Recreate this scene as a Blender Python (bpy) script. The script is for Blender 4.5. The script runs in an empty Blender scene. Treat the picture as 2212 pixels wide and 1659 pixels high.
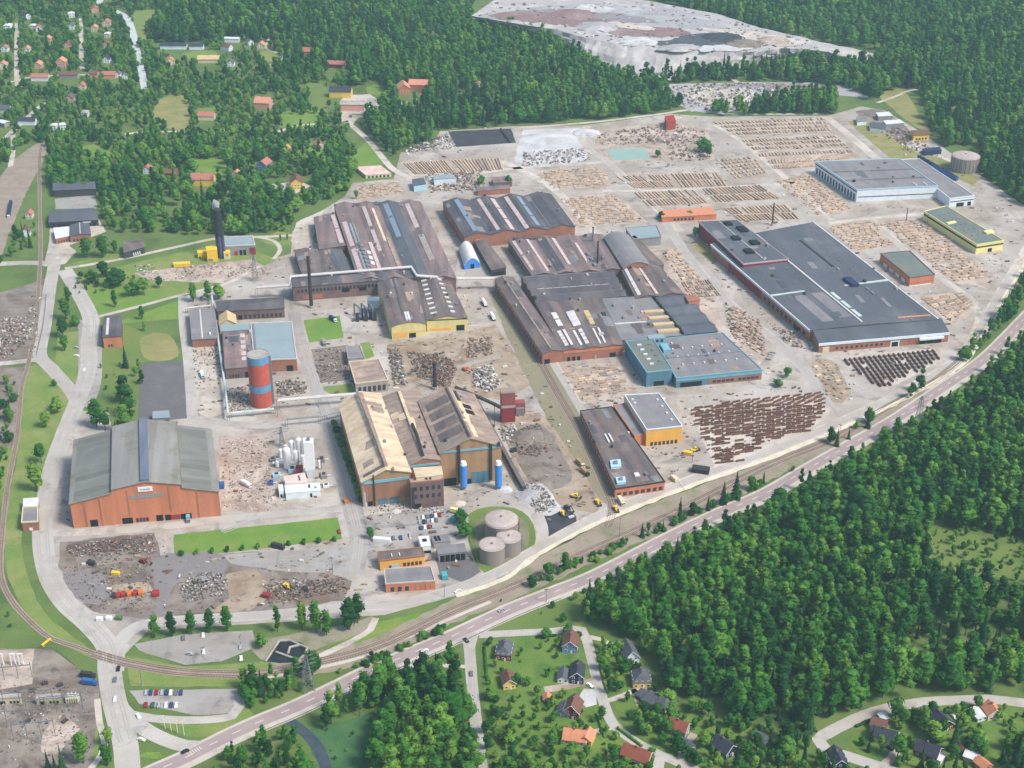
import bpy, math, random
import numpy as np
from mathutils import Vector, Matrix
R = random.Random(7)
# ---------------------------------------------------------------- camera, sky, sun, exposure
W0, H0, FPX, TH, CAMH = 2212.0, 1659.0, 3200.0, math.radians(28.67), 540.0
scene = bpy.context.scene
cam = bpy.data.cameras.new("camera"); camo = bpy.data.objects.new("camera", cam)
scene.collection.objects.link(camo); scene.camera = camo
cam.sensor_width = 36.0; cam.lens = FPX / W0 * 36.0; cam.clip_start = 5; cam.clip_end = 60000
camo.location = (0, 0, CAMH); camo.rotation_euler = (math.pi / 2 - TH, 0, 0)
world = bpy.data.worlds.new("World"); scene.world = world; world.use_nodes = True
wn = world.node_tree.nodes; wl = world.node_tree.links; wn.clear()
sky = wn.new("ShaderNodeTexSky"); sky.sky_type = 'NISHITA'; sky.sun_disc = False
SUN_EL, SUN_AZ = math.radians(52), math.radians(118)      # azimuth clockwise from +Y
sky.sun_elevation = SUN_EL; sky.sun_rotation = SUN_AZ; sky.dust_density = 2.0
bg = wn.new("ShaderNodeBackground"); bg.inputs[1].default_value = 0.12
wo = wn.new("ShaderNodeOutputWorld"); wl.new(sky.outputs[0], bg.inputs[0]); wl.new(bg.outputs[0], wo.inputs[0])
sl = bpy.data.lights.new("sun", 'SUN'); sl.energy = 2.7; sl.angle = math.radians(15); sl.color = (1, .955, .88)
so = bpy.data.objects.new("sun", sl); scene.collection.objects.link(so)
sd = Vector((math.sin(SUN_AZ) * math.cos(SUN_EL), math.cos(SUN_AZ) * math.cos(SUN_EL), math.sin(SUN_EL)))
so.rotation_euler = sd.to_track_quat('Z', 'Y').to_euler(); so.location = (0, 900, 800)
vs = scene.view_settings; vs.view_transform = 'Standard'; vs.look = 'None'; vs.exposure = 0.66; vs.gamma = 1
vs.use_curve_mapping = False
cy = scene.cycles; cy.use_denoising = True; cy.max_bounces = 5; cy.diffuse_bounces = 3; cy.volume_bounces = 1
cy.transparent_max_bounces = 8; cy.glossy_bounces = 2

# ---------------------------------------------------------------- helpers
COL = scene.collection
ct, st_ = math.cos(TH), math.sin(TH)
def G(x, y, z=0.0):
    """point of the place that stands at height z and is seen at (x, y) of the 2212 x 1659 survey print"""
    a = (x - W0 / 2) / FPX; b = -(y - H0 / 2) / FPX
    d = (a, ct + b * st_, -st_ + b * ct); t = (z - CAMH) / d[2]
    return Vector((d[0] * t, d[1] * t, z))
def toU(X, Y, Z=0.0):
    f = Y * ct - (Z - CAMH) * st_; u = Y * st_ + (Z - CAMH) * ct
    return W0 / 2 + FPX * X / f, H0 / 2 - FPX * u / f
def srgb(c):
    return tuple((v / 255 / 12.92 if v / 255 <= .04045 else ((v / 255 + .055) / 1.055) ** 2.4) for v in c) + (1,)
class MB:
    def __init__(s): s.V = []; s.F = []; s.M = []
    def add(s, vs_, fs, m=0):
        o = len(s.V); s.V.extend([tuple(v) for v in vs_])
        for f in fs: s.F.append([i + o for i in f]); s.M.append(m)
        return s
    def hexa(s, p, m=0):      # 4 bottom ccw, 4 top
        return s.add(p, [(3, 2, 1, 0), (4, 5, 6, 7), (0, 1, 5, 4), (1, 2, 6, 5), (2, 3, 7, 6), (3, 0, 4, 7)], m)
    def box(s, x0, y0, z0, x1, y1, z1, m=0):
        return s.hexa([(x0, y0, z0), (x1, y0, z0), (x1, y1, z0), (x0, y1, z0), (x0, y0, z1), (x1, y0, z1), (x1, y1, z1), (x0, y1, z1)], m)
    def obox(s, c, dx, dy, dz, rz=0, tilt=0, m=0, tz=0):
        mt = Matrix.Rotation(rz, 3, 'Z') @ Matrix.Rotation(tilt, 3, 'X') @ Matrix.Rotation(tz, 3, 'Y')
        P = []
        for k in (-1, 1):
            for a, b in ((-1, -1), (1, -1), (1, 1), (-1, 1)):
                v = mt @ Vector((a * dx / 2, b * dy / 2, k * dz / 2)); P.append((c[0] + v.x, c[1] + v.y, c[2] + v.z))
        return s.hexa(P, m)
    def cyl(s, x, y, z0, z1, r, n=16, r2=None, m=0, cap=True):
        r2 = r if r2 is None else r2; P = []
        for k, (z, q) in enumerate(((z0, r), (z1, r2))):
            for i in range(n):
                a = 2 * math.pi * i / n; P.append((x + q * math.cos(a), y + q * math.sin(a), z))
        fs = [(i, (i + 1) % n, n + (i + 1) % n, n + i) for i in range(n)]
        if cap: fs += [tuple(range(n, 2 * n)), tuple(range(n - 1, -1, -1))]
        return s.add(P, fs, m)
    def dome(s, x, y, z, r, h, n=20, k=4, m=0):
        P = []; fs = []
        for j in range(k):
            t = j / k * math.pi / 2
            for i in range(n):
                a = 2 * math.pi * i / n; P.append((x + r * math.cos(t) * math.cos(a), y + r * math.cos(t) * math.sin(a), z + h * math.sin(t)))
        P.append((x, y, z + h))
        for j in range(k - 1):
            for i in range(n): fs.append((j * n + i, j * n + (i + 1) % n, (j + 1) * n + (i + 1) % n, (j + 1) * n + i))
        for i in range(n): fs.append(((k - 1) * n + i, (k - 1) * n + (i + 1) % n, k * n))
        return s.add(P, fs, m)
    def bar(s, a, b, w, m=0, n=4, w2=None):
        a = Vector(a); b = Vector(b); d = (b - a)
        if d.length < 1e-6: return s
        d.normalize(); up = Vector((0, 0, 1)) if abs(d.z) < .95 else Vector((1, 0, 0))
        e = d.cross(up).normalized(); f = e.cross(d); P = []
        for q, ww in ((a, w), (b, w if w2 is None else w2)):
            for i in range(n):
                t = 2 * math.pi * (i + .5) / n; P.append(q + e * (math.cos(t) * ww) + f * (math.sin(t) * ww))
        return s.add(P, [(i, (i + 1) % n, n + (i + 1) % n, n + i) for i in range(n)] + [tuple(range(n - 1, -1, -1)), tuple(range(n, 2 * n))], m)
    def path(s, pts, w, m=0, n=6):
        for a, b in zip(pts, pts[1:]): s.bar(a, b, w, m, n)
        return s
    def mesh(s, name, mats):
        me = bpy.data.meshes.new(name); me.from_pydata(s.V, [], s.F)
        for q in (mats if isinstance(mats, (list, tuple)) else [mats]): me.materials.append(q)
        if any(s.M): me.polygons.foreach_set("material_index", s.M)
        me.update(); return me
    def build(s, name, mats, parent=None, **kw):
        return link(name, s.mesh(name, mats), parent, **kw)
def link(name, data, parent=None, loc=None, rz=None):
    o = bpy.data.objects.new(name, data); COL.objects.link(o)
    if parent is not None: o.parent = parent
    if loc is not None: o.location = loc
    if rz is not None: o.rotation_euler = (0, 0, rz)
    return o
def tag(o, label=None, cat=None, group=None, kind=None):
    if label: o['label'] = label
    if cat: o['category'] = cat
    if group: o['group'] = group
    if kind: o['kind'] = kind
    return o
def empty(name, loc, rz=0.0, label=None, cat=None, group=None):
    return tag(link(name, None, None, loc, rz), label, cat, group)
def copy_tree(src, loc, rz, label=None, group=None, scale=None):
    r = src.copy(); COL.objects.link(r); r.location = loc; r.rotation_euler = (0, 0, rz)
    if scale is not None: r.scale = scale
    if label: r['label'] = label
    if group: r['group'] = group
    for ch in src.children:
        c = ch.copy(); COL.objects.link(c); c.parent = r
        for g in ch.children:
            d = g.copy(); COL.objects.link(d); d.parent = c
    return r
def aim(x0, y0, x1, y1):
    d = G(x1, y1) - G(x0, y0); return math.atan2(d.y, d.x)

# ---------------------------------------------------------------- materials
MATS = {}
def mat(key, col, col2=None, scale=.15, stretch=(1, 1, 1), rough=.85, spec=.25, amt=1.0, metal=0, rnd=0.0, fine=0.0, dirt=None, lines=None):
    if key in MATS: return MATS[key]
    m = bpy.data.materials.new(key); m.use_nodes = True; MATS[key] = m
    n = m.node_tree.nodes; l = m.node_tree.links; b = n["Principled BSDF"]
    b.inputs['Roughness'].default_value = rough; b.inputs['Specular IOR Level'].default_value = spec; b.inputs['Metallic'].default_value = metal
    c1 = srgb(col); c2 = srgb(col2) if col2 else tuple(v * .72 for v in c1[:3]) + (1,)
    tc = n.new("ShaderNodeTexCoord"); mp = n.new("ShaderNodeMapping"); mp.inputs['Scale'].default_value = stretch
    l.new(tc.outputs['Object'], mp.inputs[0])
    nz = n.new("ShaderNodeTexNoise"); nz.inputs['Scale'].default_value = scale; nz.inputs['Detail'].default_value = 6; nz.inputs['Roughness'].default_value = .65
    l.new(mp.outputs[0], nz.inputs[0])
    rp = n.new("ShaderNodeMapRange"); rp.inputs[1].default_value = .34; rp.inputs[2].default_value = .66; l.new(nz.outputs[0], rp.inputs[0])
    mx = n.new("ShaderNodeMixRGB"); mx.inputs[1].default_value = c1; mx.inputs[2].default_value = c2
    fm = n.new("ShaderNodeMath"); fm.operation = 'MULTIPLY'; fm.inputs[1].default_value = amt; l.new(rp.outputs[0], fm.inputs[0]); l.new(fm.outputs[0], mx.inputs[0])
    out = mx.outputs[0]
    if dirt:
        n2 = n.new("ShaderNodeTexNoise"); n2.inputs['Scale'].default_value = dirt[1]; n2.inputs['Detail'].default_value = 7; n2.inputs['Roughness'].default_value = .7
        l.new(tc.outputs['Object'], n2.inputs[0])
        r2 = n.new("ShaderNodeMapRange"); r2.inputs[1].default_value = .5; r2.inputs[2].default_value = .68; r2.inputs[4].default_value = dirt[2]; l.new(n2.outputs[0], r2.inputs[0])
        m2 = n.new("ShaderNodeMixRGB"); m2.inputs[2].default_value = srgb(dirt[0]); l.new(out, m2.inputs[1]); l.new(r2.outputs[0], m2.inputs[0]); out = m2.outputs[0]
    if lines:   # sheet joints: (axis, spacing m, darkness)
        sx = n.new("ShaderNodeSeparateXYZ"); l.new(tc.outputs['Object'], sx.inputs[0])
        d = n.new("ShaderNodeMath"); d.operation = 'DIVIDE'; d.inputs[1].default_value = lines[1]; l.new(sx.outputs[lines[0]], d.inputs[0])
        fl = n.new("ShaderNodeMath"); fl.operation = 'FLOOR'; l.new(d.outputs[0], fl.inputs[0])
        wn_ = n.new("ShaderNodeTexWhiteNoise"); wn_.noise_dimensions = '1D'; l.new(fl.outputs[0], wn_.inputs['W'])
        mr = n.new("ShaderNodeMapRange"); mr.inputs[3].default_value = 1 - lines[2]; mr.inputs[4].default_value = 1 + lines[2]; l.new(wn_.outputs[0], mr.inputs[0])
        hv = n.new("ShaderNodeHueSaturation"); l.new(mr.outputs[0], hv.inputs['Value']); l.new(out, hv.inputs['Color']); out = hv.outputs[0]
    if fine:
        n3 = n.new("ShaderNodeTexNoise"); n3.inputs['Scale'].default_value = 1.3; n3.inputs['Detail'].default_value = 3; l.new(tc.outputs['Object'], n3.inputs[0])
        mr3 = n.new("ShaderNodeMapRange"); mr3.inputs[1].default_value = .3; mr3.inputs[2].default_value = .7; mr3.inputs[3].default_value = 1 - fine; mr3.inputs[4].default_value = 1 + fine
        l.new(n3.outputs[0], mr3.inputs[0]); h3 = n.new("ShaderNodeHueSaturation"); l.new(mr3.outputs[0], h3.inputs['Value']); l.new(out, h3.inputs['Color']); out = h3.outputs[0]
    if rnd:
        oi = n.new("ShaderNodeObjectInfo"); mr = n.new("ShaderNodeMapRange"); mr.inputs[3].default_value = 1 - rnd; mr.inputs[4].default_value = 1 + rnd
        l.new(oi.outputs['Random'], mr.inputs[0]); hv = n.new("ShaderNodeHueSaturation"); l.new(mr.outputs[0], hv.inputs['Value']); l.new(out, hv.inputs['Color']); out = hv.outputs[0]
    l.new(out, b.inputs['Base Color'])
    return m
def leafmat(key, cols, big=.012, spread=.30):
    if key in MATS: return MATS[key]
    m = bpy.data.materials.new(key); m.use_nodes = True; MATS[key] = m
    n = m.node_tree.nodes; l = m.node_tree.links; b = n["Principled BSDF"]
    b.inputs['Roughness'].default_value = .8; b.inputs['Specular IOR Level'].default_value = .15
    oi = n.new("ShaderNodeObjectInfo"); cr = n.new("ShaderNodeValToRGB")
    e = cr.color_ramp.elements
    for i, c in enumerate(cols):
        el = e[i] if i < 2 else e.new(1)
        el.position = i / (len(cols) - 1); el.color = srgb(c)
    for i, c in enumerate(cols): e[i].position = i / (len(cols) - 1); e[i].color = srgb(c)
    gm = n.new("ShaderNodeNewGeometry"); nz = n.new("ShaderNodeTexNoise"); nz.inputs['Scale'].default_value = big; nz.inputs['Detail'].default_value = 3
    l.new(gm.outputs['Position'], nz.inputs[0])
    a = n.new("ShaderNodeMath"); a.operation = 'MULTIPLY_ADD'; a.inputs[1].default_value = .9; a.inputs[2].default_value = -.45; l.new(nz.outputs[0], a.inputs[0])
    mr = n.new("ShaderNodeMath"); mr.operation = 'MULTIPLY_ADD'; mr.inputs[1].default_value = 1.0; mr.inputs[2].default_value = 0; l.new(oi.outputs['Random'], mr.inputs[0])
    ad = n.new("ShaderNodeMath"); ad.operation = 'ADD'; ad.use_clamp = True; l.new(a.outputs[0], ad.inputs[0]); l.new(mr.outputs[0], ad.inputs[1]); l.new(ad.outputs[0], cr.inputs[0])
    n3 = n.new("ShaderNodeTexNoise"); n3.inputs['Scale'].default_value = .55; n3.inputs['Detail'].default_value = 4; l.new(gm.outputs['Position'], n3.inputs[0])
    m3 = n.new("ShaderNodeMapRange"); m3.inputs[1].default_value = .3; m3.inputs[2].default_value = .7; m3.inputs[3].default_value = 1 - spread; m3.inputs[4].default_value = 1 + spread; l.new(n3.outputs[0], m3.inputs[0])
    hv = n.new("ShaderNodeHueSaturation"); l.new(m3.outputs[0], hv.inputs['Value']); l.new(cr.outputs[0], hv.inputs['Color'])
    l.new(hv.outputs[0], b.inputs['Base Color'])
    return m
LEAF = leafmat('leaves_broad', [(22, 62, 24), (36, 84, 26), (52, 102, 30), (70, 114, 36), (90, 126, 44)])
NEED = leafmat('leaves_needle', [(18, 48, 32), (30, 64, 36), (46, 80, 40)])
GARD = leafmat('leaves_garden', [(26, 68, 24), (46, 94, 30), (70, 114, 38), (102, 134, 50)])
BARK = mat('bark', (74, 64, 54), (110, 104, 96), 1.5)
# ground
FIELD = mat('wild_ground', (84, 108, 52), (104, 120, 64), .03, dirt=((70, 88, 44), .02, .8), fine=.22)
LAWN = mat('lawn', (98, 124, 58), (128, 138, 74), .05, dirt=((144, 138, 90), .04, .8), fine=.22)
LAWN2 = mat('lawn_bright', (92, 128, 48), (112, 138, 56), .04, dirt=((138, 138, 82), .05, .7), fine=.2)
MEADOW = mat('meadow', (92, 116, 54), (118, 128, 68), .04, dirt=((68, 98, 42), .02, .8), fine=.2)
DRYG = mat('dry_grass', (150, 140, 92), (120, 124, 70), .05, fine=.15)
def groundmat(key, base, light, dark, brown, sc=1.0):
    """worn yard surface: dust, oil and damp stains, wheel streaks and grit"""
    m = bpy.data.materials.new(key); m.use_nodes = True; MATS[key] = m; n = m.node_tree.nodes; l = m.node_tree.links; b = n["Principled BSDF"]; b.inputs['Roughness'].default_value = .9; b.inputs['Specular IOR Level'].default_value = .2
    tc = n.new("ShaderNodeTexCoord")
    def noise(scale, lo, hi, amt, stretch=None, rot=0, det=6):
        src = tc.outputs['Object']
        if stretch: mp = n.new("ShaderNodeMapping"); mp.vector_type = 'TEXTURE'; mp.inputs['Scale'].default_value = stretch; mp.inputs['Rotation'].default_value = (0, 0, rot); l.new(src, mp.inputs[0]); src = mp.outputs[0]
        z = n.new("ShaderNodeTexNoise"); z.inputs['Scale'].default_value = scale * sc; z.inputs['Detail'].default_value = det; z.inputs['Roughness'].default_value = .68; z.inputs['Distortion'].default_value = .4; l.new(src, z.inputs[0])
        r = n.new("ShaderNodeMapRange"); r.inputs[1].default_value = lo; r.inputs[2].default_value = hi; r.inputs[4].default_value = amt; l.new(z.outputs[0], r.inputs[0]); return r.outputs[0]
    out = None
    def mix(c, f):
        nonlocal out
        x = n.new("ShaderNodeMixRGB"); x.inputs[2].default_value = srgb(c); l.new(f, x.inputs[0])
        if out is None: x.inputs[1].default_value = srgb(base)
        else: l.new(out, x.inputs[1])
        out = x.outputs[0]
    mix(light, noise(.012, .42, .62, .95)); mix(brown, noise(.02, .46, .62, .9)); mix(dark, noise(.045, .53, .66, .85)); mix(light, noise(.09, .55, .68, .6, (14, 1, 1), .12)); mix(dark, noise(.09, .57, .70, .5, (1, 12, 1), .12))
    mix(dark, noise(.5, .60, .72, .6, None, 0, 3)); mix(light, noise(.9, .62, .74, .7, None, 0, 2))
    l.new(out, b.inputs['Base Color']); return m
YARD = groundmat('yard_gravel', (164, 155, 146), (188, 180, 171), (124, 116, 110), (152, 138, 124))
PALE = groundmat('pale_gravel', (188, 178, 166), (204, 195, 184), (148, 138, 128), (172, 158, 142), 1.4)
PINK = groundmat('pink_gravel', (172, 156, 143), (194, 179, 166), (124, 110, 100), (152, 132, 116), 2.2)
WHITEG = mat('white_slag', (206, 204, 202), (176, 174, 174), .04, dirt=((150, 148, 148), .03, .7), fine=.14)
SOIL = groundmat('dark_soil', (124, 114, 106), (150, 139, 129), (88, 80, 76), (112, 96, 84), 2.0)
TAN = groundmat('tan_dirt', (156, 139, 119), (176, 160, 142), (110, 98, 88), (138, 116, 94), 1.8)
OLIVE = mat('olive_dirt', (142, 134, 108), (122, 116, 92), .03, dirt=((158, 148, 126), .03, .6), fine=.16)
ASPH = groundmat('asphalt_grey', (152, 147, 143), (168, 163, 158), (118, 113, 110), (146, 138, 130), 1.3)
ROADM = groundmat('road_pale', (174, 168, 160), (188, 182, 174), (144, 138, 132), (166, 156, 146), 1.2)
HIGHW = mat('highway_asphalt', (164, 146, 142), (150, 134, 132), .06, fine=.06)
SHOUL = mat('road_shoulder', (196, 186, 172), (180, 170, 158), .06, fine=.07)
DKAS = mat('dark_asphalt', (108, 104, 106), (92, 88, 91), .05, dirt=((130, 124, 122), .05, .6), fine=.07)
BLACK = mat('coal', (70, 70, 76), (52, 52, 58), .1, fine=.15)
REDS = mat('red_slag', (142, 112, 108), (126, 104, 102), .03, dirt=((168, 150, 146), .02, .6), fine=.1)
GREYS = mat('grey_slag', (170, 166, 166), (148, 145, 147), .03, stretch=(1, 2.2, 1), dirt=((196, 193, 190), .02, .8), fine=.12)
BALL = mat('ballast', (158, 142, 128), (138, 124, 112), .1, fine=.15)
POOLW = mat('pool_water', (138, 164, 148), (152, 176, 160), .05, rough=.15, spec=.5)
PONDW = mat('pond_water', (30, 32, 34), (46, 50, 52), .2, rough=.08, spec=.5)
STREAM = mat('stream_water', (58, 68, 74), (74, 84, 90), .2, rough=.1, spec=.5)
PAINT = mat('road_paint', (206, 196, 190), (186, 176, 170), .5)
# roofs and walls
def roofm(key, c, c2=None, **k): return mat(key, c, c2, k.pop('scale', .12), k.pop('stretch', (1, .15, 1)), **k)
R_BROWN = roofm('roof_brown', (112, 100, 97), (92, 84, 84), dirt=((130, 112, 104), .05, .95), lines=(0, 4, .13), fine=.08)
R_RED = roofm('roof_rusty', (128, 110, 108), (108, 98, 98), dirt=((146, 116, 108), .06, .95), lines=(0, 4, .13), fine=.1)
R_DARK = roofm('roof_dark', (88, 84, 90), (74, 72, 78), dirt=((106, 100, 100), .04, .95), lines=(0, 5, .10), fine=.07)
R_SLATE = roofm('roof_slate', (90, 92, 100), (80, 83, 91), stretch=(.3, .1, 1), dirt=((102, 106, 110), .02, .95), lines=(0, 6, .06), fine=.07)
R_GREY = roofm('roof_grey', (132, 129, 130), (116, 114, 118), dirt=((146, 140, 134), .05, .6), lines=(1, 5, .05), fine=.05)
R_HALL = roofm('roof_hall', (124, 122, 116), (144, 140, 136), stretch=(1, .1, 1), dirt=((112, 108, 90), .05, .8), lines=(0, 4, .09), fine=.06)
R_AISL = roofm('roof_aisle', (120, 120, 114), (106, 108, 102), stretch=(.1, 1, 1), dirt=((132, 130, 122), .05, .6), lines=(1, 6, .17), fine=.06)
R_TAN = roofm('roof_tan', (216, 198, 168), (188, 162, 134), scale=.25, stretch=(.25, 1, 1), dirt=((222, 206, 176), .04, .9), lines=(1, 5, .07), fine=.08)
R_TAN2 = roofm('roof_dusty', (164, 144, 128), (128, 110, 104), scale=.25, stretch=(.25, 1, 1), dirt=((188, 164, 142), .06, .8), lines=(1, 5, .09), fine=.08)
R_BLUE = roofm('roof_blue_grey', (142, 158, 162), (130, 146, 152), stretch=(.3, .3, 1), dirt=((150, 152, 152), .05, .5), fine=.04)
R_GREEN = roofm('roof_green_grey', (112, 122, 116), (98, 108, 106), stretch=(.3, .3, 1), dirt=((128, 120, 104), .05, .8), fine=.06)
R_WHITE = mat('roof_white', (216, 216, 214), (198, 198, 198), .2)
BRICK = mat('wall_brick', (164, 110, 90), (146, 98, 82), .15, stretch=(1, 1, .25), dirt=((176, 122, 96), .08, .6), fine=.08)
BRICKO = mat('wall_brick_orange', (204, 130, 94), (186, 116, 86), .2, stretch=(1, 1, .12), dirt=((176, 120, 96), .1, .8), lines=(0, 5, .05), fine=.08)
BRICKD = mat('wall_brick_dark', (128, 102, 96), (110, 90, 88), .15, dirt=((92, 76, 74), .1, .7), fine=.1)
W_RED = mat('wall_red', (142, 50, 58), (128, 46, 54), .2, lines=(0, 3, .05))
W_TANW = mat('wall_tan', (176, 142, 102), (156, 124, 92), .15, stretch=(1, 1, .12), dirt=((136, 104, 80), .1, .7), fine=.05)
W_CREAM = mat('wall_cream', (216, 204, 172), (202, 190, 160), .2)
W_YELL = mat('wall_yellow', (224, 208, 142), (208, 192, 128), .2, stretch=(1, 1, .3))
W_PALEY = mat('wall_pale_yellow', (236, 224, 150), (224, 212, 142), .2)
W_ORNG = mat('wall_ochre', (232, 176, 84), (220, 164, 78), .2, lines=(0, 3, .04))
W_WHITE = mat('wall_white', (226, 232, 236), (208, 216, 222), .2)
W_BLUEL = mat('wall_light_blue', (172, 206, 222), (160, 194, 212), .2)
W_TEAL = mat('wall_teal', (92, 132, 148), (80, 116, 134), .2, stretch=(1, 1, .2), lines=(0, 3, .05))
W_TEALL = mat('fascia_teal', (126, 172, 186), (112, 158, 174), .2)
W_GREY = mat('wall_grey', (150, 148, 146), (132, 130, 130), .2, fine=.05)
W_DARK = mat('wall_dark', (72, 70, 74), (60, 58, 62), .2)
CONC = mat('concrete', (176, 168, 160), (156, 148, 140), .1, stretch=(1, 1, .3), dirt=((140, 130, 122), .08, .7), fine=.06)
TANKC = mat('tank_concrete', (148, 137, 128), (128, 118, 110), .3, stretch=(1, 1, .06), dirt=((136, 122, 116), .15, .6))
GLASS = mat('dark_glass', (44, 48, 56), (58, 64, 74), .3, rough=.2, spec=.5)
OPEN = mat('dark_doorway', (24, 24, 28), (32, 32, 36), .3)  # near-black of roof parts; on door and bay panels it paints interior shade
SKYL = mat('skylight_white', (224, 220, 216), (200, 194, 192), .4, dirt=((176, 168, 164), .3, .6))
SKYP = mat('skylight_pink', (206, 186, 180), (186, 166, 162), .3, dirt=((166, 142, 138), .2, .7))
SKYB = mat('skylight_blue', (132, 148, 164), (118, 136, 152), .3)
SKYY = mat('skylight_tan', (208, 182, 136), (186, 160, 120), .3)
BLUEMON = mat('monitor_blue', (112, 118, 134), (94, 100, 118), .3, stretch=(1, .1, 1))
PIPEW = mat('pipe_white', (206, 200, 196), (186, 180, 176), .2)
PIPEG = mat('pipe_pale_green', (190, 204, 198), (170, 186, 180), .2)
STEEL = mat('steel_grey', (140, 142, 146), (120, 122, 128), .5, metal=.3, rough=.5)
DSTEEL = mat('steel_dark', (62, 58, 60), (50, 47, 50), .5)
TWR_R = mat('tower_red', (188, 86, 70), (172, 80, 68), .3, stretch=(1, 1, .1), dirt=((196, 116, 98), .2, .5))
TWR_B = mat('tower_blue', (106, 148, 180), (96, 134, 166), .3, stretch=(1, 1, .1))
SILO_B = mat('silo_blue', (72, 140, 214), (64, 128, 204), .2)
WHITE = mat('white_paint', (234, 234, 232), (222, 222, 222), .3)
YELLOW = mat('yellow_paint', (232, 194, 60), (218, 178, 54), .4)
ORANGE = mat('orange_paint', (218, 116, 48), (204, 106, 44), .4)
BLUEP = mat('blue_paint', (58, 98, 160), (52, 88, 148), .4)
NAVY = mat('navy_paint', (44, 54, 92), (38, 48, 84), .4)
REDP = mat('red_paint', (164, 52, 46), (150, 48, 44), .4)
TEALP = mat('teal_paint', (74, 164, 172), (66, 152, 162), .4)
GREENP = mat('green_paint', (86, 116, 70), (76, 104, 62), .4)
T_RED = mat('tiles_red', (150, 82, 62), (132, 74, 58), .6, dirt=((118, 72, 60), .4, .6))
T_ORG = mat('tiles_orange', (210, 142, 108), (194, 126, 96), .6, dirt=((186, 112, 84), .4, .5))
T_GREY = mat('tiles_grey', (96, 98, 104), (82, 84, 90), .6, dirt=((112, 112, 116), .4, .5))
T_DARK = mat('tiles_dark', (62, 64, 76), (54, 56, 66), .6)
T_BRWN = mat('tiles_brown', (122, 84, 70), (106, 76, 66), .6)
H_RED = mat('house_red', (138, 48, 42), (124, 44, 40), .4)
H_BLUE = mat('house_blue', (108, 146, 186), (98, 134, 172), .4)
H_NAVY = mat('house_navy', (46, 54, 82), (40, 48, 72), .4)
H_YEL = mat('house_yellow', (232, 196, 96), (220, 182, 86), .4)
H_GREY = mat('house_grey', (150, 154, 160), (138, 142, 148), .4)
H_PINK = mat('house_pink', (216, 158, 138), (204, 146, 128), .4)
RUST = mat('rust', (118, 82, 68), (94, 68, 60), 1.0, rnd=.22)
RUST2 = mat('rust_pale', (188, 158, 132), (164, 138, 116), 1.0, rnd=.2)
BAR1 = mat('bar_tan', (208, 186, 160), (186, 164, 140), .8, rnd=.2)
BAR2 = mat('bar_dark', (168, 152, 140), (142, 130, 120), .8, rnd=.2)
SCR = [mat('scrap_%s' % k, a, b, .8) for k, a, b in (('brown', (136, 118, 104), (112, 96, 86)), ('grey', (156, 150, 146), (130, 126, 124)), ('dark', (102, 94, 90), (84, 78, 76)),
       ('tan', (176, 158, 136), (150, 134, 116)), ('rust', (138, 88, 66), (116, 74, 58)), ('white', (214, 210, 206), (190, 186, 182)))]

REED = mat('reed_bed', (58, 96, 60), (78, 112, 66), .08, dirt=((50, 82, 46), .05, .7), fine=.2)
GARDEN = mat('garden_grass', (86, 118, 48), (110, 128, 60), .06, dirt=((62, 96, 38), .05, .9), fine=.2)

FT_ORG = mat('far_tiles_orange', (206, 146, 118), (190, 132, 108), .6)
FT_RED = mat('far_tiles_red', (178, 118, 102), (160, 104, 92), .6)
# ---------------------------------------------------------------- the ground, water and roads
def smooth(P, step=6.0, closed=False):
    out = []; n = len(P)
    for i in range(n if closed else n - 1):
        p0, p1, p2, p3 = (P[(i - 1) % n] if closed or i else P[0], P[i], P[(i + 1) % n], P[(i + 2) % n] if closed or i + 2 < n else P[-1])
        k = max(1, int((p2 - p1).length / step))
        for j in range(k):
            t = j / k
            out.append(.5 * ((2 * p1) + (p2 - p0) * t + (2 * p0 - 5 * p1 + 4 * p2 - p3) * t * t + (3 * p1 - p0 - 3 * p2 + p3) * t ** 3))
    if not closed: out.append(P[-1])
    return out
def lin(P, step=8.0):
    out = []
    for a, b in zip(P, P[1:] + P[:1]):
        k = max(1, int((b - a).length / step))
        out += [a + (b - a) * (j / k) for j in range(k)]
    return out
def ribbon_pts(pts, w, off=0.0, sm=True):
    P = [G(*p) for p in pts]; P = smooth(P) if sm else P
    L = []; Rr = []
    for i, p in enumerate(P):
        d = P[min(i + 1, len(P) - 1)] - P[max(i - 1, 0)]; d.normalize(); nrm = Vector((-d.y, d.x, 0))
        L.append(p + nrm * (off + w / 2)); Rr.append(p + nrm * (off - w / 2))
    return P, L, Rr
ROADS = []
def road(name, pts, w, m, z, wob=0.0, off=0.0, sm=True):
    ROADS.append((pts, w * 1.4))
    P, L, Rr = ribbon_pts(pts, w, off, sm); b = MB(); V = []
    for a, c in zip(L, Rr):
        j = R.uniform(-wob, wob); V += [(a.x + j, a.y, z), (c.x - j, c.y + j, z)]
    b.add(V, [(2 * i, 2 * i + 1, 2 * i + 3, 2 * i + 2) for i in range(len(P) - 1)])
    return tag(b.build(name, m), kind='structure')
def patch(name, pts, m, z, wob=0.0, sm=False, kind='structure', parent=None):
    P = [G(*p) for p in pts]; P = smooth(P, 7, True) if sm else lin(P, 6)
    V = [(p.x + R.uniform(-wob, wob), p.y + R.uniform(-wob, wob), z) for p in P]
    A = sum(a[0] * b[1] - b[0] * a[1] for a, b in zip(V, V[1:] + V[:1]))
    if A < 0: V.reverse()
    return tag(MB().add(V, [tuple(range(len(V)))]).build(name, m), kind=kind)
g = MB(); g.add([(-6000, -600, 0), (6000, -600, 0), (6000, 11000, 0), (-6000, 11000, 0)], [(0, 1, 2, 3)])
tag(g.build('ground', FIELD), kind='structure')
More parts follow.
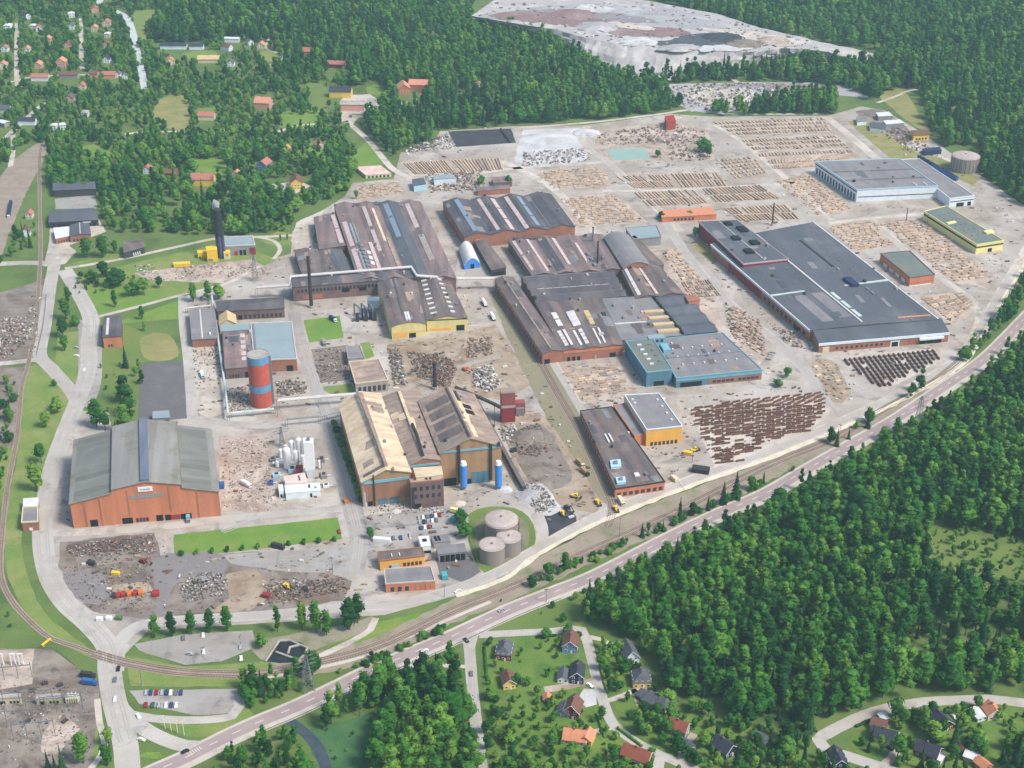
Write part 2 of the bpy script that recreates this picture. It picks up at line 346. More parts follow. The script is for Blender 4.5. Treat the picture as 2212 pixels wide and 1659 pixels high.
YARDP = [(395, 642), (480, 606), (560, 566), (628, 548), (632, 500), (700, 452), (745, 425), (762, 395), (850, 386), (866, 330), (935, 312), (950, 284), (1100, 273), (1260, 271),
         (1450, 246), (1540, 252), (1790, 250), (1860, 230), (1910, 238), (1995, 288), (2060, 335), (2118, 380), (2165, 420), (2212, 446), (2250, 470), (2235, 540), (2185, 612), (2132, 704), (2082, 778), (1992, 838),
         (1850, 908), (1660, 987), (1500, 1044), (1300, 1123), (1160, 1197), (1092, 1247), (985, 1287), (830, 1328), (560, 1347), (320, 1362), (245, 1440), (222, 1400), (188, 1352),
         (128, 1312), (92, 1232), (84, 1150), (95, 1060), (113, 970), (150, 885), (232, 890), (300, 912), (410, 900)]
patch('yard', YARDP, YARD, .03, .3)
# lawns and meadows
for i, (m, z, w, sm, P) in enumerate([
    (LAWN2, .06, .3, 0, [(375, 1155), (730, 1118), (738, 1165), (376, 1207)]),
    (LAWN, .04, .6, 0, [(156, 597), (250, 577), (480, 525), (560, 545), (600, 560), (500, 610), (395, 634), (208, 685)]),
    (LAWN2, .06, .6, 0, [(172, 622), (240, 620), (395, 630), (390, 640), (208, 683)]),
    (LAWN2, .06, .4, 0, [(262, 692), (388, 648), (392, 688), (330, 693), (264, 700)]),
    (LAWN, .06, .4, 0, [(136, 574), (235, 548), (302, 553), (250, 563), (160, 578)]),
    (LAWN, .06, .5, 1, [(48, 800), (105, 800), (150, 848), (140, 930), (112, 980), (92, 1080), (60, 1120), (46, 1160), (62, 1250), (98, 1325), (192, 1400), (206, 1425), (110, 1378), (56, 1320), (14, 1230), (16, 1100), (42, 950)]),
    (LAWN, .06, .4, 0, [(118, 790), (125, 720), (172, 715), (174, 838)]),
    (MEADOW, .06, .5, 0, [(215, 700), (262, 700), (300, 712), (395, 770), (300, 785), (300, 905), (245, 935), (225, 845), (212, 780)]),
    (DRYG, .09, .5, 1, [(305, 730), (360, 720), (385, 770), (320, 778)]),
    (MEADOW, .06, .5, 1, [(1008, 1112), (1060, 1095), (1130, 1105), (1156, 1150), (1143, 1200), (1078, 1242), (1035, 1228), (1012, 1165)]),
    (LAWN2, .07, .5, 0, [(685, 1420), (800, 1346), (935, 1318), (895, 1348), (800, 1392), (700, 1428)]),
    (LAWN, .05, .5, 0, [(272, 1415), (320, 1425), (400, 1440), (550, 1432), (640, 1420), (800, 1395), (960, 1330), (1000, 1330), (860, 1400), (700, 1445), (540, 1480), (400, 1484), (282, 1482)]),
    (LAWN, .06, .4, 0, [(312, 1548), (400, 1592), (455, 1592), (552, 1548), (530, 1520), (505, 1550), (420, 1566)]),
    (LAWN2, .06, .3, 0, [(655, 692), (733, 682), (742, 730), (668, 740)]),
    (LAWN2, .06, .2, 0, [(778, 741), (798, 739), (808, 770), (791, 776)]),
    (LAWN, .06, .3, 0, [(690, 838), (760, 828), (765, 848), (715, 852)]),
    (MEADOW, .05, .8, 0, [(1030, 1366), (1110, 1325), (1265, 1258), (1290, 1300), (1250, 1358), (1106, 1366)]),
    (GARDEN, .05, .5, 0, [(1045, 1392), (1106, 1376), (1250, 1366), (1300, 1520), (1350, 1600), (1420, 1659), (1420, 1700), (1050, 1700)]),
    (MEADOW, .06, .8, 0, [(1068, 1530), (1100, 1500), (1110, 1600), (1140, 1700), (1068, 1700)]),
    (GARDEN, .05, .5, 0, [(1285, 1380), (1340, 1400), (1440, 1500), (1520, 1560), (1660, 1570), (1750, 1610), (1760, 1700), (1500, 1700), (1380, 1590), (1310, 1500)]),
    (GARDEN, .05, .5, 0, [(1830, 1600), (1905, 1540), (2010, 1516), (2212, 1526), (2300, 1540), (2300, 1700), (1910, 1700)]),
    (MEADOW, .05, 1.5, 1, [(1960, 1165), (2050, 1140), (2130, 1160), (2230, 1170), (2260, 1260), (2150, 1290), (2040, 1240)]),
    (REED, .05, 1.0, 0, [(690, 1570), (780, 1545), (830, 1530), (800, 1600), (790, 1700), (720, 1700), (650, 1580)]),
    (LAWN, .06, .3, 0, [(196, 1540), (206, 1530), (215, 1620), (190, 1668), (178, 1660)]),
    (LAWN2, .06, .3, 1, [(345, 1624), (352, 1634), (340, 1640), (300, 1634), (315, 1624)]),
    (DRYG, .06, .5, 0, [(1500, 535), (1530, 490), (1550, 520), (1560, 560), (1540, 570)]),
    (DRYG, .06, .8, 1, [(1900, 205), (1950, 195), (1995, 265), (2010, 290), (1960, 262), (1935, 240)]),
    (LAWN2, .06, .8, 1, [(2030, 140), (2060, 133), (2080, 150), (2050, 155)]),
    (DRYG, .06, 1.0, 1, [(345, 215), (400, 208), (410, 275), (370, 280), (330, 255)]),
    (LAWN2, .06, .8, 0, [(425, 235), (468, 233), (468, 248), (428, 248)]),
    (LAWN2, .06, .8, 1, [(175, 320), (200, 312), (245, 330), (240, 345), (185, 335)]),
    (LAWN2, .06, .8, 1, [(420, 345), (480, 345), (488, 378), (425, 380)]),
    (LAWN, .06, .8, 1, [(285, 30), (345, 20), (350, 35), (312, 60), (318, 90), (300, 95)]),
    (LAWN, .06, .8, 1, [(395, 115), (460, 110), (465, 125), (410, 130)]),
    (MEADOW, .06, .8, 1, [(660, 185), (705, 180), (705, 260), (665, 255)]),
    (LAWN2, .06, .8, 1, [(600, 245), (700, 240), (700, 275), (620, 285)]),
    (LAWN2, .06, .8, 0, [(760, 330), (800, 300), (845, 355), (770, 362)]),
    (LAWN2, .06, .8, 1, [(790, 188), (825, 184), (822, 206), (800, 205)]),
    (LAWN2, .06, .8, 1, [(672, 305), (720, 312), (700, 340), (655, 345)]),
    (LAWN, .06, .8, 1, [(555, 112), (600, 114), (610, 135), (575, 150)]),
    (LAWN, .06, .8, 0, [(40, 800), (0, 900), (0, 1100), (30, 960)]),
    (LAWN, .07, .4, 0, [(640, 505), (600, 500), (560, 520), (600, 535), (630, 528)]),
    (LAWN2, .09, .3, 1, [(700, 580 - 78), (680, 500), (676, 522), (686, 528)]),
]):
    patch('lawn' if m in (LAWN, LAWN2, GARDEN) else 'reed_bed' if m is REED else 'meadow', P, m, z + i * .0005, w, bool(sm))
# bare ground, yards and pads
patch('soil', [(1030, 1125), (1060, 1110), (1120, 1115), (1145, 1150), (1132, 1195), (1080, 1225), (1045, 1215), (1026, 1165)], mat('mound_earth', (134, 124, 104), (112, 112, 80), .06, dirt=((96, 110, 62), .06, .7), fine=.15), .1, 1.0, True)
for i, (nm, m, z, w, sm, P) in enumerate([
    ('soil', SOIL, .07, .8, 0, [(130, 1172), (335, 1150), (345, 1200), (560, 1192), (690, 1230), (762, 1256), (742, 1297), (560, 1325), (330, 1342), (200, 1320), (150, 1272), (126, 1222)]),
    ('soil', mat('yard_slate', (134, 128, 126), (118, 112, 112), .05, dirt=((150, 142, 136), .05, .6), fine=.12), .072, 1.2, 1, [(340, 1205), (470, 1195), (480, 1240), (390, 1250), (350, 1330), (335, 1300)]),
    ('soil', mat('yard_slate', (134, 128, 126)), .0725, 1.2, 1, [(140, 1235), (220, 1240), (235, 1300), (180, 1305), (150, 1275)]),
    ('soil', TAN, .073, 1.2, 1, [(480, 1245), (560, 1235), (580, 1290), (540, 1318), (450, 1322), (500, 1290)]),
    ('soil', TAN, .0735, 1.2, 1, [(225, 1270), (320, 1255), (330, 1275), (240, 1285)]),
    ('soil', mat('yard_umber', (112, 96, 90), (96, 84, 80), .06, fine=.15), .0738, 1, 1, [(140, 1178), (250, 1160), (320, 1162), (310, 1180), (180, 1195)]),
    ('yard', ASPH, .075, .4, 0, [(480, 1197), (772, 1180), (772, 1240), (620, 1235), (500, 1218)]),
    ('yard', DKAS, .07, .2, 0, [(305, 785), (397, 779), (405, 904), (298, 912)]),
    ('soil', PINK, .07, .6, 0, [(472, 942), (580, 936), (602, 1112), (478, 1102)]),
    ('soil', TAN, .07, 1.0, 0, [(836, 745), (1000, 720), (1070, 700), (1110, 760), (1150, 830), (1090, 865), (1000, 850), (940, 842), (850, 846)]),
    ('soil', OLIVE, .075, .8, 0, [(1055, 632), (1075, 640), (1180, 775), (1255, 895), (1335, 1060), (1310, 1090), (1270, 1060), (1190, 925), (1110, 760)]),
    ('soil', TAN, .08, .6, 0, [(1075, 905), (1165, 890), (1200, 930), (1300, 1085), (1290, 1110), (1180, 1090), (1110, 1000)]),
    ('soil', SOIL, .085, .8, 1, [(1100, 930), (1170, 918), (1215, 980), (1235, 1040), (1160, 1060), (1120, 1000)]),
    ('yard', BLACK, .09, .6, 1, [(1162, 1120), (1235, 1102), (1246, 1135), (1240, 1165), (1190, 1176), (1168, 1150)]),
    ('yard', WHITEG, .09, .6, 1, [(1115, 1050), (1170, 1045), (1200, 1080), (1210, 1105), (1165, 1115), (1135, 1085)]),
    ('yard', BLACK, .07, .5, 0, [(968, 284), (1104, 278), (1114, 308), (985, 318)]),
    ('yard', WHITEG, .07, .8, 0, [(1130, 281), (1265, 276), (1262, 300), (1270, 345), (1200, 360), (1110, 350), (1120, 310)]),
    ('yard', PINK, .065, .5, 0, [(1275, 290), (1330, 275), (1450, 262), (1530, 280), (1545, 345), (1420, 350), (1325, 352), (1295, 325)]),
    ('pool_surround', PINK, .08, .2, 0, [(1282, 318), (1408, 312), (1420, 345), (1322, 353)]),
    ('pool_water', POOLW, .1, .1, 0, [(1308, 323), (1393, 320), (1404, 344), (1328, 347)]),
    ('yard', PINK, .07, .4, 0, [(862, 350), (1082, 340), (1092, 370), (888, 382)]),
    ('yard', PINK, .07, .4, 0, [(770, 398), (860, 390), (880, 420), (770, 435)]),
    ('yard', PINK, .07, .4, 0, [(1160, 368), (1290, 358), (1330, 400), (1200, 412)]),
    ('yard', PINK, .07, .5, 0, [(1205, 425), (1330, 418), (1400, 480), (1250, 492)]),
    ('yard', PINK, .07, .4, 0, [(1320, 378), (1552, 372), (1575, 405), (1372, 410)]),
    ('yard', PINK, .07, .4, 0, [(1365, 414), (1500, 408), (1536, 440), (1400, 450)]),
    ('yard', PINK, .07, .4, 0, [(1508, 406), (1642, 398), (1692, 430), (1546, 440)]),
    ('yard', PINK, .07, .4, 0, [(1556, 448), (1700, 440), (1732, 476), (1600, 480)]),
    ('yard', PINK, .07, .4, 0, [(1535, 262), (1780, 252), (1800, 285), (1590, 296)]),
    ('yard', PINK, .07, .4, 0, [(1595, 300), (1805, 290), (1838, 318), (1630, 327)]),
    ('yard', PINK, .07, .4, 0, [(1632, 330), (1842, 321), (1862, 340), (1670, 365)]),
    ('yard', PINK, .07, .6, 0, [(1670, 385), (1745, 372), (1850, 455), (1770, 470)]),
    ('yard', PINK, .07, .4, 0, [(1785, 485), (1890, 475), (1935, 532), (1850, 545)]),
    ('yard', PINK, .07, .6, 0, [(1900, 478), (1990, 470), (2150, 600), (2135, 625), (2060, 612)]),
    ('yard', PINK, .07, .6, 0, [(1985, 640), (2080, 628), (2110, 655), (2090, 690), (2050, 700)]),
    ('yard', PALE, .065, .5, 0, [(1487, 882), (1800, 845), (1790, 900), (1740, 935), (1600, 1005), (1545, 1010)]),
    ('yard', TAN, .07, .5, 1, [(1750, 785), (1800, 780), (1835, 855), (1795, 868)]),
    ('yard', PALE, .065, .5, 0, [(1810, 770), (2030, 752), (2035, 780), (1910, 845)]),
    ('yard', PINK, .07, .5, 0, [(1400, 540), (1460, 535), (1545, 640), (1560, 700), (1660, 760), (1640, 790), (1560, 720), (1480, 640)]),
    ('yard', PINK, .07, .5, 0, [(1215, 795), (1340, 780), (1375, 850), (1250, 875)]),
    ('yard', SOIL, .07, .4, 0, [(672, 755), (752, 745), (757, 820), (690, 828)]),
    ('yard', PINK, .065, .6, 0, [(290, 590), (400, 575), (545, 560), (600, 590), (480, 612), (320, 605)]),
    ('yard', PALE, .065, .4, 0, [(405, 740), (470, 735), (490, 890), (450, 905), (410, 880)]),
    ('yard', DKAS, .07, .3, 0, [(940, 1205), (1010, 1190), (1040, 1235), (1000, 1258), (950, 1240)]),
    ('car_park', ASPH, .06, .3, 0, [(788, 1115), (1000, 1085), (1012, 1110), (1012, 1165), (940, 1185), (795, 1190)]),
    ('car_park', ASPH, .062, .3, 0, [(290, 1392), (400, 1370), (545, 1362), (552, 1398), (480, 1428), (400, 1436), (300, 1406)]),
    ('car_park', ASPH, .062, .3, 0, [(280, 1492), (518, 1488), (522, 1540), (420, 1545), (300, 1520)]),
    ('yard', mat('pond_ground', (150, 142, 124), (128, 124, 100), .06, dirt=((104, 116, 66), .06, .7), fine=.15), .062, .6, 1, [(540, 1388), (600, 1375), (770, 1345), (805, 1330), (790, 1365), (690, 1400), (600, 1440), (560, 1425)]),
    ('yard', SOIL, .06, .4, 0, [(-20, 1402), (110, 1402), (150, 1430), (218, 1480), (198, 1660), (198, 1720), (-40, 1720)]),
    ('yard', PINK, .07, .5, 0, [(-20, 1405), (72, 1402), (70, 1478), (0, 1490), (-20, 1490)]),
    ('yard', PINK, .075, .4, 0, [(112, 1555), (150, 1550), (172, 1575), (150, 1600), (120, 1640), (88, 1625), (92, 1590)]),
    ('soil', SOIL, .06, .8, 0, [(-30, 640), (70, 612), (100, 600), (92, 690), (72, 782), (-30, 790)]),
    ('soil', SOIL, .055, .8, 0, [(-30, 792), (60, 792), (40, 840), (30, 960), (-30, 1000)]),
    ('rail_yard', BALL, .07, .6, 0, [(-30, 420), (30, 345), (75, 312), (106, 302), (95, 345), (55, 420), (30, 480), (0, 560), (-30, 590)]),
    ('yard', PALE, .065, .5, 0, [(108, 490), (210, 470), (230, 500), (150, 530), (165, 545), (140, 570), (100, 575), (105, 530)]),
    ('yard', ASPH, .066, .4, 0, [(118, 430), (205, 420), (210, 450), (120, 452)]),
    ('yard', PALE, .065, .4, 0, [(740, 205), (800, 205), (828, 220), (815, 240), (785, 240), (762, 270), (745, 268)]),
    ('yard', ASPH, .07, .4, 0, [(792, 212), (815, 214), (808, 232), (795, 228)]),
    ('yard', PALE, .065, .4, 0, [(568, 400), (650, 392), (672, 402), (640, 418), (575, 420)]),
    ('yard', PALE, .065, .5, 0, [(640, 480), (702, 452), (690, 470), (676, 530), (640, 545), (628, 520)]),
    ('soil', SOIL, .065, .5, 0, [(1848, 240), (1900, 234), (1945, 265), (1990, 300), (1960, 312), (1880, 290)]),
    ('soil', DRYG, .066, .5, 0, [(1830, 262), (1870, 258), (1990, 335), (2060, 345), (2120, 385), (2100, 400), (1990, 352), (1920, 340)]),
]):
    patch(nm, P, m, z + i * .0005, w, bool(sm))
b = MB(); P = [G(*p) for p in [(573, 1429), (603, 1384), (625, 1383), (664, 1399), (658, 1414), (640, 1430)]]
tag(patch('pond', [(573, 1429), (590, 1402), (605, 1386), (625, 1383), (650, 1388), (666, 1400), (660, 1414), (640, 1431)], PONDW, .12, 0, True), kind='structure')
pw = MB()
for q in ([(596, 1408), (640, 1424)], [(622, 1412), (626, 1398), (650, 1392)], [(573, 1429), (603, 1384), (625, 1383), (664, 1399), (658, 1414), (640, 1430)]):
    pw.path([G(x, y, .6) for x, y in q], .7)
tag(pw.build('pond_wall', CONC), 'pale concrete walls dividing the dark settling pond by the poplars', 'wall')
road('stream', [(622, 1555), (645, 1572), (665, 1588), (690, 1622), (705, 1664), (712, 1700)], 6, STREAM, .08, .5)
# roads
road('road', [(120, 560), (108, 620), (97, 700), (86, 765), (110, 795), (152, 842), (168, 870)], 11, ROADM, .11, .15)
road('road', [(-30, 788), (30, 783), (86, 776)], 7, ROADM, .105, .15)
road('road', [(140, 583), (165, 625), (195, 685), (192, 740), (190, 800), (170, 860), (148, 915), (122, 985), (103, 1060), (92, 1150), (104, 1235), (140, 1300), (192, 1348), (232, 1395), (236, 1440), (244, 1500), (256, 1550), (270, 1600), (276, 1659), (280, 1700)], 13, ROADM, .115, .15)
road('road', [(192, 690), (195, 745), (192, 830), (172, 880)], 18, ASPH, .108, .2)
road('road', [(246, 1480), (262, 1530), (320, 1580), (400, 1612), (470, 1612)], 9, ROADM, .121, .1)
patch('road', [(222, 1385), (262, 1385), (282, 1395), (270, 1410), (268, 1450), (222, 1450)], ROADM, .119, .2)
road('road', [(252, 1395), (300, 1352), (420, 1338), (560, 1330), (760, 1312), (860, 1305), (985, 1272), (1085, 1232), (1160, 1188)], 9, ROADM, .113, .15)
road('road', [(1130, 1205), (1300, 1112), (1500, 1034), (1660, 976), (1850, 896), (1990, 826), (2078, 768), (2126, 694), (2180, 604), (2230, 520), (2260, 470)], 10, PALE, .112, .2)
road('earth_bank', [(985, 1288), (1092, 1250), (1162, 1199), (1302, 1126), (1502, 1047), (1662, 990), (1852, 911), (1994, 841), (2084, 781), (2134, 706), (2188, 614), (2240, 530)], 4, mat('bank_sand', (218, 208, 184), (198, 188, 166), .1, fine=.1), .3, .6)
road('road', [(1130, 1050), (1160, 1110), (1172, 1150), (1165, 1190)], 8, ROADM, .111, .15)
road('road', [(765, 1240), (775, 1165), (758, 1090), (735, 1000), (715, 930), (712, 912)], 12, ASPH, .109, .2)
road('road', [(90, 1150), (180, 1150), (330, 1140), (500, 1120), (720, 1100), (760, 1100)], 8, ROADM, .107, .2)
road('road', [(395, 640), (397, 700), (405, 764), (411, 830), (416, 905)], 8, ROADM, .11, .1)
road('road', [(416, 905), (560, 920), (700, 905), (712, 912)], 8, ROADM, .106, .3)
road('road', [(633, 670), (650, 740), (680, 830), (712, 905)], 10, ASPH, .106, .2)
road('path', [(140, 580), (250, 562), (375, 535), (475, 514), (560, 512), (640, 508)], 5, PALE, .10, .1)
road('path', [(205, 686), (300, 662), (400, 635), (490, 612), (560, 575)], 4.5, PALE, .10, .1)
road('path', [(480, 522), (540, 512), (590, 520), (605, 540), (590, 560)], 4, PALE, .101, .2)
road('road', [(0, 570), (60, 568), (120, 570)], 9, ROADM, .104, .2)
road('road', [(105, 575), (118, 520), (125, 490)], 9, ROADM, .103, .2)
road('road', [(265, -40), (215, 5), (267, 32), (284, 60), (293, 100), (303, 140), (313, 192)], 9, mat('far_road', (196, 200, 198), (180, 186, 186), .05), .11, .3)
road('street', [(37, 50), (36, 100), (36, 160), (38, 185)], 6, PALE, .11, .3)
road('street', [(175, 40), (175, 90), (178, 150)], 6, PALE, .11, .3)
road('street', [(15, 180), (60, 168), (120, 163), (260, 160)], 4, PALE, .10, .5)
road('street', [(270, 290), (320, 285), (430, 284), (520, 279)], 5, PALE, .10, .4)
road('street', [(-20, 325), (20, 290), (55, 258), (95, 222)], 6, PALE, .10, .3)
road('street', [(28, 290), (28, 330), (22, 360)], 5, PALE, .10, .3)
road('street', [(553, 150), (605, 130), (610, 118), (580, 108), (575, 95), (600, 62)], 4, PALE, .10, .3)
road('street', [(600, 285), (640, 272), (680, 268)], 5, PALE, .10, .3)
road('street', [(745, 262), (770, 280), (800, 308), (845, 362), (880, 382), (900, 392)], 7, PALE, .11, .2)
road('street', [(745, 265), (738, 235), (748, 212), (800, 205)], 6, PALE, .11, .2)
road('path', [(1106, 276), (1180, 272), (1290, 263), (1430, 246), (1495, 238), (1600, 246), (1790, 246)], 5, PALE, .10, .3)
road('path', [(1490, 240), (1540, 228), (1580, 205), (1600, 185), (1580, 170)], 7, PALE, .10, .5)
road('path', [(1270, 272), (1256, 295), (1270, 320), (1320, 356), (1380, 415), (1430, 460), (1470, 500)], 9, PALE, .105, .3)
road('path', [(880, 388), (1050, 372), (1130, 362), (1280, 352), (1300, 350)], 7, PALE, .104, .3)
road('path', [(1085, 348), (1150, 380), (1210, 420), (1290, 505)], 9, PALE, .104, .3)
road('path', [(1300, 412), (1400, 412), (1560, 405), (1740, 393)], 6, PALE, .104, .3)
road('path', [(1545, 270), (1600, 305), (1680, 370), (1760, 440), (1800, 475)], 7, PALE, .104, .3)
road('path', [(1785, 252), (1850, 305), (1890, 340), (1900, 345)], 10, PALE, .104, .3)
road('path', [(1790, 482), (1880, 472), (2000, 462)], 7, PALE, .104, .3)
road('path', [(1885, 475), (1990, 570), (2110, 662), (2100, 735)], 8, PALE, .104, .3)
road('path', [(1440, 480), (1480, 545), (1560, 640), (1680, 740), (1740, 800), (1790, 880)], 10, ROADM, .104, .3)
road('path', [(2000, 290), (1965, 315), (2010, 330), (2080, 360), (2130, 392), (2200, 440), (2260, 468)], 6, PALE, .104, .3)
road('path', [(1195, 780), (1255, 880), (1300, 960), (1345, 1080)], 6, PALE, .104, .5)
road('path', [(945, 600), (990, 600), (1000, 500), (960, 430)], 9, ROADM, .103, .3)
road('path', [(1895, 222), (1935, 208), (1960, 197), (1990, 192)], 4, PALE, .10, .3)
road('path', [(2040, 138), (2060, 142), (2088, 148)], 5, PALE, .10, .3)
HW = [(250, 1712), (330, 1672), (402, 1640), (480, 1600), (553, 1566), (640, 1530), (740, 1482), (803, 1451), (900, 1410), (978, 1377), (1106, 1318), (1200, 1281), (1291, 1244), (1431, 1172), (1545, 1116), (1659, 1066), (1750, 1013), (1844, 960), (1940, 905), (2040, 838), (2130, 775), (2215, 690), (2290, 610)]
road('road_shoulder', HW, 14.5, SHOUL, .10, .1)
road('highway', HW, 9.0, HIGHW, .13, 0, 1.2)
mk = MB(); P, L, Rr = ribbon_pts(HW, 9.0, 1.2); acc = 0
for i in range(len(P) - 1):
    a, b2 = (L[i] + Rr[i]) / 2, (L[i + 1] + Rr[i + 1]) / 2
    if i % 2 == 0: d = (b2 - a).normalized(); n_ = Vector((-d.y, d.x, 0)) * .35; e = a + d * 5; mk.add([(q.x, q.y, .15) for q in (a + n_, a - n_, e - n_, e + n_)], [(3, 2, 1, 0)])
    for A, B in ((L[i], L[i + 1]), (Rr[i], Rr[i + 1])):
        c = (P[i] - A).normalized() * .25
        mk.add([(q.x, q.y, .15) for q in (A, A + c, B + c, B)], [(0, 1, 2, 3)])
for k in range(6):
    a = G(404 + k * 5.2, 1626 - k * 2.6); b2 = G(410 + k * 5.2, 1632 - k * 2.6); n_ = Vector((.25, .12, 0))
    mk.add([(q.x, q.y, .152) for q in (a - n_, a + n_, b2 + n_, b2 - n_)], [(0, 1, 2, 3)])
tag(mk.build('road_markings', PAINT), kind='structure')
road('street', [(1004, 1366), (1012, 1384), (1017, 1440), (1021, 1494), (1029, 1569), (1040, 1654), (1046, 1700)], 6.5, ROADM, .125, .1)
patch('street', [(962, 1386), (1018, 1358), (1034, 1372), (1026, 1400), (1008, 1402), (1000, 1390)], ROADM, .124, .1)
road('path', [(860, 1440), (920, 1437), (1000, 1440), (1010, 1440)], 3, SHOUL, .11, .1)
road('path', [(550, 1466), (620, 1457), (700, 1440), (780, 1420), (860, 1386), (960, 1342), (1060, 1300)], 2.5, PALE, .11, .1)
road('path', [(690, 1418), (760, 1385), (800, 1360), (812, 1335)], 4, PALE, .11, .2)
road('street', [(1035, 1372), (1106, 1368), (1190, 1364), (1256, 1359), (1268, 1384), (1281, 1434), (1301, 1507), (1321, 1559), (1356, 1592), (1400, 1618), (1427, 1630), (1421, 1662), (1405, 1700)], 6, ROADM, .12, .1)
road('street', [(1430, 1633), (1460, 1645), (1500, 1662), (1540, 1690)], 6, ROADM, .119, .1)
road('path', [(1274, 1376), (1300, 1382), (1331, 1398), (1345, 1420)], 3.5, PALE, .11, .1)
road('path', [(1308, 1516), (1340, 1505), (1375, 1490)], 3.5, PALE, .11, .1)
road('path', [(1176, 1490), (1230, 1482), (1285, 1470)], 5, PINK, .11, .2)
road('path', [(1320, 1570), (1300, 1578), (1280, 1582)], 4, PALE, .11, .1)
road('path', [(1470, 1640), (1478, 1615), (1500, 1585)], 4, PINK, .11, .1)
patch('driveway', [(1248, 1508), (1262, 1488), (1288, 1490), (1288, 1522), (1265, 1528)], WHITEG, .11, .2)
patch('driveway', [(1362, 1490), (1400, 1480), (1395, 1520), (1375, 1525)], PINK, .11, .2)
road('street', [(2290, 1530), (2212, 1519), (2140, 1511), (2071, 1513), (2004, 1516), (1909, 1532), (1830, 1562), (1768, 1598), (1782, 1618), (1834, 1635), (1904, 1658), (1990, 1690)], 7.5, ROADM, .12, .1)
road('path', [(1905, 1656), (1925, 1640), (1942, 1612), (1935, 1600)], 5, PINK, .118, .1)
road('path', [(268, 1540), (330, 1552), (420, 1556), (500, 1548), (518, 1525), (512, 1500)], 6, ROADM, .118, .1)
road('path', [(210, 1510), (215, 1560), (226, 1610), (205, 1650), (170, 1690)], 3.5, PALE, .11, .1)
# railways: ballast, rails and sleepers
def railway(pts, w, tracks, label=None):
    o = road('railway', pts, w, BALL, .14, .25)
    r = MB(); s = MB()
    for off in tracks:
        P, L, Rr = ribbon_pts(pts, 1.5, off)
        for Q in (L, Rr):
            for a, b2 in zip(Q, Q[1:]): r.bar((a.x, a.y, .36), (b2.x, b2.y, .36), .12)
        for i in range(len(P) - 1):
            for k in range(4):
                t = k / 4; a = L[i].lerp(L[i + 1], t); b2 = Rr[i].lerp(Rr[i + 1], t); d = (a - b2) * .3
                s.bar((a + d).to_tuple()[:2] + (.22,), (b2 - d).to_tuple()[:2] + (.22,), .13)
    tag(r.build('rail', mat('rail_steel', (138, 112, 96), (116, 96, 84), 1), o), kind='stuff')
    tag(s.build('sleeper', mat('sleeper_wood', (124, 110, 98), (106, 94, 84), 1), o), kind='stuff')
road('rail_corridor', [(640, 1442), (778, 1410), (878, 1371), (978, 1322), (1106, 1272), (1281, 1192), (1456, 1116), (1659, 1016), (1799, 957), (1924, 882), (2020, 822)], 19, mat('corridor_dirt', (156, 142, 126), (138, 126, 108), .04, dirt=((104, 118, 68), .06, .95), fine=.16), .09, 1.2)
patch('rail_corridor', [(985, 1293), (1092, 1255), (1162, 1204), (1302, 1131), (1502, 1052), (1662, 995), (1852, 916), (1960, 862), (1924, 884), (1799, 955), (1659, 1012), (1456, 1114), (1281, 1192), (1106, 1274), (978, 1324), (935, 1340), (950, 1312)], mat('corridor_dirt', (156, 142, 126)), .088, 1)
railway([(204, 1412), (270, 1431), (375, 1450), (470, 1456), (553, 1455), (653, 1437), (778, 1408), (878, 1369), (978, 1319), (1106, 1268), (1281, 1187), (1456, 1108), (1659, 1006), (1799, 949), (1924, 876), (2030, 815), (2110, 740), (2180, 640), (2240, 560)], 7.5, (-1.9, 1.9))
railway([(96, 290), (86, 340), (86, 440), (88, 540), (84, 610), (78, 700), (60, 790), (47, 835), (37, 942), (16, 1055), (5, 1155), (2, 1240), (25, 1297), (75, 1352), (112, 1380), (160, 1396), (204, 1412)], 4, (0,))
railway([(1062, 630), (1140, 740), (1200, 845), (1255, 940), (1310, 1060), (1322, 1100), (1310, 1140)], 6, (-1, 2))

# worn wheel tracks along the busy lanes
WT = mat('wheel_track', (160, 153, 146), (176, 169, 162), .06, amt=1, fine=.06)
for pts, offs in (([(150, 600), (195, 685), (192, 740), (190, 800), (170, 860), (148, 915), (122, 985), (103, 1060), (92, 1150), (104, 1235), (140, 1300), (192, 1348), (232, 1395), (238, 1440), (246, 1500), (258, 1550), (272, 1600)], (-3.5, -1.9, 1.9, 3.5)), ([(120, 575), (108, 620), (97, 700), (88, 765), (110, 795), (152, 842)], (-2.4, -.8, 1.2, 2.8)),
                  ([(300, 1352), (420, 1338), (560, 1330), (760, 1312), (860, 1305), (985, 1272), (1085, 1232), (1160, 1188), (1300, 1112), (1500, 1034), (1660, 976), (1850, 896), (1990, 826), (2078, 768), (2126, 694), (2180, 604)], (-2.2, -.6, 1, 2.6)), ([(765, 1235), (775, 1165), (758, 1090), (735, 1000), (715, 930), (690, 850), (655, 745)], (-2.5, -.9, 1, 2.6)),
                  ([(1440, 480), (1480, 545), (1560, 640), (1680, 740), (1740, 800), (1790, 880)], (-2.4, -.8, 1, 2.4)), ([(1270, 320), (1320, 356), (1380, 415), (1430, 460)], (-2, -.5, 1, 2.2)), ([(1885, 478), (1990, 570), (2105, 662)], (-1.6, 0, 1.6)), ([(1010, 1400), (1017, 1440), (1021, 1494), (1029, 1569), (1040, 1654)], (-1.6, -.5, 1.1)), ([(1190, 780), (1250, 880), (1295, 960), (1340, 1075)], (-1.8, -.3, 1.2, 2.6)), ([(850, 860 - 10), (1000, 790), (1080, 770)], (-2, 0, 2)), ([(480, 1150), (600, 1110), (745, 1098)], (-1.5, .3, 1.8))):
    for k, of in enumerate(offs): road('wheel_track', pts, R.uniform(.7, 1.3), WT, .145 + k * .001, .12, of)
